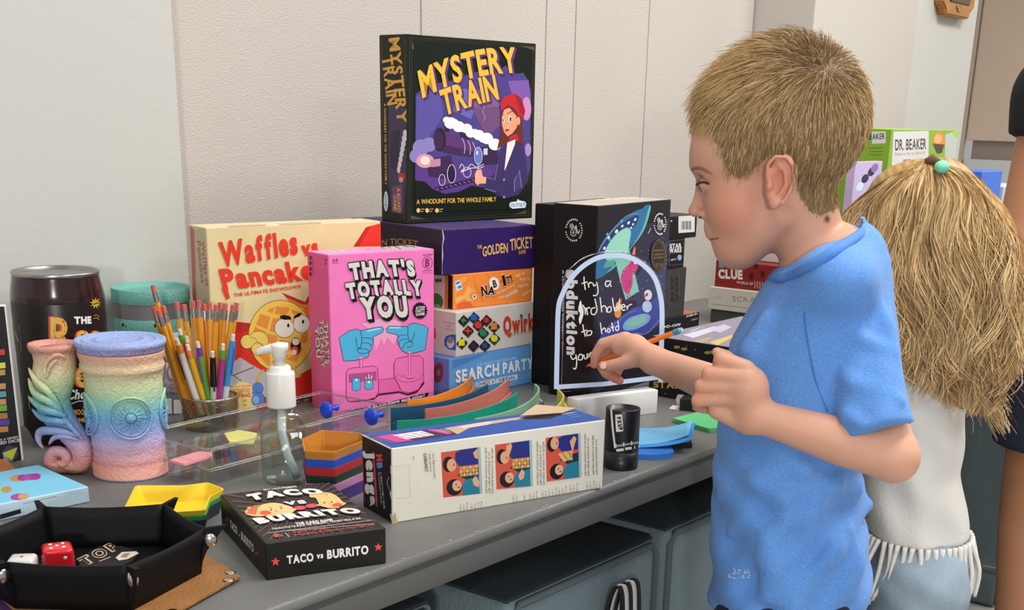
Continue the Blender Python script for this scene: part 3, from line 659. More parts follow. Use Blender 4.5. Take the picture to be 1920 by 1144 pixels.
A.text('Certified', K(1460, 200), K(1585, 190), K(1460, 175), '#8a2a64', .01); A.stroke([K(1522+62*cos(a), 285+75*sin(a)) for a in [2*pi*i/30 for i in range(30)]], 1, '#8a2a64', closed=True); A.text('B', K(1495, 335), K(1550, 330), K(1495, 238), '#8a2a64', .02); A.stroke(K([(1462, 388), (1582, 378)]), 1, '#8a2a64'); A.text('Corporation', K(1462, 422), K(1582, 412), K(1462, 408), '#8a2a64')
A.poly(K(star(1425, 890, 115/1.15, .82, 18, 0, 1.15)), '#1b1416')
for s_, y_ in (('ACTION', 872), ('PARTY', 912), ('GAME', 952)): A.text(s_, K(1372, y_+4), K(1485, y_-6), K(1372, y_-30), '#e8e2e4', .03)
A.text('TM', K(1312, 762), K(1335, 760), K(1312, 752), '#8a2a64')
A.make('front_artwork', pk.root)
A = pk.f(); A.z = .0012
def fat(t, p0, p1, tp, arc=0, gap=.12):
    for dx, dy in ((16, 26), (10, 16), (5, 8)): A.text(t, K(p0[0]+dx, p0[1]+dy), K(p1[0]+dx, p1[1]+dy), K(tp[0]+dx, tp[1]+dy), '#120c0f', .12, gap=gap-.1, arc=arc)
    A.text(t, K(p0[0]-6, p0[1]+2), K(p1[0]+6, p1[1]+2), K(tp[0]-6, tp[1]), '#120c0f', .115, gap=gap-.09, arc=arc)
    A.text(t, K(*p0), K(*p1), K(*tp), '#d9d7d0', .07, gap=gap, arc=arc)
fat("THAT'S", (555, 495), (1370, 445), (520, 310), .12)
fat('TOTALLY', (515, 735), (1455, 690), (480, 560), .15)
fat('YOU', (705, 985), (1280, 955), (670, 745), .05)
A.make('title_lettering', pk.root)
A = pk.l()
for tx, x0_, y0_, y1_, tw in (("THAT'S", 205, 40, 530, 48), ('TOTALLY', 150, 0, 570, 48), ('YOU', 95, 85, 455, 52)):
    for dx, bo, cl in ((-8, .10, '#141012'), (0, .05, '#d9d2cc')): A.text(tx, K2(x0_+dx*.4, y0_), K2(x0_+22+dx*.4, y1_), K2(x0_+tw, y0_-8), cl, bo, gap=.07+(.05-bo)*2)
for y_ in (225, 290, 365, 430): A.ell(*K(50, y_), 2.3, 4, '#5a1638')
A.stroke(K([(78, 220), (82, 440)]), .8, '#8a2a5c'); A.poly(K([(225, 240), (260, 245), (260, 265), (225, 258)]), '#8a2a5c'); A.ell(*K(240, 300), 1.4, 2, '#5a1638')
A.make('side_artwork', pk.root)
A = pk.t(); A.poly(K([(925, 95), (1000, 75), (1300, 68), (1410, 85), (1380, 110), (1180, 122), (990, 110)]), '#c8c3bc')
for p_ in ([(940, 92), (985, 105)], [(1030, 85), (1060, 100)], [(1100, 80), (1150, 95), (1190, 120)], [(1220, 78), (1290, 90)], [(1300, 80), (1370, 92)]): A.stroke(K(p_), 1.1, '#2a2226')
A.poly(K([(260, 135), (360, 118), (490, 130), (440, 155), (320, 155)]), '#e3c2cc'); A.stroke(K([(300, 140), (360, 130), (430, 142)]), .9, '#5a4a50'); A.stroke(K([(670, 100), (740, 96)]), .8, '#a0507c'); A.stroke(K([(750, 118), (800, 115)]), .8, '#a0507c')
A.make('top_artwork', pk.root)

# ---- taco vs burrito
tc_ = Carton('game_box', 'black card game box with a taco picture lying flat near the table edge', 'game box', .7196, .8602, -25.08, .1189, .1685, .0373, TZ, '#171615', front='#1b1a19', left='#151413', top='#2d2826')
K = crop(410, 890, 5.448); A = tc_.t()
cx_, cy_ = 780, 330
import itertools
def clip_px(a):
    r1, r2 = .1, 1
    return [(cx_ + 90*cos(a), cy_ + 45*sin(a))]
TOPQ = [(60, 185), (1130, 80), (1690, 545), (480, 680)]
def inside(x, y):
    for i in range(4):
        (ax, ay), (bx, by) = TOPQ[i], TOPQ[(i+1) % 4]
        if (bx-ax)*(y-ay) - (by-ay)*(x-ax) < 0: return False
    return True
for i in range(44):
    a = 2*pi*i/44; r = 90
    while r < 1200 and inside(cx_ + (r+12)*cos(a), cy_ + (r+12)*sin(a)*.6): r += 12
    if r > 130: A.stroke(K([(cx_ + 120*cos(a), cy_ + 72*sin(a)), (cx_ + r*cos(a), cy_ + r*sin(a)*.6)]), [.8, 3.2], '#4a423e')
A.text('HOT TACO PRESENTS', K(460, 168), K(800, 135), K(452, 152), '#e6e2de', .03)
for p0_, p1_ in (((140, 190), (340, 172)), ((880, 112), (1060, 95)), ((430, 550), (640, 520)), ((1270, 452), (1500, 425))):
    for j in range(5): x_ = p0_[0] + (p1_[0]-p0_[0])*j/4; y_ = p0_[1] + (p1_[1]-p0_[1])*j/4; A.poly(K(star(x_, y_, 11, .5, 5, -pi/2, .6)), '#8a4038')
A.text('THE CARD GAME', K(792, 522), K(1170, 478), K(780, 502), '#ece8e4', .05); A.text('THE BATTLE TO BUILD THE WEIRDEST, TASTIEST MEAL IS ON!', K(548, 572), K(1455, 462), K(540, 556), '#d9d4d0', .04)
A.stroke(K([(500, 606), (1560, 475)]), .9, '#b9b2ae'); A.stroke(K([(690, 585), (1590, 510)]), .8, '#c8a49c'); A.stroke(K([(678, 602), (722, 645)]), 1, '#d9d4d0')
A.text('Ages 7 & up', K(752, 605), K(1100, 565), K(744, 588), '#b84a40', .03); A.text('2-4 players, 10 minutes of food fight fun', K(770, 635), K(1590, 528), K(762, 617), '#b84a40', .03)
A.poly(K(star(590, 630, 45, .6, 7, 0, .6)), '#b84a40'); A.ell(*K(640, 635), 3, 1.6, '#b84a40')
# taco
A.ell(*K(420, 385), 28, 9.5, '#e6b070', -.05); A.poly(K([(270, 385), (300, 345), (360, 330), (400, 335), (380, 420), (300, 410)]), '#d8695a')
for p_ in ([(265, 385), (290, 370), (300, 392)], [(285, 350), (330, 340), (320, 362)], [(360, 325), (420, 318), (410, 340)]): A.poly(K(p_), '#ead45a')
A.curve(K([(380, 400), (390, 350), (450, 318)]), 3, '#5f9440'); A.curve(K([(330, 400), (350, 345), (420, 318)]), 2, '#c9503c')
A.ell(*K(590, 365), 34, 10.5, '#efc188', .05); A.ell(*K(560, 345), 26, 8.5, '#efc188')
A.ell(*K(480, 400), 10.5, 4, '#d8503c', .05); A.ell(*K(535, 370), 2, 1.3, '#2a1a12'); A.ell(*K(640, 355), 1.8, 1.2, '#2a1a12'); A.stroke(K([(575, 385), (600, 382)]), .9, '#7a4a2a'); A.stroke(K([(510, 348), (550, 350)]), .9, '#6a4022'); A.stroke(K([(620, 340), (650, 335)]), .9, '#6a4022')
A.poly(K([(490, 415), (560, 420), (660, 408), (620, 432), (500, 440)]), '#e2a864')
A.ell(*K(830, 352), 11, 3.8, '#d8485a', -.05); A.stroke(K([(745, 365), (790, 372)]), 3, '#e9b878')
# burrito
A.poly([tuple(p) for p in spline(K([(930, 215), (1000, 195), (1120, 195), (1200, 225), (1270, 290), (1300, 310), (1200, 350), (1120, 350), (1040, 330), (1020, 300), (990, 250), (940, 245)]), 5, True)[:-1]], '#efbf7e')
A.curve(K([(930, 215), (1060, 205), (1110, 215), (1100, 225)]), 1.6, '#c98a4a'); A.ell(*K(950, 330), 11.5, 3.8, '#d8485a', -.08); A.stroke(K([(1005, 325), (1050, 320)]), 3, '#e9b878')
A.ell(*K(1210, 322), 9.5, 3.6, '#d8503c', -.1); A.ell(*K(1080, 300), 1.8, 1.2, '#2a1a12'); A.ell(*K(1155, 292), 1.8, 1.2, '#2a1a12'); A.stroke(K([(1125, 312), (1145, 310)]), .9, '#7a4a2a'); A.stroke(K([(1110, 350), (1230, 350)]), 2.2, '#d9a05e')
A.make('top_artwork', tc_.root)
A = tc_.t(); A.z = .0012
for tx, p0, p1, tp, gp, arc in (('TACO', (330, 272), (1085, 205), (280, 222), .1, .35), ('BURRITO', (410, 512), (1475, 398), (345, 465), .1, .35)):
    A.text(tx, K(p0[0]+4, p0[1]+10), K(p1[0]+4, p1[1]+10), K(tp[0]+4, tp[1]+10), '#0c0b0b', .11, gap=gp-.04, arc=arc)
    A.text(tx, K(*p0), K(*p1), K(*tp), '#e4e1dc', .085, gap=gp, arc=arc)
A.text('VS', K(690, 322), K(905, 302), K(662, 292), '#d9d5cf', .08, gap=.1)
A.make('title_lettering', tc_.root)
A = tc_.f()
A.text('TACO', K(700, 910), K(970, 880), K(695, 832), '#e6e4e0', .045); A.text('vs', K(1002, 858), K(1068, 850), K(1000, 800), '#e6e4e0', .045); A.text('BURRITO', K(1108, 858), K(1530, 806), K(1105, 775), '#e6e4e0', .045)
A.poly(K(star(580, 890, 48)), '#e0483c'); A.poly(K(star(1630, 742, 44)), '#e0483c')
A.make('front_lettering', tc_.root)
A = tc_.l()
A.text('TACO', K(118, 535), K(190, 612), K(118, 462), '#c9c5c0', .04); A.text('vs', K(200, 615), K(218, 636), K(200, 590), '#c9c5c0', .04); A.text('BURRITO', K(230, 655), K(358, 798), K(230, 580), '#c9c5c0', .04)
A.poly(K(star(88, 460, 24, .45, 5, -pi/2, 1.3)), '#8a2a26'); A.poly(K(star(390, 805, 26, .45, 5, -pi/2, 1.3)), '#8a2a26')
A.make('side_lettering', tc_.root)

# ---- jenga
jg = Carton('game_box', 'worn white game box lying on its side with three small printed photos', 'game box', .9217, .8925, -18.74, .2801, .0700, .0830, TZ, '#cfcabb', front='#dcd8ca', left='#141416', top='#2d52a0')
K = crop(660, 760, 3.84); A = jg.f()
for fx, ((ax, ay), (bx, by), (cx2, cy2), (dx2, dy2)) in enumerate((((640, 340), (925, 300), (940, 635), (657, 665)), ((1028, 285), (1293, 250), (1302, 580), (1040, 605)), ((1392, 235), (1642, 200), (1650, 515), (1400, 548)))):
    def q(u, v): 
        tx = ax + (bx-ax)*u; ty = ay + (by-ay)*u; ux = dx2 + (cx2-dx2)*u; uy = dy2 + (cy2-dy2)*u
        return K(tx + (ux-tx)*v, ty + (uy-ty)*v)
    def P(pts, col): A.poly([q(*p) for p in pts], col)
    def E(u, v, ru, rv, col): P([(u + ru*cos(2*pi*i/18), v + rv*sin(2*pi*i/18)) for i in range(18)], col)
    P([(0, 0), (1, 0), (1, 1), (0, 1)], '#c9513f'); P([(.93, 0), (1, 0), (1, 1), (.93, 1)], '#9fb0b8')
    P([(.36, .05), (.5, 0), (.93, 0), (.93, .36), (.45, .36), (.34, .24)], '#232a78'); P([(.5, 1), (.48, .78), (.62, .62), (.93, .55), (.93, 1)], '#23788e')
    P([(.38, .55), (.6, .48), (.93, .42), (.93, .62), (.6, .66)], '#1c2c38')
    E(.17, .28 if fx != 2 else .17, .14, .17, '#1a1210'); E(.25, .31 if fx != 2 else .15, .12, .14, '#d9a07a'); E(.29, .80, .2, .18, '#15100f'); E(.36, .77, .12, .12, '#d9a688'); E(.4, .81, .03, .02, '#a04038')
    E(.31, .31 if fx != 2 else .16, .015, .03, '#5a2a1c'); E(.34, .74, .015, .02, '#3a2018')
    for r_ in range(6 if fx != 2 else 4):
        u0 = .45 + r_*.078
        for c_ in range(3): P([(u0, .37 + c_*.075), (u0+.066, .37 + c_*.075), (u0+.066, .435 + c_*.075), (u0, .435 + c_*.075)], '#d9b070' if (r_ + c_) % 2 else '#c4964e')
    if fx == 2:
        for k_ in range(7): E(.4 + .04*k_, .42 + .05*((k_*5) % 4), .05, .035, '#d8ae6e')
    if fx == 1: P([(.3, .05), (.42, 0), (.46, .08), (.36, .3), (.28, .3)], '#d9a07a'); P([(.6, .75), (.7, .6), (.78, .68), (.74, .82), (.64, .85)], '#d9a688')
    if fx == 0: P([(.8, .1), (.92, .02), (.92, .25), (.84, .22)], '#d9a07a'); P([(.75, .68), (.84, .6), (.93, .75), (.9, .86), (.78, .8)], '#d9a688')
    if fx == 2: P([(.68, .15), (.8, .04), (.88, .1), (.8, .28), (.76, .42), (.72, .3)], '#d9a07a')
TXT = '#6b6660'
def lines(x, y0, y1, n, dx=22, words='pull a block and stack it on top again'):
    for j in range(n): A.text(words[:int(len(words)*(1-.25*(j % 2)))], K(x+j*dx+14, y1), K(x+j*dx+10, y0 + (30 if j % 2 else 0)), K(x+j*dx, y1), TXT, .01)
A.text('CONTENTS', K(545, 475), K(532, 345), K(524, 475), '#4a4642', .03); A.text('54 wooden blocks', K(570, 480), K(560, 345), K(554, 480), TXT); A.text('1 plastic loading tray', K(598, 525), K(585, 345), K(582, 525), TXT); A.text('4793', K(447, 395), K(443, 362), K(436, 395), TXT)
lines(955, 305, 630, 3); lines(1325, 260, 570, 3); lines(1668, 205, 505, 2); lines(1725, 215, 495, 2, 24)
for x_, y_, n_ in ((770, 780, 3), (850, 775, 4), (1150, 710, 2), (1230, 700, 1), (1270, 695, 3), (1360, 680, 2), (1410, 670, 3), (1480, 660, 3), (1560, 640, 3), (1680, 620, 3), (1745, 615, 3)):
    for j in range(n_): A.text('stack it up'[:7+j*2], K(x_+j*24+14, y_-j*3), K(x_+j*24+10, y_-68-j*6), K(x_+j*24+1, y_-j*3), '#8a857c')
A.stroke(K([(290, 440), (405, 425), (415, 655), (320, 668)]), .5, '#a8a397'); A.stroke(K([(1008, 718), (1042, 712), (1040, 735)]), .4, '#b0aa9e')
A.make('front_artwork', jg.root)
K = crop(660, 800, 5.717); A = jg.l()
A.stroke(K([(228, 275), (268, 860)]), 3.6, '#b0453c'); A.stroke(K([(112, 300), (138, 810)]), 1.4, '#a03a34')
A.text('Jenga', K(148, 262), K(186, 850), K(232, 262), '#d9d6d0', .075, gap=.08)
A.text('M', K(258, 300), K(270, 372), K(316, 296), '#d2483c', .06); A.text('B', K(268, 385), K(274, 452), K(322, 382), '#4f86c8', .06)
A.text('A GREAT FAMILY GAME', K(300, 490), K(340, 885), K(318, 485), '#b8b4ae', .01); A.text('For Any Number of Players', K(280, 490), K(312, 830), K(294, 488), '#b8b4ae', .01)
A.poly(K([(412, 420), (432, 420), (436, 505), (414, 508)]), '#d9d2bd'); A.poly(K([(402, 705), (432, 690), (450, 770), (418, 778)]), '#c9b98f'); A.curve(K([(400, 540), (378, 600), (400, 670), (420, 700)]), .9, '#b9b3a2')
A.stroke(K([(420, 220), (440, 540), (445, 760), (480, 990)]), 2.2, '#050506')
A.make('end_artwork', jg.root)
K = crop(660, 760, 3.84); A = jg.t()
A.poly([(676, 821), (735, 833), (858, 815), (835, 803), (800, 806)], '#3a2a44'); A.poly([(690, 822), (735, 832), (760, 828), (712, 817)], '#5a4a8a'); A.poly([(705, 819), (745, 829), (775, 826), (735, 814)], '#c8408a')
A.poly([(735, 816), (790, 808), (815, 816), (762, 824)], '#dcd4d8')
for p_ in ([(742, 817), (770, 822)], [(757, 815), (783, 820)], [(772, 813), (797, 818)], [(788, 811), (808, 816)]): A.stroke(p_, 1, '#9a6a90')
A.poly([(800, 807), (812, 805), (850, 812), (840, 815)], '#c04a86'); 
for j in range(4): A.stroke([(818+j*7, 806-j), (838+j*7, 811-j*1.3)], .8, '#d8d2d4')
A.poly([(835, 803), (905, 792), (1000, 779), (1085, 772.5), (1060, 777), (960, 789), (880, 803), (858, 815)], '#bfa68a'); A.poly([(860, 800), (900, 793), (925, 790), (915, 797), (870, 804)], '#d2c2aa')
A.poly([(985, 782), (1040, 776), (1055, 777), (1030, 786), (972, 786)], '#241c18')
A.stroke([(1060, 777), (1078, 774.5)], .8, '#7f9ad0'); A.stroke([(1064, 780), (1082, 777.5)], .8, '#7f9ad0'); A.stroke([(1070, 783), (1088, 780.5)], .8, '#7f9ad0')
A.make('top_artwork', jg.root)
# torn flap standing up on the lid
fp = [at_z(px, py, TZ+.083) for px, py in ((975, 786), (1055, 777), (1085, 772), (1010, 775))]
put('torn_flap', mesh('torn_flap', [fp[0]+Vector((0, 0, .004)), fp[1]+Vector((0, 0, .002)), fp[2]+Vector((0, .004, .004)), fp[3]+Vector((0, .004, .010))], [(0, 1, 2, 3)]), mat('raw_cardboard', '#b7a081', .8), jg.root, world=True)
cp = jg.o + jg.ex*.0 + UPW*0
put('frayed_corner', mesh('frayed_corner', [cp+Vector((-.001, -.001, .0)), cp+jg.ex*.006+Vector((0, -.001, 0)), cp+jg.ex*.003+Vector((0, -.001, .012)), cp+jg.ey*.004+Vector((-.001, 0, .010))], [(0, 1, 2), (0, 2, 3)]), mat('raw_cardboard'), jg.root, world=True)

# ---- duck kidnapping game
ab = Carton('game_box', 'tall black board game box with a flying saucer behind the clear arch sign', 'game box', 1.5681, 1.0904, 4.78, .2356, .0774, .2919, TZ, '#120f10', front='#161520', left='#100d0e', top='#b9b0a4')
K = crop(1030, 370, 6.02); K2 = crop(1030, 550, 6.02); A = ab.f()
A.poly(K([(545, 620), (600, 540), (700, 420), (830, 320), (960, 280), (1020, 320), (1380, 240), (1330, 900), (1300, 1500), (540, 2200), (535, 900)]), '#1e1d36')
A.poly(K([(900, 980), (1330, 500), (1310, 1500), (1020, 1300)]), '#33395c')
A.poly([tuple(p) for p in spline(K([(500, 900), (540, 700), (560, 580), (650, 430), (780, 300), (900, 200), (980, 150), (1040, 130), (1090, 90), (1140, 90), (1120, 200), (1060, 340), (990, 470), (880, 590), (750, 760), (620, 880), (540, 920)]), 4, True)[:-1]], '#1f6a9a')
A.poly([tuple(p) for p in spline(K([(640, 860), (760, 740), (890, 600), (1000, 450), (1070, 300), (1120, 120), (1145, 110), (1110, 260), (1040, 420), (900, 600), (760, 770)]), 4, True)[:-1]], '#5fb6a0')
A.poly([tuple(p) for p in spline(K([(540, 640), (640, 480), (760, 340), (880, 250), (980, 200), (1010, 220), (960, 330), (850, 380), (740, 460), (650, 580), (610, 640)]), 4, True)[:-1]], '#172a63')
A.poly([tuple(p) for p in spline(K([(620, 640), (660, 540), (740, 430), (830, 360), (890, 345), (920, 400), (900, 520), (880, 640), (760, 720), (660, 720)]), 4, True)[:-1]], '#8fcdb8')
A.curve(K([(545, 640), (600, 530), (720, 360), (860, 220), (960, 185), (1005, 200)]), .8, '#8fb8d8')
for x_, y_, r_ in ((620, 575, 2.6), (668, 455, 2.6), (682, 480, 2.2), (757, 385, 3.2), (822, 325, 2.4), (893, 288, 2.6), (943, 305, 2), (968, 250, 2.6), (920, 345, 2), (650, 415, 2.2), (812, 270, 3)): A.ell(*K(x_, y_), r_*.8, r_*1.25, '#cfe6ea' if r_ != 2.2 and r_ != 3 else '#4f9ac8', .5)
A.poly(K([(740, 700), (900, 590), (1010, 1060), (860, 1160), (800, 960)]), '#86c2b2'); A.poly(K([(640, 720), (740, 700), (720, 780), (600, 800)]), '#4fa08a')
# water
A.poly([tuple(p) for p in spline(K2([(560, 520), (660, 370), (800, 270), (960, 160), (1100, 140), (1230, 40), (1260, 300), (1180, 400), (1060, 470), (900, 470), (760, 560), (600, 620)]), 4, True)[:-1]], '#3d4a9c')
A.poly([tuple(p) for p in spline(K2([(830, 360), (900, 280), (1060, 230), (1140, 260), (1100, 340), (960, 410), (850, 415)]), 4, True)[:-1]], '#7fa8d8'); A.poly([tuple(p) for p in spline(K2([(870, 350), (940, 290), (1060, 255), (1100, 280), (1040, 340), (930, 380)]), 4, True)[:-1]], '#86c0a8')
A.curve(K2([(640, 400), (760, 330), (860, 240), (980, 190)]), .7, '#8f9ad8'); A.curve(K2([(960, 440), (1080, 460), (1170, 380), (1240, 300)]), .7, '#aab2e6'); A.curve(K2([(940, 360), (1000, 330), (1060, 310)]), .6, '#a8dcc4')
# ducks
A.poly([tuple(p) for p in spline(K([(905, 740), (940, 700), (990, 720), (1000, 780), (970, 850), (935, 880), (940, 960), (900, 1080), (860, 1080), (815, 1000), (805, 900), (830, 820), (880, 770)]), 4, True)[:-1]], '#c83a7c'); A.curve(K([(905, 760), (920, 830), (975, 850)]), .6, '#7a1c4a')
for x_ in (870, 890, 910): A.stroke(K([(x_, 930), (x_+10, 1030)]), .6, '#7a1c4a')
A.poly(K([(930, 640), (955, 560), (970, 565), (965, 650)]), '#e07a5a'); A.ell(*K(965, 740), 2.2, 2.8, '#efe8ea')
A.stroke(K2([(870, 20), (900, 80), (960, 60)]), 1.4, '#a82a5a'); A.stroke(K2([(900, 10), (930, 70)]), 1.2, '#a82a5a')
A.ell(*K2(1100, 150), 9, 11, '#b8cbe8'); A.ell(*K2(1110, 20), 7.5, 10, '#dfe0ea'); A.ell(*K2(1098, 15), 2, 3, '#1a1620'); A.ell(*K2(1070, 30), 2.4, 4, '#c83a5c')
A.ell(*K2(770, 225), 6.5, 9, '#e2913a'); A.ell(*K2(778, 150), 5.5, 9, '#ecc07a'); A.ell(*K2(795, 85), 3, 6, '#c05a3a')
rr = random.Random(3)
for _ in range(120):
    x_, y_ = rr.uniform(560, 1330), rr.uniform(330, 1140)
    if y_ > 900 - .75*(x_-560)*.9 : A.ell(*K(x_, y_), .35+.35*rr.random(), .5+.4*rr.random(), '#d8d8e6', n=6)
A.stroke(K([(1105, 408), (1138, 345)]), .9, '#d8d8e6')
def emblem(cx0, cy0, rx, ry, col='#d9d6d2'):
    for k in range(26):
        a = 2*pi*k/26
        if k % 9 == 4: continue
        A.stroke([K(cx0 + rx*.86*cos(a), cy0 + ry*.86*sin(a)), K(cx0 + rx*cos(a+.08), cy0 + ry*sin(a+.08))], 2.2, col)
    for (u, v, r) in ((-.05, .2, .34), (-.25, -.35, .2)):
        A.stroke([K(cx0 + rx*(u + r*cos(b)), cy0 + ry*(v + r*sin(b))) for b in [2*pi*i/16 for i in range(16)]], .9, col, closed=True)
        for b in range(6): A.stroke([K(cx0+rx*u, cy0+ry*v), K(cx0 + rx*(u + r*cos(b*pi/3)), cy0 + ry*(v + r*sin(b*pi/3)))], .6, col)
    A.curve([K(cx0-rx*.1, cy0-ry*.35), K(cx0+rx*.3, cy0-ry*.1), K(cx0+rx*.5, cy0+ry*.3), K(cx0+rx*.65, cy0)], 1.6, col); A.stroke([K(cx0+rx*.25, cy0-ry*.4), K(cx0+rx*.3, cy0-ry*.1)], 2.4, col)
emblem(1240, 300, 72, 125)
A.ell(*K(1220, 655), 14, 29, '#6a5524'); A.ell(*K(1220, 655), 13, 28, '#1c1614'); A.stroke([K(1220+70*cos(a), 655+148*sin(a)) for a in [2*pi*i/30 for i in range(30)]], .7, '#6a5524', closed=True)
for s_, y_ in (('PARENTS', 610), ('APPROVED', 655), ('GAMES', 690)): A.text(s_, K(1165, y_), K(1275, y_-6), K(1165, y_-18), '#8a7034', .02)
for k in range(3): A.stroke(K([(1190+k*28, 750), (1200+k*28, 790), (1195+k*28, 740)]), 1, '#8a7034')
A.text('Illustrated by many humans', K2(770, 1022), K2(1005, 968), K2(768, 1000), '#c9c6c2', .01)
A.make('front_artwork', ab.root)
A = ab.l(); emblem(278, 370, 98, 130)
A.make('side_emblem', ab.root)
A = ab.l(); A.z = .0012
A.text('abduktion', K2(202, -268), K2(208, 692), K2(318, -262), '#f6f4f2', .06, gap=.09)
A.text('A strategic Duck Kidnapping Game', K2(152, -265), K2(147, 690), K2(170, -262), '#e6e4e2', .02)
A.make('title_lettering', ab.root)
A = ab.t()
for p_ in ([(1100, 375.5), (1118, 373.5), (1128, 375.5)], [(1130, 375), (1145, 372.5)], [(1150, 374.5), (1165, 371.5), (1175, 372.5)], [(1180, 372), (1195, 371)]): A.stroke(p_, 1, '#e6e2dc')
A.make('top_lettering', ab.root)

bb = Carton('game_box', 'plain black box standing behind the flying saucer game, only its edge showing', 'game box', 1.6140, 1.1850, 4.5, .20, .055, .2849, TZ, '#0f0c0d')

# ================================================================ THINGS ON THE TABLE
class CylArt(Art):
    """flat print wrapped round an upright cylinder"""
    def __init__(s, c, r, lift=.0003):
        s.c = Vector(c); s.r = r; s.V, s.F, s.K = [], [], []; s.z = lift; s.step = .00002; s.b = None
        d = (EYE - s.c); s.t0 = math.atan2(d.y, d.x)
    def uv(s, px, py):
        d = ray(px, py); o = EYE - s.c; a = d.x*d.x + d.y*d.y; b = o.x*d.x + o.y*d.y; c = o.x*o.x + o.y*o.y - s.r**2
        q = b*b - a*c; t = (-b - math.sqrt(max(q, 0)))/a; p = o + d*t
        th = (math.atan2(p.y, p.x) - s.t0 + pi) % (2*pi) - pi
        return (s.r*th, p.z)
    def add(s, V, Fc, col):
        n = len(s.V); c = C(col) if isinstance(col, str) else col; r = s.r + s.z
        s.V += [s.c + Vector((r*cos(s.t0 + a/s.r), r*sin(s.t0 + a/s.r), b)) for a, b in V]
        s.F += [tuple(i+n for i in f) for f in Fc]; s.K += [c]*len(Fc); s.z += s.step

# ---- giant root beer can
bp_ = at_z(105, 842); rc = .0565; cc = bp_ + FH*rc; cc.z = TZ
hc = at_v(95, 506, 1.5985).z - TZ
can = thing('drink_can', 'giant dark brown soda can shaped game tin with a silver rim', 'can', cc)
M_CAN = mat('can_brown_lacquer', '#2b1416', .18, coat=.5); M_CANL = mat('can_label', '#1a0f10', .35); M_SIL = mat('brushed_silver', '#a8a7a2', .28, 1)
zl = hc - .036
lathe('body', [(rc*.80, 0), (rc*.86, .006), (rc*.93, .016), (rc, .022), (rc, zl), (rc*.995, zl+.001)], M_CANL, can, 64)
lathe('shoulder', [(rc*1.0, zl+.0005), (rc*1.005, zl+.002), (rc*.985, zl+.012), (rc*.945, zl+.024), (rc*.925, zl+.031)], M_CAN, can, 64, cap=False)
lathe('rim', [(rc*.925, hc-.0055), (rc*.94, hc-.003), (rc*.94, hc-.0005), (rc*.925, hc), (rc*.89, hc-.001), (rc*.88, hc-.007), (rc*.5, hc-.0065), (rc*.1, hc-.0065)], M_SIL, can, 64)
K = crop(0, 440, 3.8125); A = CylArt(cc, rc)
A.poly(K([(85, 640), (140, 645), (155, 840), (98, 830)]), '#b9b4ae'); A.poly(K([(90, 665), (136, 668), (142, 790), (98, 785)]), '#1a1516'); A.stroke(K([(95, 720), (108, 690), (122, 730), (136, 770)]), 1, '#d8d4ce')
for y_ in (920, 960, 980): A.stroke(K([(105, y_), (150, y_+8)]), .9, '#5a5450')
A.poly(K([(150, 1130), (205, 1140), (218, 1250), (165, 1235)]), '#8d8884')
for dx, cl, bo in ((-14, '#c8502a', .035), (0, '#e2b04c', .02)):
    A.text('R', K(365+dx, 770+60), K(520+dx, 770+62), K(360+dx, 590), cl, bo); A.text('oo', K(548+dx, 770), K(720+dx, 775), K(548+dx, 640), cl, bo)
    A.text('Be', K(395+dx, 1060+20), K(640+dx, 1062+20), K(392+dx, 880), cl, bo)
A.text('THE', K(530, 635), K(652, 632), K(528, 588), '#e6e2da', .06)
A.curve(K([(470, 1130), (480, 1105), (500, 1110), (485, 1150), (505, 1160)]), 2, '#e6e2da'); A.text('Cho', K(475, 1175), K(610, 1170), K(475, 1110), '#e6e2da', .04, slant=.2); A.stroke(K([(495, 1215), (560, 1190), (600, 1190)]), 1.6, '#e6e2da')
A.text('MOO', K(525, 1285), K(600, 1285), K(525, 1250), '#d99a3a', .05); A.text('MI', K(560, 1338), K(605, 1338), K(560, 1310), '#d99a3a', .04)
A.poly(K(star(680, 490, 42, .5, 9)), '#c89a3a'); A.curve(K([(665, 580), (690, 575), (705, 590)]), 1, '#c89a3a'); A.curve(K([(665, 600), (690, 595), (705, 610)]), 1, '#c89a3a')
A.make('label_print', can)

# ---- mint tin
rt_ = .0535; tb_ = at_z(278, 781) + FH*rt_; tb_.z = TZ; ht = at_v(278, 537, tb_.dot(FH)).z - TZ
tin = thing('round_tin', 'round party game tin with a mint ribbed lid beside the soda can', 'tin', tb_)
M_MINT = mat('mint_ribbed_card', '#79bfb5', .6, bump=.5, bscale=500); M_TGRY = mat('tin_grey', '#6d6a6b', .5); M_TBLU = mat('tin_pale_blue', '#b9ccd8', .5)
lathe('body', [(rt_*.975, 0), (rt_*.975, ht-.058)], M_TBLU, tin, 64)
lathe('mint_band', [(rt_*.98, ht-.0575), (rt_*.982, ht-.040)], M_MINT, tin, 64, cap=False); lathe('grey_band', [(rt_*.982, ht-.040), (rt_*.982, ht-.018)], M_TGRY, tin, 64, cap=False)
lathe('lid', [(rt_*.985, ht-.0195), (rt_, ht-.019), (rt_, ht-.001), (rt_*.995, ht), (rt_*.955, ht), (rt_*.95, ht-.004), (rt_*.5, ht-.004), (.002, ht-.004)], M_MINT, tin, 64)
A = CylArt(tb_, rt_*.983)
A.poly(K([(785, 505), (855, 515), (858, 600), (790, 590)]), '#6d6a6b')
for x_, y_, r_ in ((880, 645, 2.4), (1110, 650, 2.6), (900, 655, 1.2)): A.ell(*K(x_, y_), r_, r_*1.4, '#1a1a1c')
A.text('K', K(1145, 905), K(1200, 905), K(1145, 800), '#d0607e', .03); A.text('UGS', K(1125, 1045), K(1290, 1040), K(1125, 920), '#c86a80', .0); A.text('PARTY GAME', K(1015, 1100), K(1330, 1092), K(1015, 1062), '#c05a72', .0)
A.text('The Great Big Party', K(1040, 1142), K(1330, 1130), K(1040, 1122), '#4a4a50')
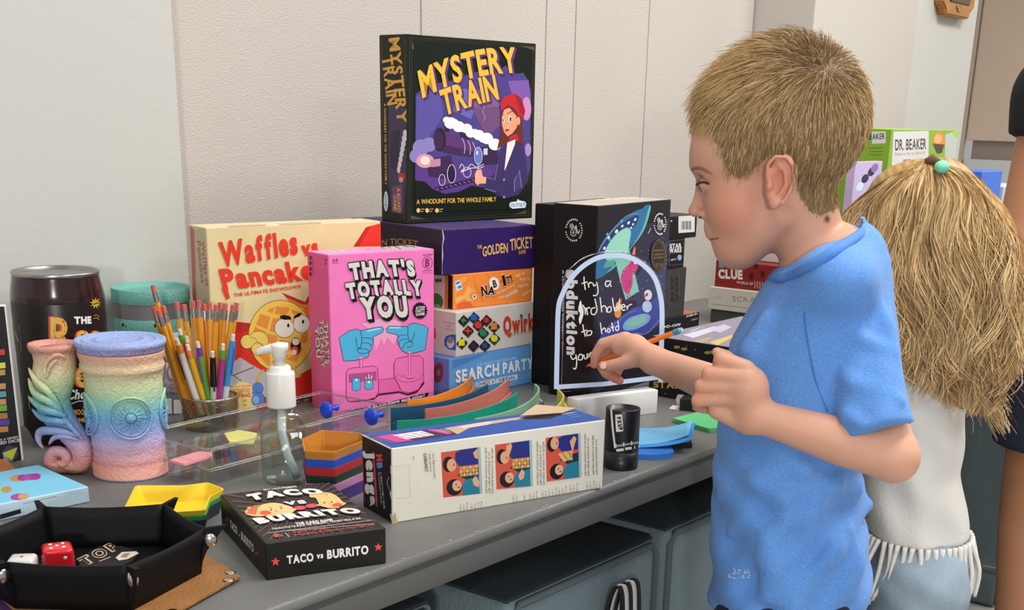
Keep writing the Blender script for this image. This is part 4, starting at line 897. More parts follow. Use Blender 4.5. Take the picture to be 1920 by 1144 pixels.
A.poly(K([(1150, 1170), (1225, 1170), (1230, 1280), (1160, 1280)]), '#dfe3e6'); A.stroke(K([(1175, 1195), (1190, 1180), (1185, 1215), (1172, 1235), (1186, 1215), (1195, 1235)]), 1, '#1a1a1c'); A.poly(K([(1240, 1180), (1300, 1180), (1300, 1280), (1240, 1280)]), '#dfe3e6')
A.make('label_print', tin)

# ---- rainbow stein with horn handle
def rainbow(name, stops, z0, z1):
    mt = bpy.data.materials.new(name); mt.use_nodes = True; nt = mt.node_tree; b = nt.nodes['Principled BSDF']; b.inputs['Roughness'].default_value = .55
    tcn = nt.nodes.new('ShaderNodeTexCoord'); sx = nt.nodes.new('ShaderNodeSeparateXYZ'); mr = nt.nodes.new('ShaderNodeMapRange'); cr = nt.nodes.new('ShaderNodeValToRGB')
    nt.links.new(tcn.outputs['Object'], sx.inputs[0]); nt.links.new(sx.outputs[2], mr.inputs['Value']); mr.inputs['From Min'].default_value = z0; mr.inputs['From Max'].default_value = z1
    nt.links.new(mr.outputs[0], cr.inputs[0]); nt.links.new(cr.outputs[0], b.inputs['Base Color'])
    el = cr.color_ramp.elements
    while len(el) > 1: el.remove(el[0])
    el[0].position = stops[0][0]; el[0].color = C(stops[0][1])
    for p, c in stops[1:]: e = el.new(p); e.color = C(c)
    vo = nt.nodes.new('ShaderNodeTexNoise'); vo.inputs['Scale'].default_value = 130; vo.inputs['Detail'].default_value = 2; vo.inputs['Distortion'].default_value = 1.6
    mp = nt.nodes.new('ShaderNodeMapping'); nt.links.new(tcn.outputs['Object'], mp.inputs[0]); nt.links.new(mp.outputs[0], vo.inputs['Vector'])
    bp = nt.nodes.new('ShaderNodeBump'); bp.inputs['Strength'].default_value = .55; bp.inputs['Distance'].default_value = .004
    nt.links.new(vo.outputs[0], bp.inputs['Height']); nt.links.new(bp.outputs[0], b.inputs['Normal']); return mt
sf = at_z(226, 904); rs = .0445; sc = sf + FH*.040; sc.z = TZ; vst = sc.dot(FH)
hs = at_v(217, 634, vst).z - TZ
RAIN = rainbow('rainbow_filament', [(0, '#8f9ccb'), (.02, '#d29482'), (.12, '#d4938c'), (.2, '#cda0b0'), (.28, '#b9a9d0'), (.36, '#8ba3d4'), (.46, '#6ba3cb'), (.56, '#83bdb4'), (.66, '#b7cc9f'), (.76, '#d9d0a6'), (.86, '#d9b494'), (.925, '#d49a8a'), (1, '#d08a80')], 0, hs)
RAINL = rainbow('blue_lid_filament', [(0, '#a9a2d4'), (.5, '#a3a8da'), (1, '#93a8da')], hs*.92, hs)
st = thing('rainbow_stein', 'rainbow 3D printed can holder with sun medallion and curled horn handle', 'drink holder', sc)
def s_(f): return f*hs
body = lathe('body', [(.0425, 0), (.0435, .003), (.0428, s_(.02)), (.0435, s_(.10)), (.041, s_(.115)), (.0425, s_(.13)), (.0405, s_(.15)), (.0415, s_(.19)), (.0405, s_(.21)), (.0425, s_(.24)), (.0418, s_(.27)), (.0440, s_(.40)), (.0445, s_(.55)), (.0438, s_(.70)), (.0440, s_(.775)), (.0468, s_(.785)), (.0474, s_(.80)), (.0474, s_(.825)), (.0462, s_(.84)), (.0470, s_(.86)), (.0484, s_(.885)), (.0488, s_(.905)), (.0488, s_(.915)), (.047, s_(.92))], RAIN, st, 72)
lathe('lid', [(.0476, s_(.922)), (.0492, s_(.925)), (.0488, s_(.955)), (.0505, s_(.96)), (.0515, s_(.975)), (.0512, s_(.995)), (.0500, s_(1)), (.047, s_(.997)), (.0455, s_(.988)), (.043, s_(.988)), (.042, s_(.997)), (.0405, s_(.997)), (.0395, s_(.988)), (.029, s_(.988)), (.028, s_(.997)), (.0262, s_(.997)), (.025, s_(.988)), (.012, s_(.99)), (.002, s_(.994))], RAINL, st, 72)
dirc = math.atan2((EYE - sc).y, (EYE - sc).x) + math.radians(6)
def medallion(a0):
    r0 = .0448; zc = s_(.475)
    def P(u, w, h): a = a0 + u/r0; return ((r0+h)*cos(a), (r0+h)*sin(a), zc + w)
    V, Fc = [], []
    def ring(ra, rb, h, n=40):
        b = len(V)
        for k in range(n):
            t = 2*pi*k/n
            for rr_, hh in ((ra, 0), ((ra*2+rb)/3, h), ((ra+2*rb)/3, h), (rb, 0)): V.append(P(rr_*cos(t), rr_*sin(t), hh))
        for k in range(n):
            for j in range(3): Fc.append((b+k*4+j, b+k*4+j+1, b+((k+1) % n)*4+j+1, b+((k+1) % n)*4+j))
    ring(.0225, .0255, .0022); ring(.0195, .0213, .0015)
    m1 = put('medallion_ring', mesh('ring', V, Fc), RAIN, st, smooth=True)
    V2, F2 = [], []
    n = 24
    for i in range(5):
        rr_ = .0062*sin(i/4*pi/2); hh = .0035*cos(i/4*pi/2)
        for k in range(n): V2.append(P(rr_*cos(2*pi*k/n), rr_*sin(2*pi*k/n), hh))
    for i in range(4):
        for k in range(n): F2.append((i*n+k, i*n+(k+1) % n, (i+1)*n+(k+1) % n, (i+1)*n+k))
    put('sun_disc', mesh('sun', V2, F2), RAIN, m1, smooth=True)
    for k in range(16):
        t = 2*pi*k/16; L = .0185 if k % 2 == 0 else .0165; b = []; V3 = []; F3 = []
        for j in range(7):
            f = j/6; rr_ = .0068 + (L-.0068)*f; off = .0008*sin(f*2*pi); w = .0017*(1-f)+.0002
            for sgn, hh in ((-1, .0003), (0, .0026*(1-.5*f)), (1, .0003)):
                x = rr_*cos(t) - (off + sgn*w)*sin(t); y = rr_*sin(t) + (off + sgn*w)*cos(t); V3.append(P(x, y, hh))
        for j in range(6):
            for q in range(2): F3.append((j*3+q, j*3+q+1, j*3+q+4, j*3+q+3))
        put('sun_ray', mesh('ray', V3, F3), RAIN, m1, smooth=True)
for da in (0, math.radians(82), math.radians(-82)): medallion(dirc + da)
# horn
K = crop(0, 600, 3.8125); VH = vst - .012
hp = [(378, 195, 43), (385, 235, 38), (392, 300, 37), (388, 380, 38), (375, 470, 36), (372, 560, 33), (400, 650, 30), (455, 740, 27), (520, 820, 24), (575, 900, 21), (590, 980, 19), (560, 1050, 17), (490, 1085, 15), (410, 1070, 14), (365, 1010, 13), (385, 950, 12), (440, 945, 10.5), (475, 985, 9), (455, 1030, 7.5), (415, 1025, 6)]
pts = [at_v(*K(x, y), VH - .004*max(0, i-12)*.35) - sc for i, (x, y, r) in enumerate(hp)]
for p_, (x, y, r) in zip(pts, hp): p_.z = max(p_.z, r*mpp(VH, TZ) + .0012)
rad = [r*mpp(VH, TZ+.06) for x, y, r in hp]
sp_ = spline(pts, 5); rr_ = []
for i in range(len(rad)-1): rr_ += [rad[i] + (rad[i+1]-rad[i])*j/5 for j in range(5)]
rr_.append(rad[-1])
tube('horn', sp_, rr_, RAIN, st, 28)
rp = pts[0]; Rr = rad[0]
lathe('horn_rim', [(Rr*.86, -.003), (Rr*.98, -.003), (Rr*1.03, .002), (Rr*1.0, .005), (Rr*.9, .0045), (Rr*.82, -.004), (Rr*.3, -.006)], RAIN, st, 36).data.transform(Matrix.Translation(rp))
def leaf(points, w):
    P_ = spline([at_v(*K(x, y), VH - d) - sc for x, y, d in points], 5)
    n = len(P_); R_ = [w*(.25 + .75*sin(pi*min(1, (i+1)/n*1.02))) for i in range(n)]
    tube('acanthus_leaf', P_, R_, RAIN, st, 8)
leaf([(440, 640, .018), (350, 520, .03), (255, 430, .024), (205, 345, .016)], .0042); leaf([(450, 660, .02), (340, 580, .032), (245, 520, .024), (205, 420, .014)], .0046)
leaf([(470, 690, .02), (360, 650, .03), (270, 610, .022), (205, 550, .012)], .0048); leaf([(500, 740, .018), (400, 720, .026), (300, 700, .018), (230, 640, .01)], .0046)
leaf([(560, 830, .014), (460, 800, .02), (370, 790, .02), (290, 800, .012), (275, 860, .010), (310, 920, .008)], .0052); leaf([(560, 860, .014), (460, 830, .02), (390, 840, .018), (350, 890, .014)], .0036)
leaf([(320, 400, .028), (330, 310, .026), (390, 255, .024), (450, 260, .02), (470, 285, .016)], .0026); leaf([(330, 420, .026), (360, 330, .028), (410, 285, .026)], .0022)
leaf([(430, 640, .022), (470, 720, .02), (540, 800, .018), (600, 860, .012)], .003)

# ---- pencil cup
cpx = at_z(384, 812) + FH*.036; cpx.z = TZ; vc = cpx.dot(FH); rcup = .0375
hcup = at_v(384, 740, vc).z - TZ
cup = thing('pencil_cup', 'dimpled smoky glass cup holding pencils', 'cup', cpx)
M_CUP = clear_plastic('smoky_glass', '#e6dfc6', .16, .12)
lathe('glass', [(rcup*.93, .001), (rcup*.96, .004), (rcup, hcup*.9), (rcup, hcup-.001), (rcup*.985, hcup), (rcup*.95, hcup-.002), (rcup*.93, .005), (.003, .005)], M_CUP, cup, 48)
lathe('rim', [(rcup*1.0, hcup-.003), (rcup*1.012, hcup-.001), (rcup*1.0, hcup+.0008), (rcup*.975, hcup-.001)], mat('silver_rim', '#b5b09c', .25, .8), cup, 48, cap=False)
dm = bmesh.new(); bmesh.ops.create_icosphere(dm, subdivisions=1, radius=.0013); dme = bm_mesh(dm, 'dimple'); dme.materials.append(clear_plastic('dimple_glass', '#e2dcc6', .3, .12))
for r_ in range(8):
    for k in range(22):
        a = 2*pi*(k + .5*(r_ % 2))/22
        if cos(a - math.atan2(EYE.y-cpx.y, EYE.x-cpx.x)) < -.1: continue
        o = bpy.data.objects.new('dimple', dme); COL.objects.link(o); o.parent = cup; o.location = (rcup*cos(a), rcup*sin(a), .008 + r_*(hcup-.014)/7)
M_YEL = mat('pencil_yellow', '#e0982a', .35); M_FER = mat('ferrule_silver', '#c2c2c4', .25, .9); M_ERA = mat('eraser_pink', '#c9625a', .8)
K = crop(0, 440, 3.8125)
def axis(px, py, bpx, bpy_, dv):
    top = at_v(px, py, vc + dv); bot = at_v(bpx, bpy_, vc + dv*.4); 
    lx, ly = bot.x - cpx.x, bot.y - cpx.y; l = math.hypot(lx, ly)
    if l > rcup*.8: bot.x = cpx.x + lx*rcup*.8/l; bot.y = cpx.y + ly*rcup*.8/l
    bot.z = TZ + .007; return top, bot
def stick(name, label, cat, top, bot, segs, group, n=6):
    d = (top - bot); L = d.length; q = d.to_track_quat('Z', 'Y')
    t = bpy.data.objects.new(name, None); COL.objects.link(t); t.empty_display_size = .02; t.location = bot; t.rotation_euler = q.to_euler(); t['label'] = label; t['category'] = cat; t['group'] = group
    for pn, z0, z1, r0, r1, mt, nn in segs(L):
        me = lathe_mesh(pn, [(r0, z0), (r1, z1)], nn); o = put(pn, me, mt, t); 
        if nn > 8: shade(o, 50)
    return t
def pencil_segs(L):
    return [('tip', 0, .016, .0006, .0034, mat('pencil_wood', '#d2a878', .7), 6), ('barrel', .016, L-.022, .0037, .0037, M_YEL, 6), ('ferrule', L-.022, L-.009, .0036, .0036, M_FER, 14), ('band', L-.017, L-.0145, .0039, .0039, M_FER, 14), ('eraser', L-.009, L, .0033, .0031, M_ERA, 12)]
PLAB = ['yellow pencil leaning furthest left, highest eraser of the bunch', 'yellow pencil with red eraser at the far left edge of the cup', 'yellow pencil leaning left in front of its neighbours', 'yellow pencil leaning left, third eraser in the left cluster', 'upright yellow pencil just right of the leaning left cluster', 'upright yellow pencil with a pinker eraser, left of centre', 'upright yellow pencil left of the two tallest middle ones', 'tallest upright yellow pencil in the middle of the cup', 'yellow pencil with dark eraser right of the tallest middle one', 'yellow pencil with a large pink eraser in front, right of centre', 'yellow pencil with red eraser, second from the right edge', 'yellow pencil leaning right with its print facing out', 'yellow pencil at the far right back of the cup', 'yellow pencil half hidden behind the right hand pencils', 'yellow pencil half hidden behind the middle pencils']
for (x, y, bx, by, dv), lb in zip(((1092, 362, 352, 805, -.022), (1095, 515, 356, 805, -.012), (1132, 538, 362, 805, -.034), (1165, 508, 366, 805, -.024), (1262, 482, 370, 805, -.01), (1315, 500, 378, 798, -.006), (1377, 476, 384, 798, .006), (1420, 470, 390, 798, -.002), (1500, 485, 396, 798, .01), (1545, 502, 398, 800, -.012), (1612, 492, 406, 798, -.004), (1668, 503, 410, 800, -.012), (1692, 488, 414, 796, .012), (1575, 486, 404, 795, .018), (1460, 496, 394, 795, .02)), PLAB):
    top, bot = axis(*K(x, y), bx, by, dv); stick('pencil', lb, 'pencil', top, bot, pencil_segs, 'yellow pencils in the glass cup')
def mech(label, x, y, bx, by, dv, body, grip, cap, clip=None, r=.0042):
    top, bot = axis(*K(x, y), bx, by, dv)
    def sg(L):
        return [('tip', 0, .014, .0008, r*.85, M_FER, 12), ('grip', .014, .055, r, r, mat('pen_'+grip, grip, .35), 14), ('barrel', .055, L-.02, r, r, mat('pen_'+body, body, .3), 14), ('collar', L-.02, L-.008, r*.95, r*.9, mat('pen_'+cap, cap, .35), 14), ('eraser', L-.008, L, r*.62, r*.58, mat('white_eraser', '#dcdad4', .7), 12)]
    t = stick('mechanical_pencil', label, 'pen', top, bot, sg, 'mechanical pencils in the glass cup')
    if clip:
        L = (top-bot).length; box('clip', -.0012, .0012, -r-.002, -r-.0008, L-.055, L-.015, mat('pen_'+clip, clip, .35), t, .0004)
mech('white mechanical pencil with a black clip section and orange collar', 1262, 745, 385, 800, -.03, '#d8d6d2', '#d8d6d2', '#e08a2a', '#1a1a1c', .0048)
mech('yellow mechanical pencil with orange collar in front', 1338, 785, 398, 800, -.03, '#e6b828', '#e6b828', '#e08a3a')
mech('green mechanical pencil with purple collar and clip', 1412, 765, 400, 800, -.03, '#5f9a3a', '#5f9a3a', '#6a3f9a', '#7a4fb0')
mech('black mechanical pencil standing near the right of the cup', 1520, 835, 402, 800, -.03, '#17171a', '#c9c6c0', '#17171a', '#2a2a2e')
mech('magenta mechanical pencil with green collar', 1595, 782, 408, 800, -.028, '#a83a86', '#a83a86', '#5aa03a')
mech('bright blue mechanical pencil at the right of the cup', 1668, 715, 416, 798, -.02, '#3a8fd0', '#c8d4da', '#3a8fd0', '#2a6fc0')
mech('pink mechanical pencil with green collar behind the white one', 1283, 675, 378, 798, -.016, '#c04a8a', '#c04a8a', '#5aa03a')
mech('orange mechanical pencil with a white eraser', 1332, 725, 384, 798, -.02, '#e0902a', '#e0902a', '#e08a2a')

# ---- hand sanitizer
bz = at_z(527, 914) + FH*.022; bz.z = TZ; vb = bz.dot(FH); rb = .0265
def zb(py): return at_v(524, py, vb).z - TZ
hz = zb(768)
sn = thing('sanitizer_bottle', 'clear pump bottle of hand sanitizer with a white nozzle', 'bottle', bz, math.atan2(RT.y, RT.x))
M_BOT = clear_plastic('bottle_plastic', '#f2f6f6', .07, .04); M_GEL = clear_plastic('sanitizer_gel', '#f4f8f7', .09, .05); M_WP = mat('white_plastic', '#dedcd8', .35)
def ov(x, y, z): return (x, y*.72, z)
put('bottle', lathe_mesh('bottle', [(rb*.8, 0), (rb*.95, .003), (rb, .008), (rb, hz-.018), (rb*.93, hz-.008), (rb*.7, hz-.001), (.0135, hz+.001), (.0125, hz+.008)], 48, True, ov), M_BOT, sn, True)
put('gel', lathe_mesh('gel', [(rb*.76, .002), (rb*.91, .005), (rb*.96, .010), (rb*.96, zb(806))], 48, True, ov), M_GEL, sn, True)
zc0, zc1 = zb(762), zb(700)
cl = lathe('cap', [(.0165, zc0), (.0168, zc0+.002), (.0165, zc1), (.0158, zc1+.002), (.0125, zc1+.002), (.0122, zb(688)), (.0105, zb(685))], M_WP, sn, 40)
for k in range(0):
    a = 2*pi*k/36; put('rib', mesh('rib', [(.0166*cos(a+d_), .0166*sin(a+d_), z) for z in (zc0+.003, zc1-.002) for d_ in (-.04, .04)] + [(.0172*cos(a), .0172*sin(a), z) for z in (zc0+.003, zc1-.002)], [(0, 4, 5, 2), (4, 1, 3, 5)]), M_WP, cl)
lathe('stem', [(.0068, zb(688)), (.0062, zb(672)), (.0075, zb(671)), (.0075, zb(664)), (.0085, zb(660)), (.0095, zb(650)), (.009, zb(646)), (.004, zb(645))], M_WP, sn, 24)
nz = [Vector((.010, 0, zb(651))), Vector((0, 0, zb(651))), Vector((-.014, 0, zb(656))), Vector((-.024, 0, zb(660))), Vector((-.0245, 0, zb(664)))]
tube('nozzle', nz, [.0055, .0062, .0048, .0036, .0034], M_WP, sn, 14)
tube('dip_tube', [Vector((0, 0, hz)), Vector((-.001, 0, .06)), Vector((.004, 0, .035)), Vector((.016, -.002, .006))], .0050, mat('dip_tube_plastic', '#dfe8e4', .4), sn, 10)
A = Art(bz - FH*.0, RT, UPW); 
for j in range(9): A.stroke([(.022, .030+j*.004), (.0245, .030+j*.004)], .0008, '#4a4a4e', px=False)
# ---- clear organiser trays
Pf = at_z(392, 912); hT = .0
z_lo, z_hi = TZ, TZ + .09
for _ in range(40):
    zm = (z_lo + z_hi)/2
    q = at_v(390, 842, Pf.dot(FH)).z
    break
HT = q - TZ; ZR = TZ + HT
c0 = at_z(390, 842, ZR); cL = at_z(273, 807, ZR); cR = at_z(729, 757, ZR)
exl = (cR - c0); exl.z = 0; LX = exl.length; exn = exl.normalized(); eyn = Vector((-exn.y, exn.x, 0)); LY = abs((cL - c0).dot(eyn))
M_CLR = clear_plastic('clear_acrylic', '#fbfcfc', .06, .04)
M_RIMC = clear_plastic('clear_acrylic_edge', '#f8f9fa', .30, .15)
def organiser(label, z0, h, div):
    c = c0 + exn*LX/2 + eyn*LY/2; t = thing('clear_tray', label, 'tray', (c.x, c.y, z0), math.atan2(exn.y, exn.x), 'stacked clear organiser trays')
    hx, hy, th = LX/2, LY/2, .0022
    box('floor', -hx+.002, hx-.002, -hy+.002, hy-.002, .0005, .0025, M_CLR, t)
    for nm, a in (('side_wall', (-hx, hx, -hy, -hy+th)), ('side_wall', (-hx, hx, hy-th, hy)), ('end_wall', (-hx, -hx+th, -hy+th, hy-th)), ('end_wall', (hx-th, hx, -hy+th, hy-th))): box(nm, *a, .0025, h-.002, M_CLR, t, .0006, 1)
    for d in div: box('divider', d, d+.002, -hy+th, hy-th, .0026, h*.72, M_CLR, t, .0006, 1)
    o = .0016
    for a in ((-hx-o, hx+o, -hy-o, -hy+th), (-hx-o, hx+o, hy-th, hy+o), (-hx-o, -hx+th, -hy+th, hy-th), (hx-th, hx+o, -hy+th, hy-th)): box('rim_edge', *a, h-.0035, h, M_RIMC, t, .001, 2)
    return t
organiser('lower clear acrylic tray standing on the table', TZ, HT*.46, (-.03, .06))
organiser('upper clear acrylic tray stacked on the lower one', TZ + HT*.46, HT*.54, (-.055, .05))
zi = TZ + HT*.46 + .0028
def pad(name, label, cat, px, z, h, col, group=None, bev=.0004):
    P_ = [at_z(x, y, z+h) for x, y in px]; c = sum(P_, Vector())/len(P_); c.z = z
    a = sum((P_[i].x*P_[(i+1) % len(P_)].y - P_[(i+1) % len(P_)].x*P_[i].y) for i in range(len(P_)))
    if a < 0: P_ = P_[::-1]
    me = prism_mesh(name, [(p.x-c.x, p.y-c.y) for p in P_], 0, h, bev)
    o = put(name, me, mat('paper_'+col, col, .75, bump=.04, bscale=200)); o.location = c; tag(o, label, cat, group); return o
pad('sticky_note', 'pink sticky note pad lying in the upper clear tray', 'sticky notes', [(318, 862), (372, 846), (398, 848), (392, 856), (345, 870)], zi, .003, '#e89aa0')
pad('sticky_note', 'yellow sticky note pad lying in the upper clear tray', 'sticky notes', [(420, 812), (448, 806), (482, 812), (475, 830), (430, 828)], zi, .003, '#dcd67a')
M_BLUP = mat('blue_stamp_plastic', '#1f45c8', .25)
for (px, py), lb in (((616, 772), 'blue round knob stamp in the clear tray before the pink box'), ((700, 785), 'blue round knob stamp at the right end of the clear tray')):
    b_ = at_z(px, py+12, zi); kn = thing('stamp_knob', lb, 'stamp', b_, math.atan2(exn.y, exn.x), 'blue stamps in the clear tray')
    o = lathe('knob_head', [(.002, -.0035), (.0085, -.0035), (.0115, -.001), (.0115, .001), (.009, .003), (.004, .0042), (.001, .0042)], M_BLUP, kn, 28); o.rotation_euler = (0, -pi/2, 0); o.location = (-.004, 0, .0117)
    o2 = lathe('stem', [(.003, 0), (.0025, .014), (.0045, .016), (.0045, .019)], M_BLUP, kn, 16); o2.rotation_euler = (0, pi/2, 0); o2.location = (-.002, 0, .0117)

# ---- nested trays (3D printed)
def shell_mesh(name, rim, base, z0, z1, th=.0016):
    """open tray: rim polygon (top) and base polygon (bottom), CCW, local xy"""
    n = len(rim); V, Fc = [], []
    cx2 = sum(p[0] for p in rim)/n; cy2 = sum(p[1] for p in rim)/n
    def inset(P, d):
        out = []
        for i in range(n):
            p = Vector(P[i]); a = Vector(P[i-1]); b = Vector(P[(i+1) % n])
            e1 = (p-a).normalized(); e2 = (b-p).normalized(); n1 = Vector((-e1.y, e1.x)); n2 = Vector((-e2.y, e2.x)); m_ = (n1+n2)
            m_ = m_/max(.4, m_.length_squared)*2*1 if m_.length else n1
            out.append(p + m_*d)
        return out
    ri, bi = inset(rim, th), inset(base, th)
    for P, z in ((base, z0), (rim, z1), (ri, z1), (bi, z0+th)): V += [(p[0], p[1], z) for p in P]
    for k in range(3):
        for i in range(n): Fc.append((k*n+i, k*n+(i+1) % n, (k+1)*n+(i+1) % n, (k+1)*n+i))
    Fc.append(tuple(reversed(range(n)))); Fc.append(tuple(3*n+i for i in range(n)))
    return mesh(name, V, Fc)
def ccw(P):
    a = sum(P[i][0]*P[(i+1) % len(P)][1] - P[(i+1) % len(P)][0]*P[i][1] for i in range(len(P))); return P if a > 0 else P[::-1]
def rounded(P, r, k=4):
    out = []; n = len(P)
    for i in range(n):
        p = Vector(P[i]); a = Vector(P[i-1]); b = Vector(P[(i+1) % n]); d1 = (a-p); d2 = (b-p); rr = min(r, d1.length*.4, d2.length*.4)
        s0 = p + d1.normalized()*rr; s1 = p + d2.normalized()*rr
        for j in range(k+1): t = j/k; out.append(tuple(s0*(1-t)**2 + p*2*t*(1-t) + s1*t*t))
    return out
def nested(name, px, z_rim, hgt, step, cols, labels, cat, flare, group, rr=.004):
    R = ccw([(at_z(x, y, z_rim).x, at_z(x, y, z_rim).y) for x, y in px]); R = rounded(R, rr)
    cx2 = sum(p[0] for p in R)/len(R); cy2 = sum(p[1] for p in R)/len(R); R = [(x-cx2, y-cy2) for x, y in R]
    B = [(x*(1-flare), y*(1-flare)) for x, y in R]
    for i, (c, lb) in enumerate(zip(cols, labels)):
        zt = z_rim - i*step; zb_ = max(zt - hgt, TZ+.0004+(len(cols)-1-i)*.0002) if i < len(cols)-1 else TZ+.0003
        o = put(name, shell_mesh(name, R, B, 0, zt-zb_), mat('print_'+c, c, .4, bump=.03, bscale=400)); o.location = (cx2, cy2, zb_); tag(o, lb, cat, group); shade(o, 35)
# hex stack
HX = [(566, 823), (604, 806), (676, 812), (690, 823), (626, 849), (570, 846)]
zx = at_v(626, 849, at_z(628, 950).dot(FH)).z
nested('hex_tray', HX, zx, .024, .0093, ('#b87a2c', '#2a4fb8', '#b02a30', '#16382c', '#c487b8', '#4a2f8a'), ('bronze hexagonal tray, topmost of the nested hex stack', 'blue hexagonal tray second in the nested stack', 'red hexagonal tray third in the nested stack', 'dark green hexagonal tray fourth in the nested stack', 'pink hexagonal tray fifth in the nested stack', 'purple hexagonal tray at the bottom of the nested stack'), 'tray', .1, 'nested hexagonal trays', .003)
zy = TZ + .026
nested('arrow_tray', [(254, 910), (348, 910), (389, 904), (422, 917), (394, 932), (386, 957), (300, 962), (228, 962)], zy, .018, .0055, ('#e6c62a', '#3f9a58', '#141f38'), ('yellow arrow shaped tray on top of its nested stack', 'green arrow shaped tray in the middle of the nested stack', 'navy arrow shaped tray at the bottom of the nested stack'), 'tray', .14, 'nested arrow shaped trays', .006)

# ---- light blue box and boxes at the far left
K = crop(0, 840, 3.7625)
fb = Carton('game_box', 'pale blue flat box with ice cream pictures behind the dice tray', 'game box', 0, 0, 0, .1, .1, .1, TZ) if False else None
ptr = at_z(166.5, 942); h_lb = at_v(166, 912, ptr.dot(FH)).z - TZ
zt_ = TZ + h_lb; A0 = at_z(166, 912, zt_); A1 = at_z(0, 945, zt_); A2 = at_z(40, 877, zt_)
yaw_lb = math.degrees(math.atan2((A0-A1).y, (A0-A1).x)); exb = (A0-A1).normalized(); wlb = .20
O_ = A0 - exb*wlb; dlb = abs((A2-A0).dot(Vector((-exb.y, exb.x, 0))))
lb = Carton('game_box', 'pale blue flat box with ice cream pictures behind the dice tray', 'game box', O_.x, O_.y, yaw_lb, wlb, dlb, h_lb, TZ, '#a9c6d8', front='#b4cbd8', top='#7fc4e2')
A = lb.t()
for cx_, cy_, c1, c2 in ((125, 212, '#c0905a', '#a03a98'), (10, 295, '#8fd0b0', '#c0905a'), (130, 345, '#b04a98', '#cf9a6a'), (215, 205, '#b04aa8', '#a03a98')): A.ell(*K(cx_, cy_), 15, 6, c1, -.1); A.ell(*K(cx_+35, cy_-2), 10, 6, c2, -.1)
A.make('top_artwork', lb.root)
A = lb.f(); A.stroke(K([(165, 395), (400, 340)]), .8, '#5a6a74'); A.poly(K([(0, 470), (145, 430), (150, 460), (0, 505)]), '#17181a'); A.make('front_artwork', lb.root)
bx_ = at_z(43, 866)
kb = Carton('game_box', 'black dice game box with coloured bricks and white edge at the far left', 'game box', bx_.x - .2*cos(math.radians(-37)), bx_.y - .2*sin(math.radians(-37)), -37, .2, .012, .190, TZ, '#d8d6d2', front='#16171c')
K = crop(0, 600, 3.8125); A = kb.f()
for x_, y_, c_ in ((5, 235, '#c03a34'), (10, 330, '#dcd03a'), (8, 380, '#c0905a'), (12, 478, '#c0905a'), (15, 535, '#5a98a8'), (15, 590, '#c0905a'), (20, 635, '#6aa83a'), (25, 690, '#b0703a'), (40, 735, '#4a3f9a'), (30, 785, '#b8804a')): A.poly(K([(x_-60, y_-20), (x_+28, y_-26), (x_+30, y_+14), (x_-60, y_+22)]), c_)
A.text('COLORED DICE', K(-130, 912), K(140, 868), K(-130, 892), '#d8d6d2', .03); A.text('RULES 4 SIDED', K(-70, 878), K(130, 842), K(-70, 864), '#d8d6d2', .02)
A.poly(K([(15, 940), (60, 895), (125, 915), (130, 970), (85, 1020), (30, 1010)]), '#3a2a5a'); A.poly(K([(20, 950), (125, 910), (85, 1012)]), '#b9c83a'); A.poly(K([(20, 950), (85, 1012), (30, 1010)]), '#7aa8c8')
A.make('front_artwork', kb.root)
bw = at_z(0, 882); box_o = Carton('flat_box', 'thin copper brown box sliver at the left edge of the photo', 'box', bw.x-.08, bw.y+.0, -20, .088, .05, .008, TZ, '#b8764a')

# ---- leather dice tray on two flat leather mats
zm0 = TZ + .0005; zr = TZ + .006 + .043
Rv = {k: at_z(x, y, zr) for k, (x, y) in dict(A=(82, 950), B=(308, 945), Cc=(385, 990), D=(243, 1060), E=(8, 1054)).items()}
ctr = (Rv['A'] + Rv['D'] + Rv['B'] + Rv['E'])/4; ctr.z = 0
Rh = sum((Vector((p.x, p.y, 0)) - ctr).length for p in Rv.values())/5
a0_ = math.atan2((Rv['Cc'] - ctr).y, (Rv['Cc'] - ctr).x)
M_LTH = mat('black_leather', '#0c0b0d', .6, spec=.22, bump=.06, bscale=500); M_LTB = mat('brown_leather', '#9a6a3a', .6, bump=.3, bscale=300, var=.12, vscale=20); M_LTP = mat('purple_leather', '#4a1f5a', .6, bump=.25, bscale=300)
M_SNAP = mat('snap_metal', '#c9c7c2', .2, 1)
RIMV = [Vector((Rv[k_].x - ctr.x, Rv[k_].y - ctr.y, 0)) for k_ in ('Cc', 'B', 'A')]; RIMV += [-RIMV[0]] + [Vector((Rv[k_].x - ctr.x, Rv[k_].y - ctr.y, 0)) for k_ in ('E', 'D')]
def rimp(f): return [(v.x*f, v.y*f) for v in RIMV]
def hexp(r, rot=0): return [(r*cos(a0_ + rot + k*pi/3), r*sin(a0_ + rot + k*pi/3)) for k in range(6)]
mp_ = thing('leather_mat', 'purple flat leather mat at the bottom under the dice tray', 'mat', (ctr.x - .03, ctr.y - .01, TZ))
put('sheet', prism_mesh('sheet', hexp(Rh*1.16, .18), 0, .0022, .0004), M_LTP, mp_)
mb_ = thing('leather_mat', 'brown flat leather mat with snap studs under the black dice tray', 'mat', (ctr.x + .012, ctr.y - .02, TZ + .0024))
put('sheet', prism_mesh('sheet', hexp(Rh*1.12, -.05), 0, .0022, .0004), M_LTB, mb_)
for k in range(6):
    a = a0_ - .05 + k*pi/3
    for s_a in (-.10, .10): lathe('snap', [(.0015, .0034), (.0035, .0034), (.005, .003), (.0055, .0022)][::-1], M_SNAP, mb_, 18).location = (Rh*1.02*cos(a+s_a), Rh*1.02*sin(a+s_a), 0)
dt = thing('dice_tray', 'black leather hexagonal dice tray with silver snaps at the corners', 'dice tray', (ctr.x, ctr.y, TZ + .0048))
hw = zr - (TZ + .0048); Rb = Rh*.93
put('floor', prism_mesh('floor', rimp(.93), 0, .003, 0), M_LTH, dt)
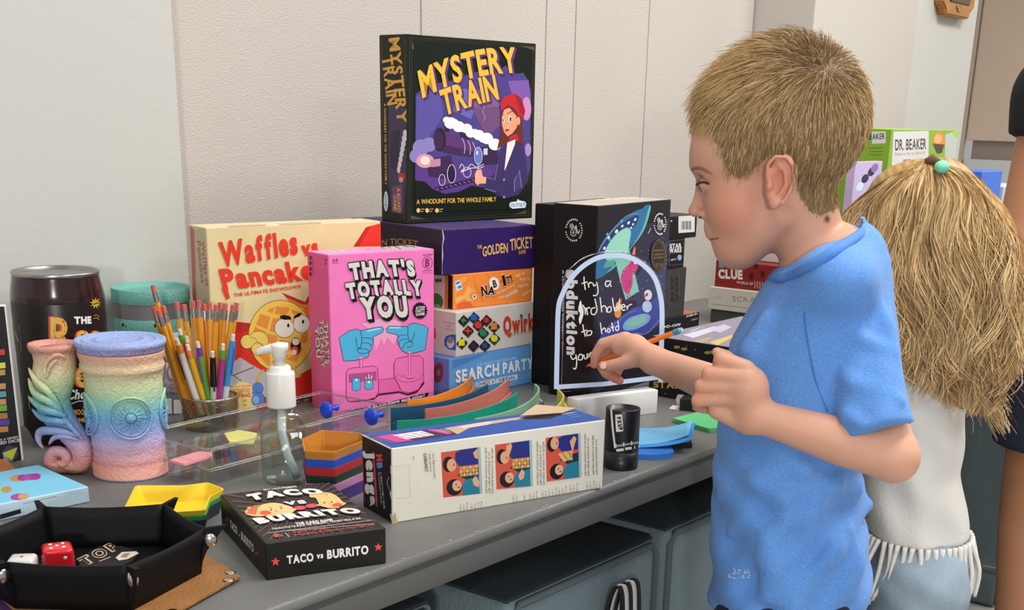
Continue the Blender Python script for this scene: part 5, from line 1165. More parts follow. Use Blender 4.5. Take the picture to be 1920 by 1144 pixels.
for k in range(6):
    p0, p1 = Vector((*rimp(.93)[k], 0)), Vector((*rimp(.93)[(k+1) % 6], 0)); q0, q1 = Vector((*rimp(1)[k], hw)), Vector((*rimp(1)[(k+1) % 6], hw))
    V, Fc = [], []; n = 14
    for i in range(n+1):
        t = i/n; sag = -.0025*sin(pi*t)
        for j in range(5):
            s2 = j/4; p = (p0.lerp(p1, t)).lerp(q0.lerp(q1, t), s2); p.z += sag*s2
            V.append(p)
    for i in range(n):
        for j in range(4): Fc.append((i*5+j, (i+1)*5+j, (i+1)*5+j+1, i*5+j+1))
    w = put('wall', mesh('wall', V, Fc), M_LTH, dt, smooth=True); s3 = w.modifiers.new('thick', 'SOLIDIFY'); s3.thickness = .0024; s3.offset = 0
    a = math.atan2(RIMV[k].y, RIMV[k].x); o_ = Vector((cos(a), sin(a), 0)); tg = Vector((-sin(a), cos(a), 0)); b0 = Vector((*rimp(.93)[k], .004)); t0 = Vector((*rimp(1)[k], hw))
    tip = put('corner_tip', mesh('tip', [b0, t0 - o_*.001, t0 + o_*.018 + UPW*.002, b0.lerp(t0, .45) + o_*.004], [(0, 1, 2, 3)]), M_LTH, dt); s4 = tip.modifiers.new('thick', 'SOLIDIFY'); s4.thickness = .0045; s4.offset = 0
    for sg in (-1, 1):
        sn_ = lathe('snap', [(.0001, .0026), (.0038, .0021), (.0064, .0007), (.0068, 0)], M_SNAP, tip, 20)
        sn_.location = b0.lerp(t0, .72) + o_*.0055 + tg*sg*.0024; sn_.rotation_euler = (tg*sg).to_track_quat('Z', 'Y').to_euler()
zf = TZ + .0048 + .0032
def die(label, px, py, s, rot, col, pip, heart=False):
    p = at_z(px, py, zf); t = thing('die', label, 'die', p, rot, 'dice in the black tray')
    b = shade(box('cube', -s/2, s/2, -s/2, s/2, 0, s, mat('die_'+col, col, .25, coat=.3), t, bev=s*.16, seg=4), 80)
    def pips(face, pts):
        for u, v in pts:
            o = lathe('pip', [(.0001, .0004), (s*.055, .0003), (s*.065, 0)], mat('pip_'+pip, pip, .5), t, 12)
            if face == 't': o.location = (u*s, v*s, s)
            elif face == 'f': o.location = (u*s, -s/2, s/2+v*s); o.rotation_euler = (pi/2, 0, 0)
            else: o.location = (-s/2, -u*s, s/2+v*s); o.rotation_euler = (0, -pi/2, 0)
    pips('t', [(-.2, -.2), (.2, .2), (-.2, .2), (.2, -.2), (0, 0)] if heart else [(0, 0)]); pips('f', [(-.2, -.2), (.2, .2)] if heart else [(0, 0)]); pips('l', [(-.2, -.2), (.2, .2), (0, 0)] if heart else [(-.2, .2), (.2, -.2)])
die('red die with white pips in the black tray', 112, 1075, .027, math.radians(-28), '#d0202a', '#e8e4e0', True)
die('white die in the black tray left of the red one', 46, 1090, .0235, math.radians(-44), '#dcdad6', '#a03030')
# word token
tk = thing('word_token', 'black wooden token with cream outlined word TOP and a gem', 'token', at_z(205, 1048, zf), 0)
K = crop(0, 840, 3.7625)
tp_ = [at_z(*K(x, y), zf + .004) for x, y in ((560, 780), (700, 690), (860, 690), (985, 730), (930, 800), (860, 830), (700, 850), (560, 830))]
c_ = at_z(205, 1048, zf)
put('plate', prism_mesh('plate', ccw([(p.x-c_.x, p.y-c_.y) for p in tp_]), 0, .004, .0004), mat('token_black', '#1c1917', .5), tk)
A = Art((0, 0, zf+.004), RT, FH)
A.text('TOP', K(600, 830), K(840, 705), K(545, 790), '#c9b49a', .09, gap=.16); A.text('TOP', K(600, 830), K(840, 705), K(545, 790), '#2a211c', .02, gap=.3)
A.make('lettering', tk)
A = Art((0, 0, zf+.004), RT, FH); A.poly(K([(815, 775), (860, 735), (960, 730), (980, 745), (900, 785), (840, 795)]), '#d6cbbd'); A.poly(K([(845, 770), (875, 745), (920, 742), (890, 775)]), '#8f8478'); A.stroke(K([(700, 800), (780, 770)]), 1.4, '#c9b49a'); A.make('gem', tk)

# ---- curved card holders
def holder(label, px, col, zt=TZ+.036, inner=None):
    P_ = spline([at_z(x, y, zt) for x, y in px], 6); c = P_[len(P_)//2].copy(); c.z = TZ
    t = thing('card_holder', label, 'card holder', c, 0, 'curved card holders')
    V, Fc = [], []; n = len(P_); th = .0013
    mt = mat('print_'+col, col, .4, bump=.03, bscale=400)
    def wall(Q, z0, z1, nm):
        V, Fc = [], []; n = len(Q)
        for i, p in enumerate(Q):
            d = (Q[min(i+1, n-1)] - Q[max(i-1, 0)]); d.z = 0; d.normalize(); nn = Vector((-d.y, d.x, 0))*th
            for s, z in ((1, z0), (1, z1), (-1, z1), (-1, z0)): q = p + nn*s; V.append((q.x-c.x, q.y-c.y, z-TZ))
        for i in range(n-1):
            for j in range(4): Fc.append((i*4+j, i*4+(j+1) % 4, (i+1)*4+(j+1) % 4, (i+1)*4+j))
        Fc += [(0, 1, 2, 3), tuple((n-1)*4+k for k in (3, 2, 1, 0))]
        shade(put(nm, mesh(nm, V, Fc), mt, t), 40)
    wall(P_, TZ, zt, 'back_wall')
    Q = []
    for i, p in enumerate(P_):
        d = (P_[min(i+1, n-1)] - P_[max(i-1, 0)]); d.z = 0; d.normalize(); Q.append(p + Vector((d.y, -d.x, 0))*.0045)
    wall(Q, TZ, TZ + .016, 'front_lip')
    Q2 = [(a + b)/2 for a, b in zip(P_, Q)]; th = .0034; wall(Q2, TZ, TZ+.003, 'base')
K = crop(720, 690, 5.333)
holder('orange curved card holder in front of the pink box', K([(235, 320), (430, 300), (640, 235), (790, 160), (860, 90), (885, 20)]), '#ee8a2a', TZ+.034)
holder('navy blue curved card holder behind the rose one', K([(68, 400), (350, 375), (650, 320), (870, 250), (1035, 165)]), '#1f506e')
holder('rose pink curved card holder between navy and teal', K([(410, 410), (650, 375), (900, 305), (1100, 220), (1200, 150), (1245, 110)]), '#c87468')
holder('teal green curved card holder nearest the white game box', K([(130, 530), (500, 505), (800, 455), (1080, 375), (1240, 305), (1328, 248)]), '#219a84')
holder('sage green curved card holder with a curled end', K([(910, 508), (1120, 465), (1330, 400), (1470, 320), (1540, 240), (1545, 195), (1510, 160)]), '#86b896')
holder('purple curved card holder at the right of the row', K([(1000, 585), (1170, 535), (1340, 470), (1480, 404), (1592, 335)]), '#6a5590', TZ+.030)
holder('yellow curved card holder at the far right of the row', K([(1640, 440), (1710, 400), (1770, 340), (1795, 275), (1740, 212)]), '#e2cf58', TZ+.032)

# ---- clear arch sign
sg = thing('acrylic_sign', 'clear arched acrylic sign with white handwriting on a white block base', 'sign', (1.4255, 1.0137, TZ), math.radians(-17.87))
shade(box('base', 0, .149, 0, .0248, 0, .0358, mat('white_block', '#dcdbd9', .5), sg, bev=.0015), 40)
sa = math.radians(-17.87); se = Vector((cos(sa), sin(sa), 0)); sn2 = Vector((-sin(sa), cos(sa), 0))
PL = Vector((1.4255, 1.0137, TZ)) + sn2*.0105
A = Art(PL, se, UPW)
K = crop(980, 350, 2.66)
outl = spline(K([(143, 1030), (146, 800), (150, 600), (170, 520), (215, 440), (290, 367), (370, 335), (450, 325), (530, 333), (610, 375), (670, 440), (700, 520), (713, 620), (709, 800), (700, 1000)]), 5)
ou = [A.uv(*p) for p in outl]; zmin = .034
ou = [(max(min(x, .158), -.02), max(y, zmin)) for x, y in ou]
V = []; n = len(ou)
for d in (0, .0035):
    for x, y in ou: V.append((x, .0105+d, y))
Fc = [tuple(range(n)), tuple(reversed(range(n, 2*n)))] + [(i, (i+1) % n, n+(i+1) % n, n+i) for i in range(n)]
put('acrylic_panel', mesh('panel', V, Fc), clear_plastic('sign_acrylic', '#fafbfd', .008, .02), sg)
put('panel_edge', tube_mesh('edge', [Vector((x, .0122, y)) for x, y in ou], .0009, 6), clear_plastic('sign_edge', '#e6e9ee', .35, .1), sg, True)
mid = spline(K([(168, 1010), (172, 800), (178, 610), (197, 540), (240, 460), (300, 398), (375, 355), (450, 343), (530, 352), (600, 390), (655, 450), (683, 530), (695, 620), (692, 800), (688, 975)]), 5)
A.stroke(mid, 9.2, '#c3d3ee'); A.stroke(K([(168, 1000), (400, 985), (690, 950)]), 8.5, '#c3d3ee')
A.make('lit_border', sg, mat('frosted_border', rough=.5, attr='Col'))
A = Art(PL, se, UPW); A.z = .0004
K = crop(1030, 550, 6.02); K1 = crop(1030, 370, 6.02); WT = '#e6e4e2'; w_ = 2.1
def hw_(KK, *strokes):
    for s in strokes: A.curve(KK(s), w_, WT, k=5) if len(s) > 2 else A.stroke(KK(s), w_, WT)
hw_(K1, [(390, 895), (392, 960), (405, 1045)], [(362, 975), (390, 965), (430, 955)], [(435, 970), (445, 1020)], [(438, 990), (460, 960), (480, 970)], [(490, 965), (500, 1000), (525, 985)], [(530, 955), (545, 1020), (545, 1080), (520, 1110), (490, 1105)], [(680, 945), (640, 950), (630, 990), (655, 1005), (685, 970), (690, 940), (685, 980), (697, 1010)])
A.poly([tuple(p) for p in spline(K([(350, 80), (365, 130), (385, 200), (375, 270), (345, 350), (330, 290), (345, 230), (325, 190), (335, 120)]), 4, True)[:-1]], WT)
hw_(K, [(375, 130), (400, 180), (405, 240)], [(408, 160), (425, 210), (430, 245)], [(412, 190), (440, 160), (460, 170)], [(515, 160), (475, 175), (470, 225), (505, 240), (535, 190), (520, 100), (510, 60)], [(570, 45), (580, 130), (590, 215)], [(588, 160), (620, 140), (640, 170), (645, 215)], [(690, 150), (655, 165), (655, 210), (690, 205), (695, 165), (690, 150)], [(710, 50), (720, 130), (735, 200)], [(790, 70), (780, 160), (740, 200), (745, 160), (790, 165)], [(800, 165), (850, 150), (835, 125), (810, 150), (825, 190), (855, 185)], [(870, 140), (880, 185)], [(875, 160), (905, 130), (930, 125)])
hw_(K, [(375, 350), (385, 420), (405, 490)], [(358, 440), (390, 425), (425, 415)], [(450, 420), (420, 440), (425, 475), (465, 465), (475, 430), (450, 420)], [(572, 330), (580, 390), (590, 460)], [(590, 420), (615, 390), (630, 410), (635, 440)], [(665, 395), (650, 420), (665, 440), (685, 420), (665, 395)], [(700, 330), (710, 380), (720, 430)], [(690, 390), (730, 375)], [(775, 365), (745, 385), (755, 420), (780, 400), (770, 310)])
hw_(K, [(235, 700), (260, 745), (300, 720)], [(295, 690), (305, 760), (300, 830), (285, 855), (265, 840)], [(345, 685), (325, 715), (330, 750), (365, 745), (370, 700), (345, 685)], [(385, 690), (395, 735), (420, 730), (425, 680), (432, 730)], [(445, 680), (455, 720)], [(450, 695), (465, 668), (480, 675)])
A.make('handwriting', sg)

# ---- black screw-top dice canister
cb = at_z(1165, 884); rcn = .0218; cb = cb + FH*rcn; cb.z = TZ; vn = cb.dot(FH); hn = at_v(1162, 764, vn).z - TZ
cn = thing('dice_canister', 'black cylinder canister with white scale marks beside the worn white box', 'canister', cb)
M_CB = mat('black_canister', '#17161a', .35)
lathe('cup', [(rcn*.98, 0), (rcn, .001), (rcn, hn*.29)], M_CB, cn, 40)
lathe('sleeve', [(rcn*.99, hn*.295), (rcn*1.0, hn*.3), (rcn*.985, hn-.001), (rcn*.97, hn), (rcn*.84, hn), (rcn*.82, hn-.006), (rcn*.1, hn-.006)], M_CB, cn, 40)
lathe('seam_ring', [(rcn*1.003, hn*.288), (rcn*1.006, hn*.292), (rcn*1.003, hn*.296)], mat('seam_grey', '#55555a', .3), cn, 40, cap=False)
lathe('top_disc', [(rcn*.7, hn-.0062), (rcn*.7, hn-.0048), (rcn*.1, hn-.0048)], mat('smoke_disc', '#3f3d38', .25), cn, 32)
K = crop(1040, 700, 5.2); A = CylArt(cb, rcn)
A.stroke(K([(552, 345), (565, 520), (590, 730)]), 3.6, '#d4d2ce')
A.poly([tuple(p) for p in spline(K([(592, 415), (600, 405), (645, 400), (658, 412), (668, 545), (660, 565), (612, 570), (600, 560)]), 2, True)[:-1]], '#dcdad6')
A.text('PXUP', K(607, 428), K(628, 556), K(642, 424), '#17161a', .08, gap=.16)
for k in range(22):
    u = k/21; x_ = 598 + 225*u; y_ = 712 - 40*u; A.stroke(K([(x_, y_+(10 if k % 7 else 14)), (x_-1, y_-(12 if k % 7 else 26))]), .9 if k % 7 else 2.2, '#cfcdc8')
for k in range(3): A.stroke(K([(602+k*84, 752-k*16), (672+k*76, 742-k*14)]), 5, '#cfcdc8')
A.make('scale_print', cn)

# ---- sticky note pads at the right
pad('note_pad', 'green sticky note pad under the boy\'s left hand', 'sticky notes', [(1261, 784), (1318, 770), (1352, 792), (1350, 801), (1330, 804)], TZ, .0065, '#5cb878')
pad('note_pad', 'royal blue rounded note pad beside the black canister', 'sticky notes', [(1185, 829), (1245, 831), (1260, 838), (1264, 846), (1255, 850), (1230, 853), (1185, 852)], TZ, .007, '#2f76cc')
bpd = thing('note_pad', 'light blue sticky note pad with curling pages', 'sticky notes', at_z(1240, 822))
zt2 = TZ + .012
def sheet(name, px, lift, mt):
    L0, L1, R1, R0 = [at_z(x, y, zt2) for x, y in px]
    V, Fc = [], []; n = 14
    for i in range(n+1):
        t = i/n
        for j in range(5): p = L0.lerp(R0, t).lerp(L1.lerp(R1, t), j/4); p.z += lift*max(0, t-.35)**2.2 - .004*(1-t) + .0012*sin(j*1.1+t*3)*t; V.append(p)
    for i in range(n):
        for j in range(4): Fc.append((i*5+j, (i+1)*5+j, (i+1)*5+j+1, i*5+j+1))
    o = put(name, mesh(name, V, Fc), mt, bpd, True, world=True); m2 = o.modifiers.new('thick', 'SOLIDIFY'); m2.thickness = .0006
sheet('top_page', ((1180, 830), (1180, 796), (1296, 803), (1290, 828)), .024, mat('paper_sky', '#74b8e2', .75))
sheet('lower_page', ((1180, 832), (1180, 800), (1302, 806), (1296, 836)), .024, mat('paper_blue', '#3f92d6', .75))
sheet('under_page', ((1182, 834), (1182, 806), (1298, 812), (1292, 836)), .017, mat('paper_blue'))
Pq = [at_z(x, y, TZ+.006) for x, y in ((1200, 806), (1290, 812), (1298, 832), (1230, 838), (1200, 832))]; c_ = at_z(1240, 822)
put('backing', prism_mesh('backing', ccw([(p.x-c_.x, p.y-c_.y) for p in Pq]), 0, .006), mat('backing_black', '#1a1a1c', .6), bpd)
# ---- small open box
ob_ = at_z(1298, 772); so = thing('small_carton', 'small black carton with an open white end flap behind the note pads', 'carton', ob_, math.radians(-70))
box('carton', -.02, .06, 0, .03, 0, .018, mat('carton_black', '#1d1d22', .5), so, bev=.0006, seg=1)
P_ = [(-.0205, 0, .0005), (-.0205, .03, .0005), (-.036, .028, .001), (-.036, .003, .001)]
put('end_flap', mesh('end_flap', P_, [(0, 1, 2, 3)]), mat('carton_white', '#d8d2ce', .6), so).modifiers.new('t', 'SOLIDIFY').thickness = .0006
put('side_flap', mesh('side_flap', [(-.0205, .03, 0), (-.0205, .03, .018), (-.030, .033, .017), (-.033, .034, .009), (-.030, .033, .001)], [(0, 1, 2, 3, 4)]), mat('carton_white'), so).modifiers.new('t', 'SOLIDIFY').thickness = .0006
A = Art(ob_ + Vector((0, 0, 0)), Vector((cos(math.radians(-70)), sin(math.radians(-70)), 0)), UPW)
for j in range(3): A.stroke([(.0, .004+j*.005), (.006, .004+j*.005)], .0016, '#c8c8cc', px=False); A.stroke([(.009, .004+j*.005), (.02, .004+j*.005)], .0008, '#9a9aa0', px=False)
A.make('print', so)

# ---- boxes at the right end of the table
sb = Carton('game_box', 'black board game box with yellow lettering lying flat behind the sign', 'game box', 1.6698, .835, 0, .29, .215, .0935, TZ, '#15141a', left='#1b1922', top='#8a8494')
K = crop(1040, 580, 4.364); A = sb.l()
A.text('STARF', K(808, 640), K(1080, 650), K(808, 590), '#d9a83a', .04, gap=.1)
for x_, y_ in ((1000, 310), (1060, 325), (1250, 355), (1290, 350)): A.ell(*K(x_, y_), 6, 3, '#a8924a')
for x_, y_ in ((905, 690), (1080, 300), (1150, 330)): A.ell(*K(x_, y_), .8, .9, '#c8c8cc')
A.make('side_artwork', sb.root)
A = sb.t()
for p_, c_ in (([(1280, 628), (1340, 612), (1352, 616), (1300, 634)], '#c9c6d2'), ([(1330, 618), (1358, 608), (1372, 614), (1350, 624)], '#b9b6cc'), ([(1300, 640), (1330, 632), (1338, 634), (1312, 644)], '#a89468'), ([(1330, 642), (1372, 628), (1376, 632), (1344, 648)], '#c8b06a'), ([(1290, 622), (1320, 612), (1300, 620)], '#e0dde4')): A.poly(p_, c_)
A.make('top_artwork', sb.root)
Ys = 1.27
def axbox(label, pl_, pr_, ztop, zbot, d, body, front=None, top=None):
    a = at_y(*pl_, Ys); b = at_y(*pr_, Ys)
    return Carton('game_box', label, 'game box', a.x, Ys, 0, b.x - a.x, d, ztop - zbot, zbot, body, front=front, top=top)
zA = at_y(1310, 585, Ys).z
b1 = axbox('black and red game box at the bottom of the stack behind the saucer game', (1225, 600), (1311, 600), zA, TZ, .2, '#17161a', top='#a85a48')
K = crop(1220, 380, 4.765); A = b1.f(); A.text('OOO-OFF', K(60, 1130), K(268, 1100), K(60, 1108), '#d8d4d0', .04); A.text('AGES 8+', K(315, 1025), K(420, 1000), K(315, 1008), '#d8d4d0', .03); A.text('2 players', K(365, 1055), K(418, 1040), K(365, 1040), '#b8b4b0', .02); A.make('front_lettering', b1.root)
zB = at_y(1284, 501, Ys).z
b2 = axbox('dark grey embossed game tin standing on the red topped black box', (1232, 560), (1284, 560), zB, zA, .08, '#2c2a2c', front='#3a383a')
A = b2.f(); A.stroke(K([(165, 615), (255, 605), (250, 915), (165, 930)]), .8, '#55535a', closed=True); A.text('STAR', K(180, 885), K(175, 665), K(165+45, 885), '#1c1b1d', .05) ; A.text('WARS', K(225, 885), K(222, 665), K(250, 885), '#1c1b1d', .05); A.make('embossed_lettering', b2.root)
zC = at_y(1283, 447, Ys).z
b3 = axbox('small black box with bold white lettering between tin and barcode box', (1232, 480), (1283, 480), zC, zB, .08, '#141318', front='#17161c')
A = b3.f(); A.text('STAR', K(172, 405), K(275, 398), K(170, 370), '#dcdad8', .06); A.text('WARS', K(168, 450), K(275, 440), K(168, 410), '#dcdad8', .06); A.ell(*K(258, 490), 4, 5.5, '#8fa8d8'); A.text('AGES 7+', K(175, 520), K(232, 512), K(175, 505), '#c8c6c4', .03); A.stroke(K([(165, 345), (298, 330), (296, 548), (165, 560)]), .6, '#8a888c', closed=True); A.make('front_lettering', b3.root)
zD = at_y(1306, 402, Ys).z
b4 = axbox('black box with a white barcode sticker on top of the stack', (1225, 430), (1306, 430), zD, zC, .12, '#161518')
A = b4.f(); A.poly(K([(248, 122), (395, 112), (392, 262), (248, 272)]), '#dcdad6')
for k in range(9): A.stroke(K([(275+k*10, 165), (275+k*10, 240)]), .6+.5*(k % 3), '#2a2a2c')
A.text('n', K(178, 172), K(192, 171), K(178, 152), '#c8c6c4', .04); A.make('barcode_sticker', b4.root)
# clue and scrabble
Yc = 1.36
xq = at_y(1341, 512, Yc).x
z_a, z_b, z_c, z_d = [at_y(1340, y, Yc).z for y in (487, 536, 577, 601)]
g1 = Carton('game_box', 'dark grey game case at the bottom of the pile with the red box', 'game box', xq-.008, Yc-.28, 0, .28, .28, z_c-.001-TZ, TZ, '#4a4a46')
g2 = Carton('game_box', 'white game box between the red game box and the grey case', 'game box', xq-.012, Yc-.275, 0, .28, .28, z_b-z_c, z_c-.0005, '#d2cdc2', left='#cfcabf')
A = g2.l(); K = crop(1220, 380, 4.765); A.text('SCRABBLE', K(730, 880), K(1120, 905), K(730, 835), '#9a9284', .0, gap=.12); A.text('SCRABBLE', K(730, 880), K(1120, 905), K(730, 835), '#9a9284', .01, gap=.12)
for j in range(3): A.stroke(K([(565, 835+j*10), (635, 842+j*10)]), .5, '#b9b3a6')
A.stroke(K([(540, 905), (900, 945)]), 1, '#9a958a'); A.make('side_lettering', g2.root)
g3 = Carton('game_box', 'dark red game box lying on the white game box', 'game box', xq, Yc-.26, 0, .27, .26, z_a-z_b, z_b-.001, '#7a1f20', left='#8a2624')
A = g3.l(); A.poly(K([(610, 530), (655, 530), (655, 585), (610, 580)]), '#5f98c8'); A.text('CLUE', K(605, 672), K(822, 682), K(603, 598), '#e6ddd0', .06); A.text('WORLD OF', K(768, 722), K(915, 738), K(768, 700), '#d8cfc2', .02)
for k in range(7): A.stroke(K([(930+k*22, 700+k*3), (934+k*22, 742+k*4), (926+k*22, 760+k*4)]), 1.6, '#b9aea0')
for x_, y_ in ((900, 660), (940, 560), (1000, 640)): A.ell(*K(x_, y_), 4, 7, '#4a1416')
A.make('side_artwork', g3.root)
g4 = Carton('game_box', 'white box lid lying on top of the dark red game box', 'game box', xq+.05, Yc-.20, 0, .18, .18, .022, z_a-.0005, '#cfcbc6')

# ================================================================ PEOPLE (bodies grown as one continuous surface)
def V3(v): return np.array(v, dtype=np.float32)
def s_cap(P, a, b, ra, rb):
    a, b = V3(a), V3(b); ba = b - a; t = np.clip(((P - a) @ ba)/max(1e-9, ba @ ba), 0, 1)
    return np.linalg.norm(P - a - t[:, None]*ba, axis=1) - (ra + (rb - ra)*t)
def s_ell(P, c, r, ax):
    q = (P - V3(c)) @ ax.T; r = V3(r); k0 = np.linalg.norm(q/r, axis=1); k1 = np.linalg.norm(q/(r*r), axis=1) + 1e-9
    return k0*(k0 - 1)/k1
def smin(a, b, k):
    h = np.clip(.5 + .5*(b - a)/k, 0, 1); return b + (a - b)*h - k*h*(1 - h)
def smax(a, b, k): return -smin(-a, -b, k)
def near(P, c, r, fn):
    """evaluate fn only inside a ball; outside return a safe distance"""
    q = np.linalg.norm(P - V3(c), axis=1); out = (q - r + .03).astype(np.float32); m_ = q < r
    if m_.any(): out[m_] = fn(P[m_])
    return out
def march(f, px, py, t0=.9, t1=2.2):
    """first point of a body's surface along the line of sight through a photo pixel"""
    d = ray(px, py); d.normalize(); t = t0
    for _ in range(120):
        s = float(f(V3(EYE + d*t)[None])[0])
        if abs(s) < 2e-4 or t > t1: break
        t += s*.7
    return EYE + d*t
def chain(P, pts, rads, k=.004):
    d = None
    for i in range(len(pts)-1):
        e = s_cap(P, pts[i], pts[i+1], rads[i], rads[i+1]); d = e if d is None else np.minimum(d, e)
    return d
def sdf_mesh(name, f, lo, hi, h, smooth=1):
    B = 8; lo = np.array(lo, dtype=np.float64); hi = np.array(hi, dtype=np.float64)
    nb = np.ceil((hi - lo)/(h*B)).astype(int) + 1; n = nb*B
    F = np.full(n, 1.0, dtype=np.float32)
    bi = np.stack(np.meshgrid(*[np.arange(k) for k in nb], indexing='ij'), -1).reshape(-1, 3)
    fc = f((lo + (bi*B + B/2 - .5)*h).astype(np.float32))
    F4 = np.repeat(np.repeat(np.repeat(np.sign(fc).reshape(nb), B, 0), B, 1), B, 2).astype(np.float32); F[:] = F4; del F4
    act = bi[np.abs(fc) < B*h*1.25 + .004]
    off = np.stack(np.meshgrid(*[np.arange(B)]*3, indexing='ij'), -1).reshape(-1, 3)
    for s in range(0, len(act), 600):
        idx = (act[s:s+600, None, :]*B + off[None]).reshape(-1, 3)
        F[idx[:, 0], idx[:, 1], idx[:, 2]] = f((lo + idx*h).astype(np.float32))
    S = F < 0
    c = np.zeros(n - 1, dtype=np.int8)
    for dx in (0, 1):
        for dy in (0, 1):
            for dz in (0, 1): c += S[dx:n[0]-1+dx, dy:n[1]-1+dy, dz:n[2]-1+dz]
    cell = np.argwhere((c > 0) & (c < 8)); del c
    I = np.full(n - 1, -1, dtype=np.int32); I[cell[:, 0], cell[:, 1], cell[:, 2]] = np.arange(len(cell))
    cor = [(a, b, d) for a in (0, 1) for b in (0, 1) for d in (0, 1)]
    val = {k: F[cell[:, 0]+k[0], cell[:, 1]+k[1], cell[:, 2]+k[2]] for k in cor}
    acc = np.zeros((len(cell), 3)); cnt = np.zeros(len(cell))
    for k in cor:
        for ax in range(3):
            if k[ax] == 0:
                k2 = list(k); k2[ax] = 1; k2 = tuple(k2); v0, v1 = val[k], val[k2]; m_ = (v0 < 0) != (v1 < 0)
                t = np.where(m_, v0/(v0 - v1 + 1e-20), 0); p = np.tile(np.array(k, float), (len(cell), 1)); p[:, ax] += t
                acc[m_] += p[m_]; cnt[m_] += 1
    Vt = lo + (cell + acc/cnt[:, None])*h
    Q = []
    for ax in range(3):
        a1, a2 = (ax+1) % 3, (ax+2) % 3
        sl0 = [slice(1, None)]*3; sl1 = [slice(1, None)]*3
        A_ = S.take(range(0, n[ax]-1), axis=ax); B_ = S.take(range(1, n[ax]), axis=ax); e = np.argwhere(A_ != B_)
        e = e[(e[:, a1] > 0) & (e[:, a2] > 0) & (e[:, a1] < n[a1]-1) & (e[:, a2] < n[a2]-1)]
        ins = A_[e[:, 0], e[:, 1], e[:, 2]]
        def g(d1, d2):
            q = e.copy(); q[:, a1] -= d1; q[:, a2] -= d2; return I[q[:, 0], q[:, 1], q[:, 2]]
        q = np.stack([g(1, 1), g(0, 1), g(0, 0), g(1, 0)], 1); q[~ins] = q[~ins][:, ::-1]; Q.append(q)
    Q = np.concatenate(Q); Q = Q[(Q >= 0).all(1)]
    for _ in range(smooth):
        acc = np.zeros_like(Vt); cnt = np.zeros(len(Vt))
        for a in range(4):
            np.add.at(acc, Q[:, a], Vt[Q[:, (a+1) % 4]]); np.add.at(cnt, Q[:, a], 1)
            np.add.at(acc, Q[:, a], Vt[Q[:, (a-1) % 4]]); np.add.at(cnt, Q[:, a], 1)
        Vt = Vt*.5 + .5*acc/np.maximum(cnt, 1)[:, None]
    me = bpy.data.meshes.new(name); me.vertices.add(len(Vt)); me.vertices.foreach_set('co', Vt.astype(np.float32).ravel())
    me.loops.add(Q.size); me.loops.foreach_set('vertex_index', Q.astype(np.int32).ravel())
    me.polygons.add(len(Q)); me.polygons.foreach_set('loop_start', np.arange(0, Q.size, 4, dtype=np.int32))
    me.update(calc_edges=True); me.polygons.foreach_set('use_smooth', np.ones(len(Q), dtype=bool)); me.validate()
    return me, Vt.astype(np.float32)
def paint(me, col):
    ca = me.color_attributes.new('Col', 'FLOAT_COLOR', 'POINT'); a = np.ones((len(col), 4), dtype=np.float32); a[:, :3] = col; ca.data.foreach_set('color', a.ravel())
def blob(P, c, r):  # soft falloff 0..1
    return np.exp(-(((P - V3(c))/r)**2).sum(1))[:, None]
def strands_mesh(name, S, widths, cols):
    """S: (n,k,3) points along each strand; flat ribbons with a twist"""
    n, k, _ = S.shape; t = np.gradient(S, axis=1); t /= np.linalg.norm(t, axis=2, keepdims=True) + 1e-9
    rg = np.random.RandomState(5); ref = rg.normal(size=(n, 1, 3)); side = np.cross(t, ref); side /= np.linalg.norm(side, axis=2, keepdims=True) + 1e-9
    tp = (np.linspace(1, .12, k)**.6)[None, :, None]*widths[:, None, None]
    V = np.stack([S - side*tp, S + side*tp], 2).reshape(-1, 3)
    base = (np.arange(n)*k*2)[:, None] + (np.arange(k-1)*2)[None]; base = base.reshape(-1)
    Q = np.stack([base, base+1, base+3, base+2], 1)
    me = bpy.data.meshes.new(name); me.vertices.add(len(V)); me.vertices.foreach_set('co', V.astype(np.float32).ravel())
    me.loops.add(Q.size); me.loops.foreach_set('vertex_index', Q.astype(np.int32).ravel()); me.polygons.add(len(Q)); me.polygons.foreach_set('loop_start', np.arange(0, Q.size, 4, dtype=np.int32)); me.update(calc_edges=True)
    me.polygons.foreach_set('use_smooth', np.ones(len(Q), dtype=bool))
    paint(me, np.repeat(cols, k*2, axis=0)); return me
def skin_mat(name): 
    m_ = mat(name, rough=.5, attr='Col', sss=.12, bump=.05, bscale=500, spec=.35); return m_
def hair_mat(name): return mat(name, rough=.45, attr='Col', spec=.35)
L3 = lambda h: V3(C(h)[:3])
SKIN = skin_mat('skin'); HAIR = hair_mat('hair')

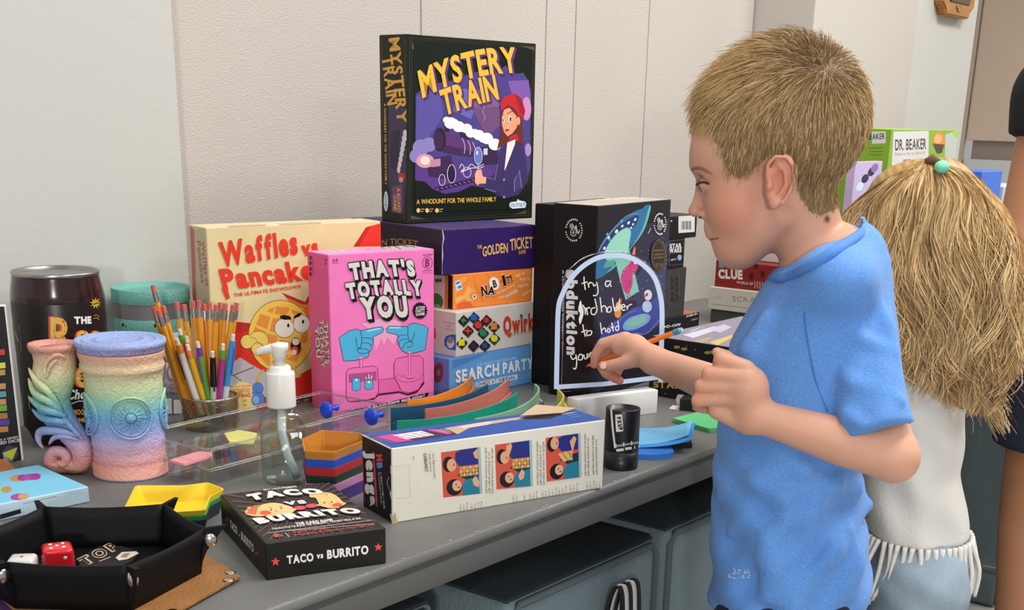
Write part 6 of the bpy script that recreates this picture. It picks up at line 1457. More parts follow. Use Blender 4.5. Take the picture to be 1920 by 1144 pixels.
# ---------------------------------------------------------------- the boy
VB = 1.40
def frame_at(px, py, v, turn=0):
    r = ray(px, py); r = Vector((r.x, r.y, 0)).normalized(); a = math.radians(turn)
    n = Vector((r.x*cos(a) - r.y*sin(a), r.x*sin(a) + r.y*cos(a), 0)); e = Vector((n.y, -n.x, 0))
    return at_v(px, py, v), e, n
HC_, HE, HN = frame_at(1455, 280, VB, -4)
SH = mpp(VB, 1.15)
def hp(x, y, d=0): return at_plane(x, y, HC_ + HN*d, HN)
def rotax(e, n, deg):
    a = math.radians(deg); u = UPW
    x = e*cos(a) + u*sin(a); z = u*cos(a) - e*sin(a); return np.array([list(x), list(n), list(z)], dtype=np.float32)
AX0 = rotax(HE, HN, 0); AXH = rotax(HE, HN, 10)
def boy_head(P): return near(P, hp(1450, 290), .20, boy_head_)
def boy_head_(P):
    px = SH
    d = s_ell(P, hp(1466, 226), (160*px, .0735, 143*px), AXH)
    d = smin(d, s_ell(P, hp(1380, 290), (88*px, .063, 85*px), AX0), .012)
    d = smin(d, s_ell(P, hp(1402, 385), (82*px, .052, 92*px), AX0), .02)
    d = smin(d, s_ell(P, hp(1382, 452), (38*px, .026, 40*px), AX0), .02)
    for s in (-1, 1):
        d = smin(d, s_cap(P, hp(1392, 462, s*.016), hp(1465, 408, s*.040), 25*px, 20*px), .03)
        d = smin(d, s_ell(P, hp(1378, 385, s*.034), (42*px, .022, 42*px), AX0), .018)
        d = smin(d, s_cap(P, hp(1310, 311, s*.010), hp(1332, 312, s*.034), 10*px, 9*px), .010)
        e = s_ell(P, hp(1313, 345, s*.030), (17*px, .012, 14*px), AX0); d = smax(d, -e, .009)
        d = smin(d, s_ell(P, hp(1327, 347, s*.030), (17*px, .0115, 12.5*px), AX0), .004)
    d = smax(d, -s_ell(P, hp(1289, 343), (14*px, .030, 17*px), AX0), .008)
    d = smin(d, s_cap(P, hp(1320, 332), hp(1304, 390), 9*px, 9.5*px), .008)
    d = smin(d, s_ell(P, hp(1304, 396), (13.5*px, .0085, 11*px), AX0), .006)
    for s in (-1, 1): d = smin(d, s_ell(P, hp(1318, 402, s*.009), (11*px, .0062, 8.5*px), AX0), .004)
    d = smin(d, s_ell(P, hp(1340, 428), (19*px, .017, 14*px), AX0), .010)
    d = smin(d, s_ell(P, hp(1336, 441), (12*px, .018, 6.5*px), AX0), .004)
    d = smin(d, s_ell(P, hp(1349, 455), (11.5*px, .015, 7*px), AX0), .004)
    d = smax(d, -s_cap(P, hp(1328, 449, 0), hp(1352, 446, -.021), .0010, .0008), .003)
    d = smax(d, -s_cap(P, hp(1328, 449, 0), hp(1352, 446, .021), .0010, .0008), .003)
    d = smin(d, s_ell(P, hp(1376, 470), (25*px, .018, 24*px), AX0), .014)
    # ears
    for s in (-1, 1):
        AE = rotax(HE, HN, -10)
        e = s_ell(P, hp(1463, 338, s*.0735), (25*px, .0060, 46*px), AE)
        e = smax(e, -s_ell(P, hp(1457, 344, s*.0815), (15*px, .0090, 26*px), AE), .002)
        o = [(1446, 352), (1438, 330), (1440, 308), (1454, 294), (1474, 294), (1488, 312), (1488, 340), (1479, 364), (1466, 382)]
        e = smin(e, chain(P, [hp(x, y, s*(.074 + .0065*min(1, i/3))) for i, (x, y) in enumerate(o)], [4.0*px]*9), .002)
        e = smin(e, s_ell(P, hp(1453, 381, s*.0765), (11*px, .0045, 12*px), AE), .003)
        e = smin(e, chain(P, [hp(x, y, s*.0785) for x, y in ((1458, 308), (1472, 322), (1473, 348), (1460, 366))], [2.6*px, 3.6*px, 3.4*px, 2.8*px]), .002)
        e = smin(e, s_ell(P, hp(1443, 350, s*.0755), (6*px, .006, 9*px), AE), .002)
        d = smin(d, e, .004)
    return d
def torso_pt(x, y, d=0): return at_plane(x, y, HC_ + HN*d, HN)
def neck(P): return s_cap(P, hp(1500, 350), hp(1530, 500), 60*SH, 66*SH)
# arms: joints read at their own distance from the camera
VL = 1.27
def L(x, y, v): return at_v(x, y, v)
mL = mpp(1.27, .95); mR = mpp(1.66, .9)
L_SH, L_EL, L_WR = L(1600, 580, 1.36), L(1676, 858, 1.26), L(1416, 778, 1.28)
R_SH, R_EL, R_WR = L(1520, 575, 1.50), L(1415, 752, 1.57), L(1226, 676, 1.69)
fingL = [[(1400, 690, 1.278), (1352, 672, 1.285), (1348, 690, 1.302), (1368, 700, 1.312)], [(1402, 708, 1.272), (1330, 700, 1.284), (1328, 715, 1.304), (1350, 722, 1.314)], [(1397, 726, 1.272), (1316, 724, 1.286), (1316, 738, 1.305), (1338, 744, 1.314)], [(1390, 745, 1.274), (1309, 750, 1.288), (1310, 762, 1.304), (1330, 766, 1.312)]]
def boy_left_hand(P): return near(P, L(1370, 730, 1.285), .10, boy_left_hand_)
def boy_left_hand_(P):
    d = s_cap(P, L_WR, L(1402, 735, 1.287), 29*mL, 31*mL)
    d = smin(d, s_cap(P, L(1400, 792, 1.285), L(1345, 768, 1.29), 23*mL, 19*mL), .012)
    d = smin(d, s_ell(P, L(1402, 728, 1.281), (40*mL, .021, 44*mL), AX0), .012)
    e = None
    for f, r in zip(fingL, (14.5, 15, 14.5, 13.5)):
        q = [L(*p) for p in f]; g = chain(P, q, [r*mL*1.04, r*mL*1.02, r*mL*.92, r*mL*.86]); e = g if e is None else np.minimum(e, g)
    d = smin(d, e, .005)
    th = chain(P, [L(1392, 700, 1.30), L(1362, 668, 1.305), L(1344, 660, 1.298)], [15*mL, 12*mL, 9.5*mL]); return smin(d, th, .004)
pl_n = Vector((-sin(math.radians(-17.87)), cos(math.radians(-17.87)), 0))
PEN_TIP = at_plane(1097, 688, PL, pl_n)
VT = PEN_TIP.dot(FH)
PEN_END = at_v(1279, 618, VT - .075)
def R(x, y, dv): return at_v(x, y, VT + dv)
def boy_right_hand(P): return near(P, R(1170, 665, -.03), .10, boy_right_hand_)
def boy_right_hand_(P):
    d = s_cap(P, R_WR, R(1190, 652, -.045), 24*mR, 25*mR)
    d = smin(d, s_ell(P, R(1180, 652, -.035), (36*mR, .016, 25*mR), AX0), .01)
    d = smin(d, chain(P, [R(1172, 634, -.03), R(1130, 645, -.022), R(1117, 665, -.018), R(1114, 684, -.014)], [13*mR, 11.5*mR, 10*mR, 8*mR]), .005)        # index
    d = smin(d, chain(P, [R(1195, 672, -.062), R(1165, 682, -.055), R(1140, 687, -.046), R(1130, 686, -.040)], [17*mR, 13*mR, 11.5*mR, 9.5*mR]), .005)   # thumb
    d = smin(d, chain(P, [R(1170, 640, -.018), R(1136, 658, -.004), R(1126, 685, -.004), R(1134, 698, -.012)], [12*mR, 11*mR, 10*mR, 9*mR]), .004)       # middle
    d = smin(d, chain(P, [R(1180, 650, -.014), R(1146, 672, .004), R(1136, 700, -.006), R(1150, 708, -.018)], [12*mR, 11*mR, 10*mR, 9*mR]), .004)        # ring
    d = smin(d, chain(P, [R(1192, 660, -.014), R(1164, 684, .002), R(1152, 708, -.010), R(1162, 714, -.022)], [11*mR, 10*mR, 9.5*mR, 8.5*mR]), .004)    # little
    return d
LEVB = [(412, 1606, 8, .008), (428, 1598, 36, .034), (450, 1588, 60, .055), (480, 1574, 84, .077), (540, 1552, 112, .098), (650, 1527, 150, .104), (750, 1509, 148, .108), (880, 1474, 134, .112), (1000, 1482, 146, .116), (1091, 1478, 150, .120), (1300, 1478, 148, .122)]
def loft(P, lev, pt, ax, S):
    cs = [pt(c, y) for y, c, h, d in lev]; z = np.array([c.z for c in cs])[::-1]
    X = np.array([list(c) for c in cs])[::-1]; hw = np.array([h*S for y, c, h, d in lev])[::-1]; dp = np.array([d for y, c, h, d in lev])[::-1]
    pz = P[:, 2]; cx = np.interp(pz, z, X[:, 0]); cy = np.interp(pz, z, X[:, 1]); a = np.interp(pz, z, hw); b = np.interp(pz, z, dp)
    q = np.stack([P[:, 0] - cx, P[:, 1] - cy], 1); u = q @ ax[0, :2]; v = q @ ax[1, :2]
    k = np.sqrt((u/a)**2 + (v/b)**2); rr = np.minimum(a, b)
    dd = (k - 1)*rr; top = pz - z[-1]; bot = z[0] - pz
    return np.maximum(np.maximum(dd, top), bot)
SB = mpp(VB, .95)
def torso(P, grow=0):
    return loft(P, LEVB, torso_pt, AX0, SB) - grow
ZHEM = at_v(1400, 1118, VB).z
HIP = torso_pt(1478, 1150)
def boy_skin(P):
    d = smin(boy_head(P), neck(P), .018)
    d = smin(d, torso(P, -.008), .02)
    a = smin(s_cap(P, L_SH, L_EL, 52*mL, 44*mL), chain(P, [L_EL, L_EL.lerp(L_WR, .35), L_WR], [45*mL, 47*mL, 31*mL]), .012)
    a = smin(a, boy_left_hand(P), .010)
    b = smin(s_cap(P, R_SH, R_EL, .029, .026), chain(P, [R_EL, R_EL.lerp(R_WR, .4), R_WR], [.0255, .0255, .0182]), .012)
    b = smin(b, boy_right_hand(P), .010)
    d = smin(d, a, .006); d = smin(d, b, .006)
    for s in (-1, 1):
        hip = HIP + HN*s*.05; kn = Vector((hip.x, hip.y, .33)) - HE*.01 + HN*s*.01; an = Vector((hip.x, hip.y, .07)) + HN*s*.015 + HE*.01
        d = smin(d, chain(P, [hip, kn, an], [.058, .040, .028]), .015); d = smin(d, s_cap(P, an - UPW*.035, an - HE*.09 - UPW*.045, .026, .022), .02)
    return d
allp = [hp(1632, 60, -.11), hp(1270, 60, .11), L_EL, L_WR, R_WR, PEN_TIP, L(1300, 750, 1.29), HIP, L(1725, 900, 1.26)]
lo = [min(p[i] for p in allp) - .05 for i in range(3)]; hi = [max(p[i] for p in allp) + .05 for i in range(3)]; lo[2] = -.01; lo[0] -= .05; lo[1] -= .05; hi[1] += .04; hi[0] += .05
boy = thing('person', 'boy in a blue heathered t-shirt writing on the arched sign', 'person', (HIP.x, HIP.y, 0))
me, Pv = sdf_mesh('body', boy_skin, lo, hi, .0019)
base = L3('#cc9a82'); col = np.tile(base, (len(Pv), 1))
def mixc(col, w, c): return col*(1-w) + L3(c)*w
for s in (-1, 1):
    col = mixc(col, .55*blob(Pv, hp(1375, 395, s*.05), .028), '#d07e68'); col = mixc(col, .6*blob(Pv, hp(1463, 335, s*.078), .024), '#cf7a62')
    col = mixc(col, .35*blob(Pv, hp(1320, 350, s*.032), .010), '#b9806c')
col = mixc(col, .4*blob(Pv, hp(1304, 398), .010), '#d28872'); col = mixc(col, .75*blob(Pv, hp(1336, 442), .0085), '#b9625a'); col = mixc(col, .75*blob(Pv, hp(1349, 455), .0085), '#b9625a')
for f in fingL: col = mixc(col, .35*blob(Pv, L(*f[1]), .012), '#d98f74')
for q in ((1114, 684, -.014), (1131, 686, -.04), (1150, 708, -.018), (1160, 712, -.02)): col = mixc(col, .6*blob(Pv, R(*q), .014), '#cf7a68')
# hair-covered scalp: region given in the profile plane, both sides
def prof(Pw):
    q = Pw - V3(HC_); return q @ AX0[0]/SH + 1455, -q[:, 2]/SH + 280, q @ AX0[1]
def in_poly(x, y, poly):
    r = np.zeros(len(x), dtype=bool); n = len(poly)
    for i in range(n):
        (x0, y0), (x1, y1) = poly[i], poly[(i+1) % n]
        c = ((y0 > y) != (y1 > y)) & (x < (x1 - x0)*(y - y0)/(y1 - y0 + 1e-9) + x0); r ^= c
    return r
HMASK = [(1262, 250), (1288, 238), (1318, 236), (1345, 258), (1366, 292), (1378, 318), (1400, 332), (1424, 314), (1436, 304), (1450, 290), (1472, 288), (1490, 298), (1502, 330), (1512, 362), (1530, 386), (1548, 394), (1575, 384), (1600, 360), (1660, 300), (1660, 20), (1250, 20)]
hx, hy, hd = prof(Pv); mk = in_poly(hx, hy, HMASK) & (Pv[:, 2] > hp(1500, 400).z)
ear = np.zeros(len(Pv), dtype=bool); ear |= (np.abs(hd) > .072) & (np.abs(hx - 1463) < 34) & (np.abs(hy - 338) < 54)
mk &= ~ear
col[mk] = L3('#7d6648')
col = mixc(col, np.clip(1.6*blob(Pv, march(boy_skin, 1551, 411), .0032), 0, 1), '#6a4030')
paint(me, col); me.transform(Matrix.Translation(-Vector((HIP.x, HIP.y, 0))))
put('body', me, SKIN, boy)
# hair strands
rg = np.random.RandomState(11)
nrm = np.zeros((len(me.vertices), 3), dtype=np.float32); me.vertices.foreach_get('normal', nrm.ravel()) if False else None
nv = np.empty(len(me.vertices)*3, dtype=np.float32); me.vertex_normals.foreach_get('vector', nv); nv = nv.reshape(-1, 3)
ids = np.where(mk)[0]; pick = rg.choice(ids, 17000); R0 = Pv[pick] + rg.normal(scale=.0011, size=(17000, 3)).astype(np.float32); N0 = nv[pick]
crown = V3(hp(1532, 122, -.026)); x_, y_, d_ = prof(R0)
dirv = R0 - crown; up0 = np.linalg.norm(dirv, axis=1, keepdims=True)
fwd = -AX0[0]; tang = dirv/up0
whorl0 = np.exp(-(up0/.040)**2)
front = np.clip((1480 - x_)/150, 0, 1)[:, None]*np.clip((260 - y_)/110, 0, 1)[:, None]
tang = tang + front*fwd*1.2
side = np.clip((y_ - 170)/90, 0, 1)[:, None]; tang = tang*(1 - .45*side) + side*(V3((0, 0, -1)) + AX0[0]*.10)*.9
tang = tang*(1 - .75*whorl0) + whorl0*V3((0, 0, .6)); tang -= (tang*N0).sum(1, keepdims=True)*N0; tang /= np.linalg.norm(tang, axis=1, keepdims=True) + 1e-9; tang *= 1 - .8*np.exp(-(up0/.022)**2)
ln = .0095 + .014*np.clip((240 - y_)/150, 0, 1)*np.clip((1600 - x_)/120, .3, 1); ln *= rg.uniform(.75, 1.2, len(ln)); ln += .019*front[:, 0]
edge = np.clip((y_ - 330)/50, 0, 1); ln *= 1 - .55*edge
whorl = np.exp(-(up0[:, 0]/.042)**2)[:, None]
ln *= 1 + .25*whorl[:, 0]; lift = .20 + .95*whorl + .06*rg.normal(size=(len(ln), 1)); lift = lift*(1 - .6*side)
k = 5; tt = np.linspace(0, 1, k)
Sx = np.empty((len(ln), k, 3), dtype=np.float32); jit = rg.normal(scale=.11, size=(len(ln), 3))
for i, t in enumerate(tt):
    Sx[:, i] = R0 + (tang + jit*t)*(ln*t)[:, None] + N0*(lift*ln[:, None]*(t - .55*t*t)) + V3((0, 0, -1))*(.12*ln*t*t)[:, None]
cA, cB, cD = L3('#ab8a5a'), L3('#d8bb88'), L3('#694c2e')
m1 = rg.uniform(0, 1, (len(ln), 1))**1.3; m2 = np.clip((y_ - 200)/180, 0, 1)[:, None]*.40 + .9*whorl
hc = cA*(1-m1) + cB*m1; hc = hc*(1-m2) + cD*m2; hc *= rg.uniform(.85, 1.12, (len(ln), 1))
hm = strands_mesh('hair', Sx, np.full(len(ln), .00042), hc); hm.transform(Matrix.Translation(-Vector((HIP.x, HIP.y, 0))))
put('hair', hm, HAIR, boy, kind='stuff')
# eyes, lashes, brows
HO = Vector((HIP.x, HIP.y, 0))
def mirror(p): q = p - HC_; return p - HN*2*q.dot(HN)
def lay(px_list, out=.0004):
    return [march(boy_head, x, y) - HN*out for x, y in px_list]
eyec = march(boy_head, 1318, 347) + HN*.0102 + HE*.0030
lash = spline(lay([(1305, 347), (1311, 343), (1320, 341.5), (1330, 345)], .0006), 4); brow = spline(lay([(1297, 318), (1306, 315), (1318, 317), (1336, 326)], .0002), 4)
lid = spline(lay([(1308, 339), (1318, 336), (1330, 340)], .0002), 4)
for mf in (lambda p: p, mirror):
    bm = bmesh.new(); bmesh.ops.create_uvsphere(bm, u_segments=20, v_segments=12, radius=.0085); eo = put('eye', bm_mesh(bm, 'eye'), mat('eye_white', '#b9aaa0', .2), boy, True); eo.location = mf(eyec) - HO
    gz = (-HE*.85 - UPW*.5).normalized()
    io = lathe('iris', [(.0040, 0), (.0037, .0008), (.0001, .0011)], mat('iris_brown', '#3f2e22', .15), eo, 18); io.location = gz*.0077; io.rotation_euler = gz.to_track_quat('Z', 'Y').to_euler()
    tube('eyelashes', [mf(p) - HO for p in lash], [.0007] + [.0012]*(len(lash)-2) + [.0005], mat('lash_brown', '#3a2a1e', .7), boy, 6)
    tube('eyelid_crease', [mf(p) - HO for p in lid], .0004, mat('lid_crease', '#a8705c', .7), boy, 6)
    tube('eyebrow', [mf(p) - HO for p in brow], [.0006] + [.0016]*(len(brow)-4) + [.0012, .0008, .0004], mat('brow_brown', '#8a6848', .8), boy, 8)
tube('mouth_line', [p - HO for p in spline(lay([(1331, 449), (1338, 448), (1347, 446.5)], .0002), 4)], .0007, mat('mouth_dark', '#8a4a44', .7), boy, 6)
tube('nostril', [march(boy_head, x, y) - HO - HN*.0002 for x, y in ((1311, 408), (1315, 407.5))], .0011, mat('nostril_dark', '#5a3026', .8), boy, 6)
# finger nails
nl = R(1131, 685, -.048); put('thumbnail', lathe_mesh('thumbnail', [(.0048, 0), (.0044, .0006), (.0001, .001)], 14), mat('nail', '#e6b8a6', .3), boy).location = nl - Vector((HIP.x, HIP.y, 0)) - FH*.0035
boy.children[-1].rotation_euler = (-FH - RT*.35 + UPW*.35).to_track_quat('Z', 'Y').to_euler()
# shirt
def fold(P, a, b, r): return s_cap(P, a, b, r, r*.6)
hem_l, hem_r = L(1572, 820, 1.235), L(1713, 783, 1.235)
S_A, S_B = L(1592, 560, 1.345), L(1652, 840, 1.252)
hem_n = (S_B - S_A).normalized()
he = (hem_r - hem_l).normalized(); hem_n = (hem_n - he*hem_n.dot(he)).normalized()
FOLDS = [[(1600, 912), (1520, 950), (1440, 1005)], [(1565, 905), (1470, 925), (1372, 1000)], [(1500, 880), (1420, 900), (1350, 940)], [(1622, 950), (1560, 1030), (1450, 1130)], [(1470, 985), (1440, 1060), (1432, 1120)], [(1440, 600), (1410, 660), (1400, 720)], [(1590, 1000), (1600, 1060), (1590, 1120)]]
FOLDP = [[march(lambda P: torso(P, .004), x, y) + HN*.0025 for x, y in f] for f in FOLDS]
FOLDS2 = [[march(lambda P: s_cap(P, S_A, S_B, 72*mL, 70*mL), x, y) + HN*.002 for x, y in f] for f in ([(1560, 600), (1620, 640), (1676, 665)], [(1548, 660), (1600, 720), (1690, 752)], [(1556, 740), (1590, 780), (1620, 800)], [(1640, 560), (1662, 610), (1672, 650)])]
def boy_shirt(P):
    t = torso(P, .004)
    for f in FOLDP: t = smin(t, chain(P, f, [.010, .0135, .006]), .009)
    w = .0032*np.sin(((P @ V3(UPW))*1.0 + (P @ AX0[0])*.9)*95 + 2.2*np.sin(P[:, 2]*23)) + .0020*np.sin(((P @ V3(UPW))*.7 - (P @ AX0[0])*1.3)*120 + 1.4)
    low = np.clip((L_EL.z + .03 - P[:, 2])/.15, .15, 1)
    t = t + w*low
    sh = smin(s_ell(P, torso_pt(1572, 520, -.085), (62*SB, .045, 52*SB), AX0), s_ell(P, torso_pt(1545, 520, .085), (62*SB, .045, 52*SB), AX0), .02)
    t = smin(t, sh, .03)
    t = smax(t, V3(UPW)[2]*(ZHEM - P[:, 2]) + .0*P[:, 0], .004)
    sl = s_cap(P, S_A, S_B, 72*mL, 70*mL) + .0018*np.sin((P @ V3(he))*130 + (P @ V3(hem_n))*60)
    for f in FOLDS2: sl = smin(sl, chain(P, f, [.005, .008, .004]), .008)
    cut = (P - V3(hem_l)) @ V3(hem_n); sl = smax(sl, cut, .003)
    t = smin(t, sl, .005)
    hol = smax(s_cap(P, L_SH, L_EL, 60*mL, 57*mL), -(cut + .022), .002); t = smax(t, -hol, .002)
    sr = smax(s_cap(P, R_SH, R_EL, .043, .040), ((P - V3(R_SH.lerp(R_EL, .72))) @ V3((R_EL - R_SH).normalized())), .003); t = smin(t, sr, .014)
    nk = s_ell(P, hp(1535, 452), (86*SH, .062, 62*SH), rotax(HE, HN, 28)); t = smax(t, -nk, .003)
    return t
SHIRT = mat('blue_heather_jersey', '#5a8ed4', .85, bump=.25, bscale=420, var=.24, vscale=300, stretch=(1, 1, 4), sheen=.1)
lo2 = [min(p[i] for p in (hem_l, hem_r, torso_pt(1320, 1000), torso_pt(1690, 500), HIP)) - .16 for i in range(3)]; hi2 = [max(p[i] for p in (hem_l, torso_pt(1320, 1000), torso_pt(1690, 420), R_EL)) + .16 for i in range(3)]; lo2[2] = ZHEM - .02; hi2[2] = hp(1600, 400).z
me, Pv = sdf_mesh('t_shirt', boy_shirt, lo2, hi2, .0036); me.transform(Matrix.Translation(-Vector((HIP.x, HIP.y, 0))))
ts = put('t_shirt', me, SHIRT, boy, label='blue heathered short sleeve t-shirt')
seam = spline([march(boy_shirt, x, y) - HN*.0003 for x, y in ((1500, 518), (1508, 590), (1516, 650), (1530, 715), (1552, 772))], 5)
tube('armhole_seam', [p - HO for p in seam], .0007, mat('seam_thread', '#3f72c0', .9), ts, 6)
nr_ = [march(boy_shirt, x, y) - HN*.001 for x, y in ((1462, 521), (1486, 514), (1512, 502), (1540, 487), (1566, 471), (1594, 453))]
ring = [hp(1449, 523)] + nr_ + [hp(1622, 431)] + [mirror(p) for p in nr_[::-1]]
tube('collar', [p - HO for p in spline(ring, 5, True)], .0062, mat('collar_knit', '#4f83cc', .85, bump=.2, bscale=500), ts, 10)
lg = []
for k_ in range(26):
    p = march(boy_shirt, 1366 + rg.rand()*40, 1066 + rg.rand()*20) - HN*.0003; lg.append(p - HO)
lv_, lf_ = [], []
for p in lg:
    b0 = len(lv_); lv_ += [p - HE*.0016, p - UPW*.0012, p + HE*.0016, p + UPW*.0012]; lf_.append((b0, b0+1, b0+2, b0+3))
put('worn_logo', mesh('worn_logo', lv_, lf_), mat('logo_grey', '#9fb0c8', .6), ts, kind='stuff')
# shorts and shoes
def boy_shorts(P):
    d = smax(loft(P, [(1050, 1478, 138, .112), (1150, 1478, 146, .122), (1300, 1478, 150, .130)], torso_pt, AX0, SB), P[:, 2] - ZHEM - .03, .003)
    for s in (-1, 1):
        hip = HIP + HN*s*.055; kn = Vector((hip.x, hip.y, .36)) + HN*s*.012; d = smin(d, smax(s_cap(P, hip, kn, .078, .075), .39 - P[:, 2], .003), .02)
    return d
lo3 = [HIP[i] - .2 for i in range(3)]; hi3 = [HIP[i] + .2 for i in range(3)]; lo3[2] = .36; hi3[2] = ZHEM + .05
me, Pv = sdf_mesh('shorts', boy_shorts, lo3, hi3, .005); me.transform(Matrix.Translation(-HO)); put('shorts', me, mat('navy_shorts', '#1b2030', .85, bump=.15, bscale=300), boy)
for s in (-1, 1):
    an = HIP + HN*s*.065 + HE*.01; 
    me, Pv = sdf_mesh('shoe', lambda P: smax(smin(s_cap(P, Vector((an.x, an.y, .045)), Vector((an.x, an.y, .035)) - HE*.12, .042, .038), s_cap(P, Vector((an.x, an.y, .04)), Vector((an.x, an.y, .085)), .036, .034), .01), .001 - P[:, 2], .002), [an.x-.2, an.y-.2, -.01], [an.x+.2, an.y+.2, .13], .005); me.transform(Matrix.Translation(-HO)); put('shoe', me, mat('grey_shoe', '#55585e', .7), boy)
# the pencil in his hand
dpen = PEN_END - PEN_TIP
def opseg(Ln): return [('tip', 0, .004, .0005, .0012, mat('graphite', '#3a3634', .4), 8), ('cone', .004, .016, .0012, .0037, mat('pen_orange_cone', '#c8702a', .6), 12), ('barrel', .016, Ln-.013, .0040, .0040, mat('pen_orange', '#e2742a', .35), 6), ('ferrule', Ln-.013, Ln-.004, .0041, .0041, mat('pen_blue_end', '#3a88b8', .35), 12), ('eraser', Ln-.004, Ln, .0034, .0030, mat('pen_grey_end', '#a8b0b0', .6), 12)]
stick('pencil', "orange pencil with a blue end held in the boy's right hand", 'pencil', PEN_END, PEN_TIP, opseg, 'orange writing pencil')

# ---------------------------------------------------------------- the girl
VG = 1.80
GC, GE, GN = frame_at(1740, 420, VG, 0)
SG = mpp(VG, 1.0); AXG = rotax(GE, GN, 0)
def gp(x, y, d=0): return at_plane(x, y, GC + GN*d, GN)
GB_ = gp(1735, 1100); GO = Vector((GB_.x, GB_.y, 0))
girl = thing('person', 'girl with long wavy blonde hair and a white fringed top seen from behind', 'person', GO)
def girl_head(P):
    return smin(s_ell(P, gp(1728, 400), (98*SG, .072, 84*SG), AXG), s_cap(P, gp(1735, 450), gp(1738, 560), 46*SG, 48*SG), .02)
LEVG = [(545, 1730, 50, .04), (575, 1728, 95, .06), (640, 1724, 104, .075), (760, 1718, 92, .078), (880, 1712, 86, .078), (1010, 1720, 98, .085), (1060, 1720, 100, .088)]
def girl_skin(P):
    d = smin(girl_head(P), loft(P, LEVG, gp, AXG, SG) + .006, .02)
    for s in (-1, 1):
        sh = gp(1730 + s*72, 610, .01); el = gp(1724 + s*84, 700, .06); wr = gp(1724 + s*50, 720, .15)
        d = smin(d, chain(P, [sh, el, wr], [.030, .025, .018]), .012); d = smin(d, s_ell(P, wr + GN*.03, (.022, .035, .015), AXG), .012)
        hip = gp(1726, 1090, s*.05); kn = Vector((hip.x, hip.y, .30)); an = Vector((hip.x, hip.y, .06)); d = smin(d, chain(P, [hip, kn, an], [.055, .038, .026]), .015); d = smin(d, s_cap(P, an - UPW*.03, an - GE*.08 - UPW*.038, .024, .02), .015)
    return d
ctr_ = gp(1730, 700); lo = [ctr_.x-.32, ctr_.y-.32, -.01]; hi = [ctr_.x+.32, ctr_.y+.32, gp(1728, 285).z + .03]
me, Pv = sdf_mesh('body', girl_skin, lo, hi, .0045); paint(me, np.tile(L3('#d9a88c'), (len(Pv), 1))); me.transform(Matrix.Translation(-GO)); put('body', me, SKIN, girl)
ZGH = gp(1730, 1000).z
def girl_top(P):
    t = loft(P, LEVG, gp, AXG, SG) - .004 + .0022*np.sin(P[:, 2]*70 + (P @ AXG[0])*55) + .0015*np.sin((P @ AXG[0])*120 + P[:, 2]*30)
    for s in (-1, 1):
        sh = gp(1730 + s*66, 615, .01); el = gp(1724 + s*78, 690, .055); t = smin(t, smax(s_cap(P, sh, el, .043, .042), (P - V3(el)) @ V3((el-sh).normalized()), .003), .02)
    t = smax(t, ZGH - P[:, 2], .003); return smax(t, -s_cap(P, gp(1735, 500), gp(1738, 572), .05, .05), .004)
me, Pv = sdf_mesh('fringed_top', girl_top, [lo[0], lo[1], ZGH-.02], [hi[0], hi[1], gp(1735, 530).z], .0048); me.transform(Matrix.Translation(-GO))
M_WTOP = mat('white_cotton', '#d9d6d0', .9, bump=.15, bscale=200, var=.03, vscale=10)
top = put('fringed_top', me, M_WTOP, girl)
rg = np.random.RandomState(3)
for k in range(46):
    a = 2*pi*k/46; p = gp(1720, 1000); q = p + GE*(100*SG*cos(a)) + GN*(.088*sin(a)); q.z = ZGH + .004; out = (GE*cos(a) + GN*sin(a))
    ln = .082 + .014*rg.rand(); P_ = [q + out*.003, q + out*(.012 + .005*rg.rand()) - UPW*ln*.5 + GE*.003*rg.normal(), q + out*(.014 + .008*rg.rand()) - UPW*ln + GE*.005*rg.normal()]
    tube('fringe_tassel', [p_ - GO for p_ in spline(P_, 4)], [.0040, .0038, .0036, .0034, .0033, .0032, .0031, .0030, .0028], M_WTOP, top, 6)
def girl_jeans(P):
    d = loft(P, [(985, 1720, 92, .078), (1080, 1720, 100, .090), (1200, 1720, 98, .095)], gp, AXG, SG)
    for s in (-1, 1):
        hip = gp(1726, 1100, s*.054); an = Vector((hip.x, hip.y, .10)); d = smin(d, smax(s_cap(P, hip, an, .070, .050), .09 - P[:, 2], .003), .02)
    return d + .0015*np.sin(P[:, 2]*120 + (P @ AXG[0])*60)
me, Pv = sdf_mesh('jeans', girl_jeans, [GO.x-.22, GO.y-.22, .08], [GO.x+.22, GO.y+.22, gp(1726, 975).z], .0055); me.transform(Matrix.Translation(-GO)); put('jeans', me, mat('light_denim', '#8fa0ae', .9, bump=.2, bscale=400, var=.12, vscale=25), girl)
# hair volume and locks
def gpx(P):
    q = P - V3(GC); return q @ AXG[0]/SG + 1740, -q[:, 2]/SG + 420
def girl_hairvol(P):
    d = s_ell(P, gp(1728, 398), (114*SG, .086, 96*SG), AXG)
    d = smin(d, s_ell(P, gp(1696, 520, -.015), (100*SG, .085, 128*SG), rotax(GE, GN, 6)), .03)
    d = smin(d, s_ell(P, gp(1775, 540, -.01), (105*SG, .085, 150*SG), rotax(GE, GN, -14)), .03)
    d = smin(d, s_ell(P, gp(1812, 665, -.02), (70*SG, .06, 112*SG), rotax(GE, GN, -16)), .03)
    d = smin(d, s_cap(P, gp(1775, 334), gp(1850, 420), 30*SG, 40*SG), .02)
    d = smin(d, s_cap(P, gp(1850, 420), gp(1868, 560), 40*SG, 34*SG), .02)
    x, y = gpx(P); am = np.clip((y - 330)/120, 0, 1)*.0052
    return d + am*np.sin((x - .22*(y - 420) + 15*np.sin(y/34))/9.5) + am*.6*np.sin((x + 20*np.sin(y/40 + 1))/21)
me, Pv = sdf_mesh('hair', girl_hairvol, [ctr_.x-.3, ctr_.y-.3, gp(1800, 800).z], [ctr_.x+.3, ctr_.y+.3, gp(1728, 270).z + .03], .006)
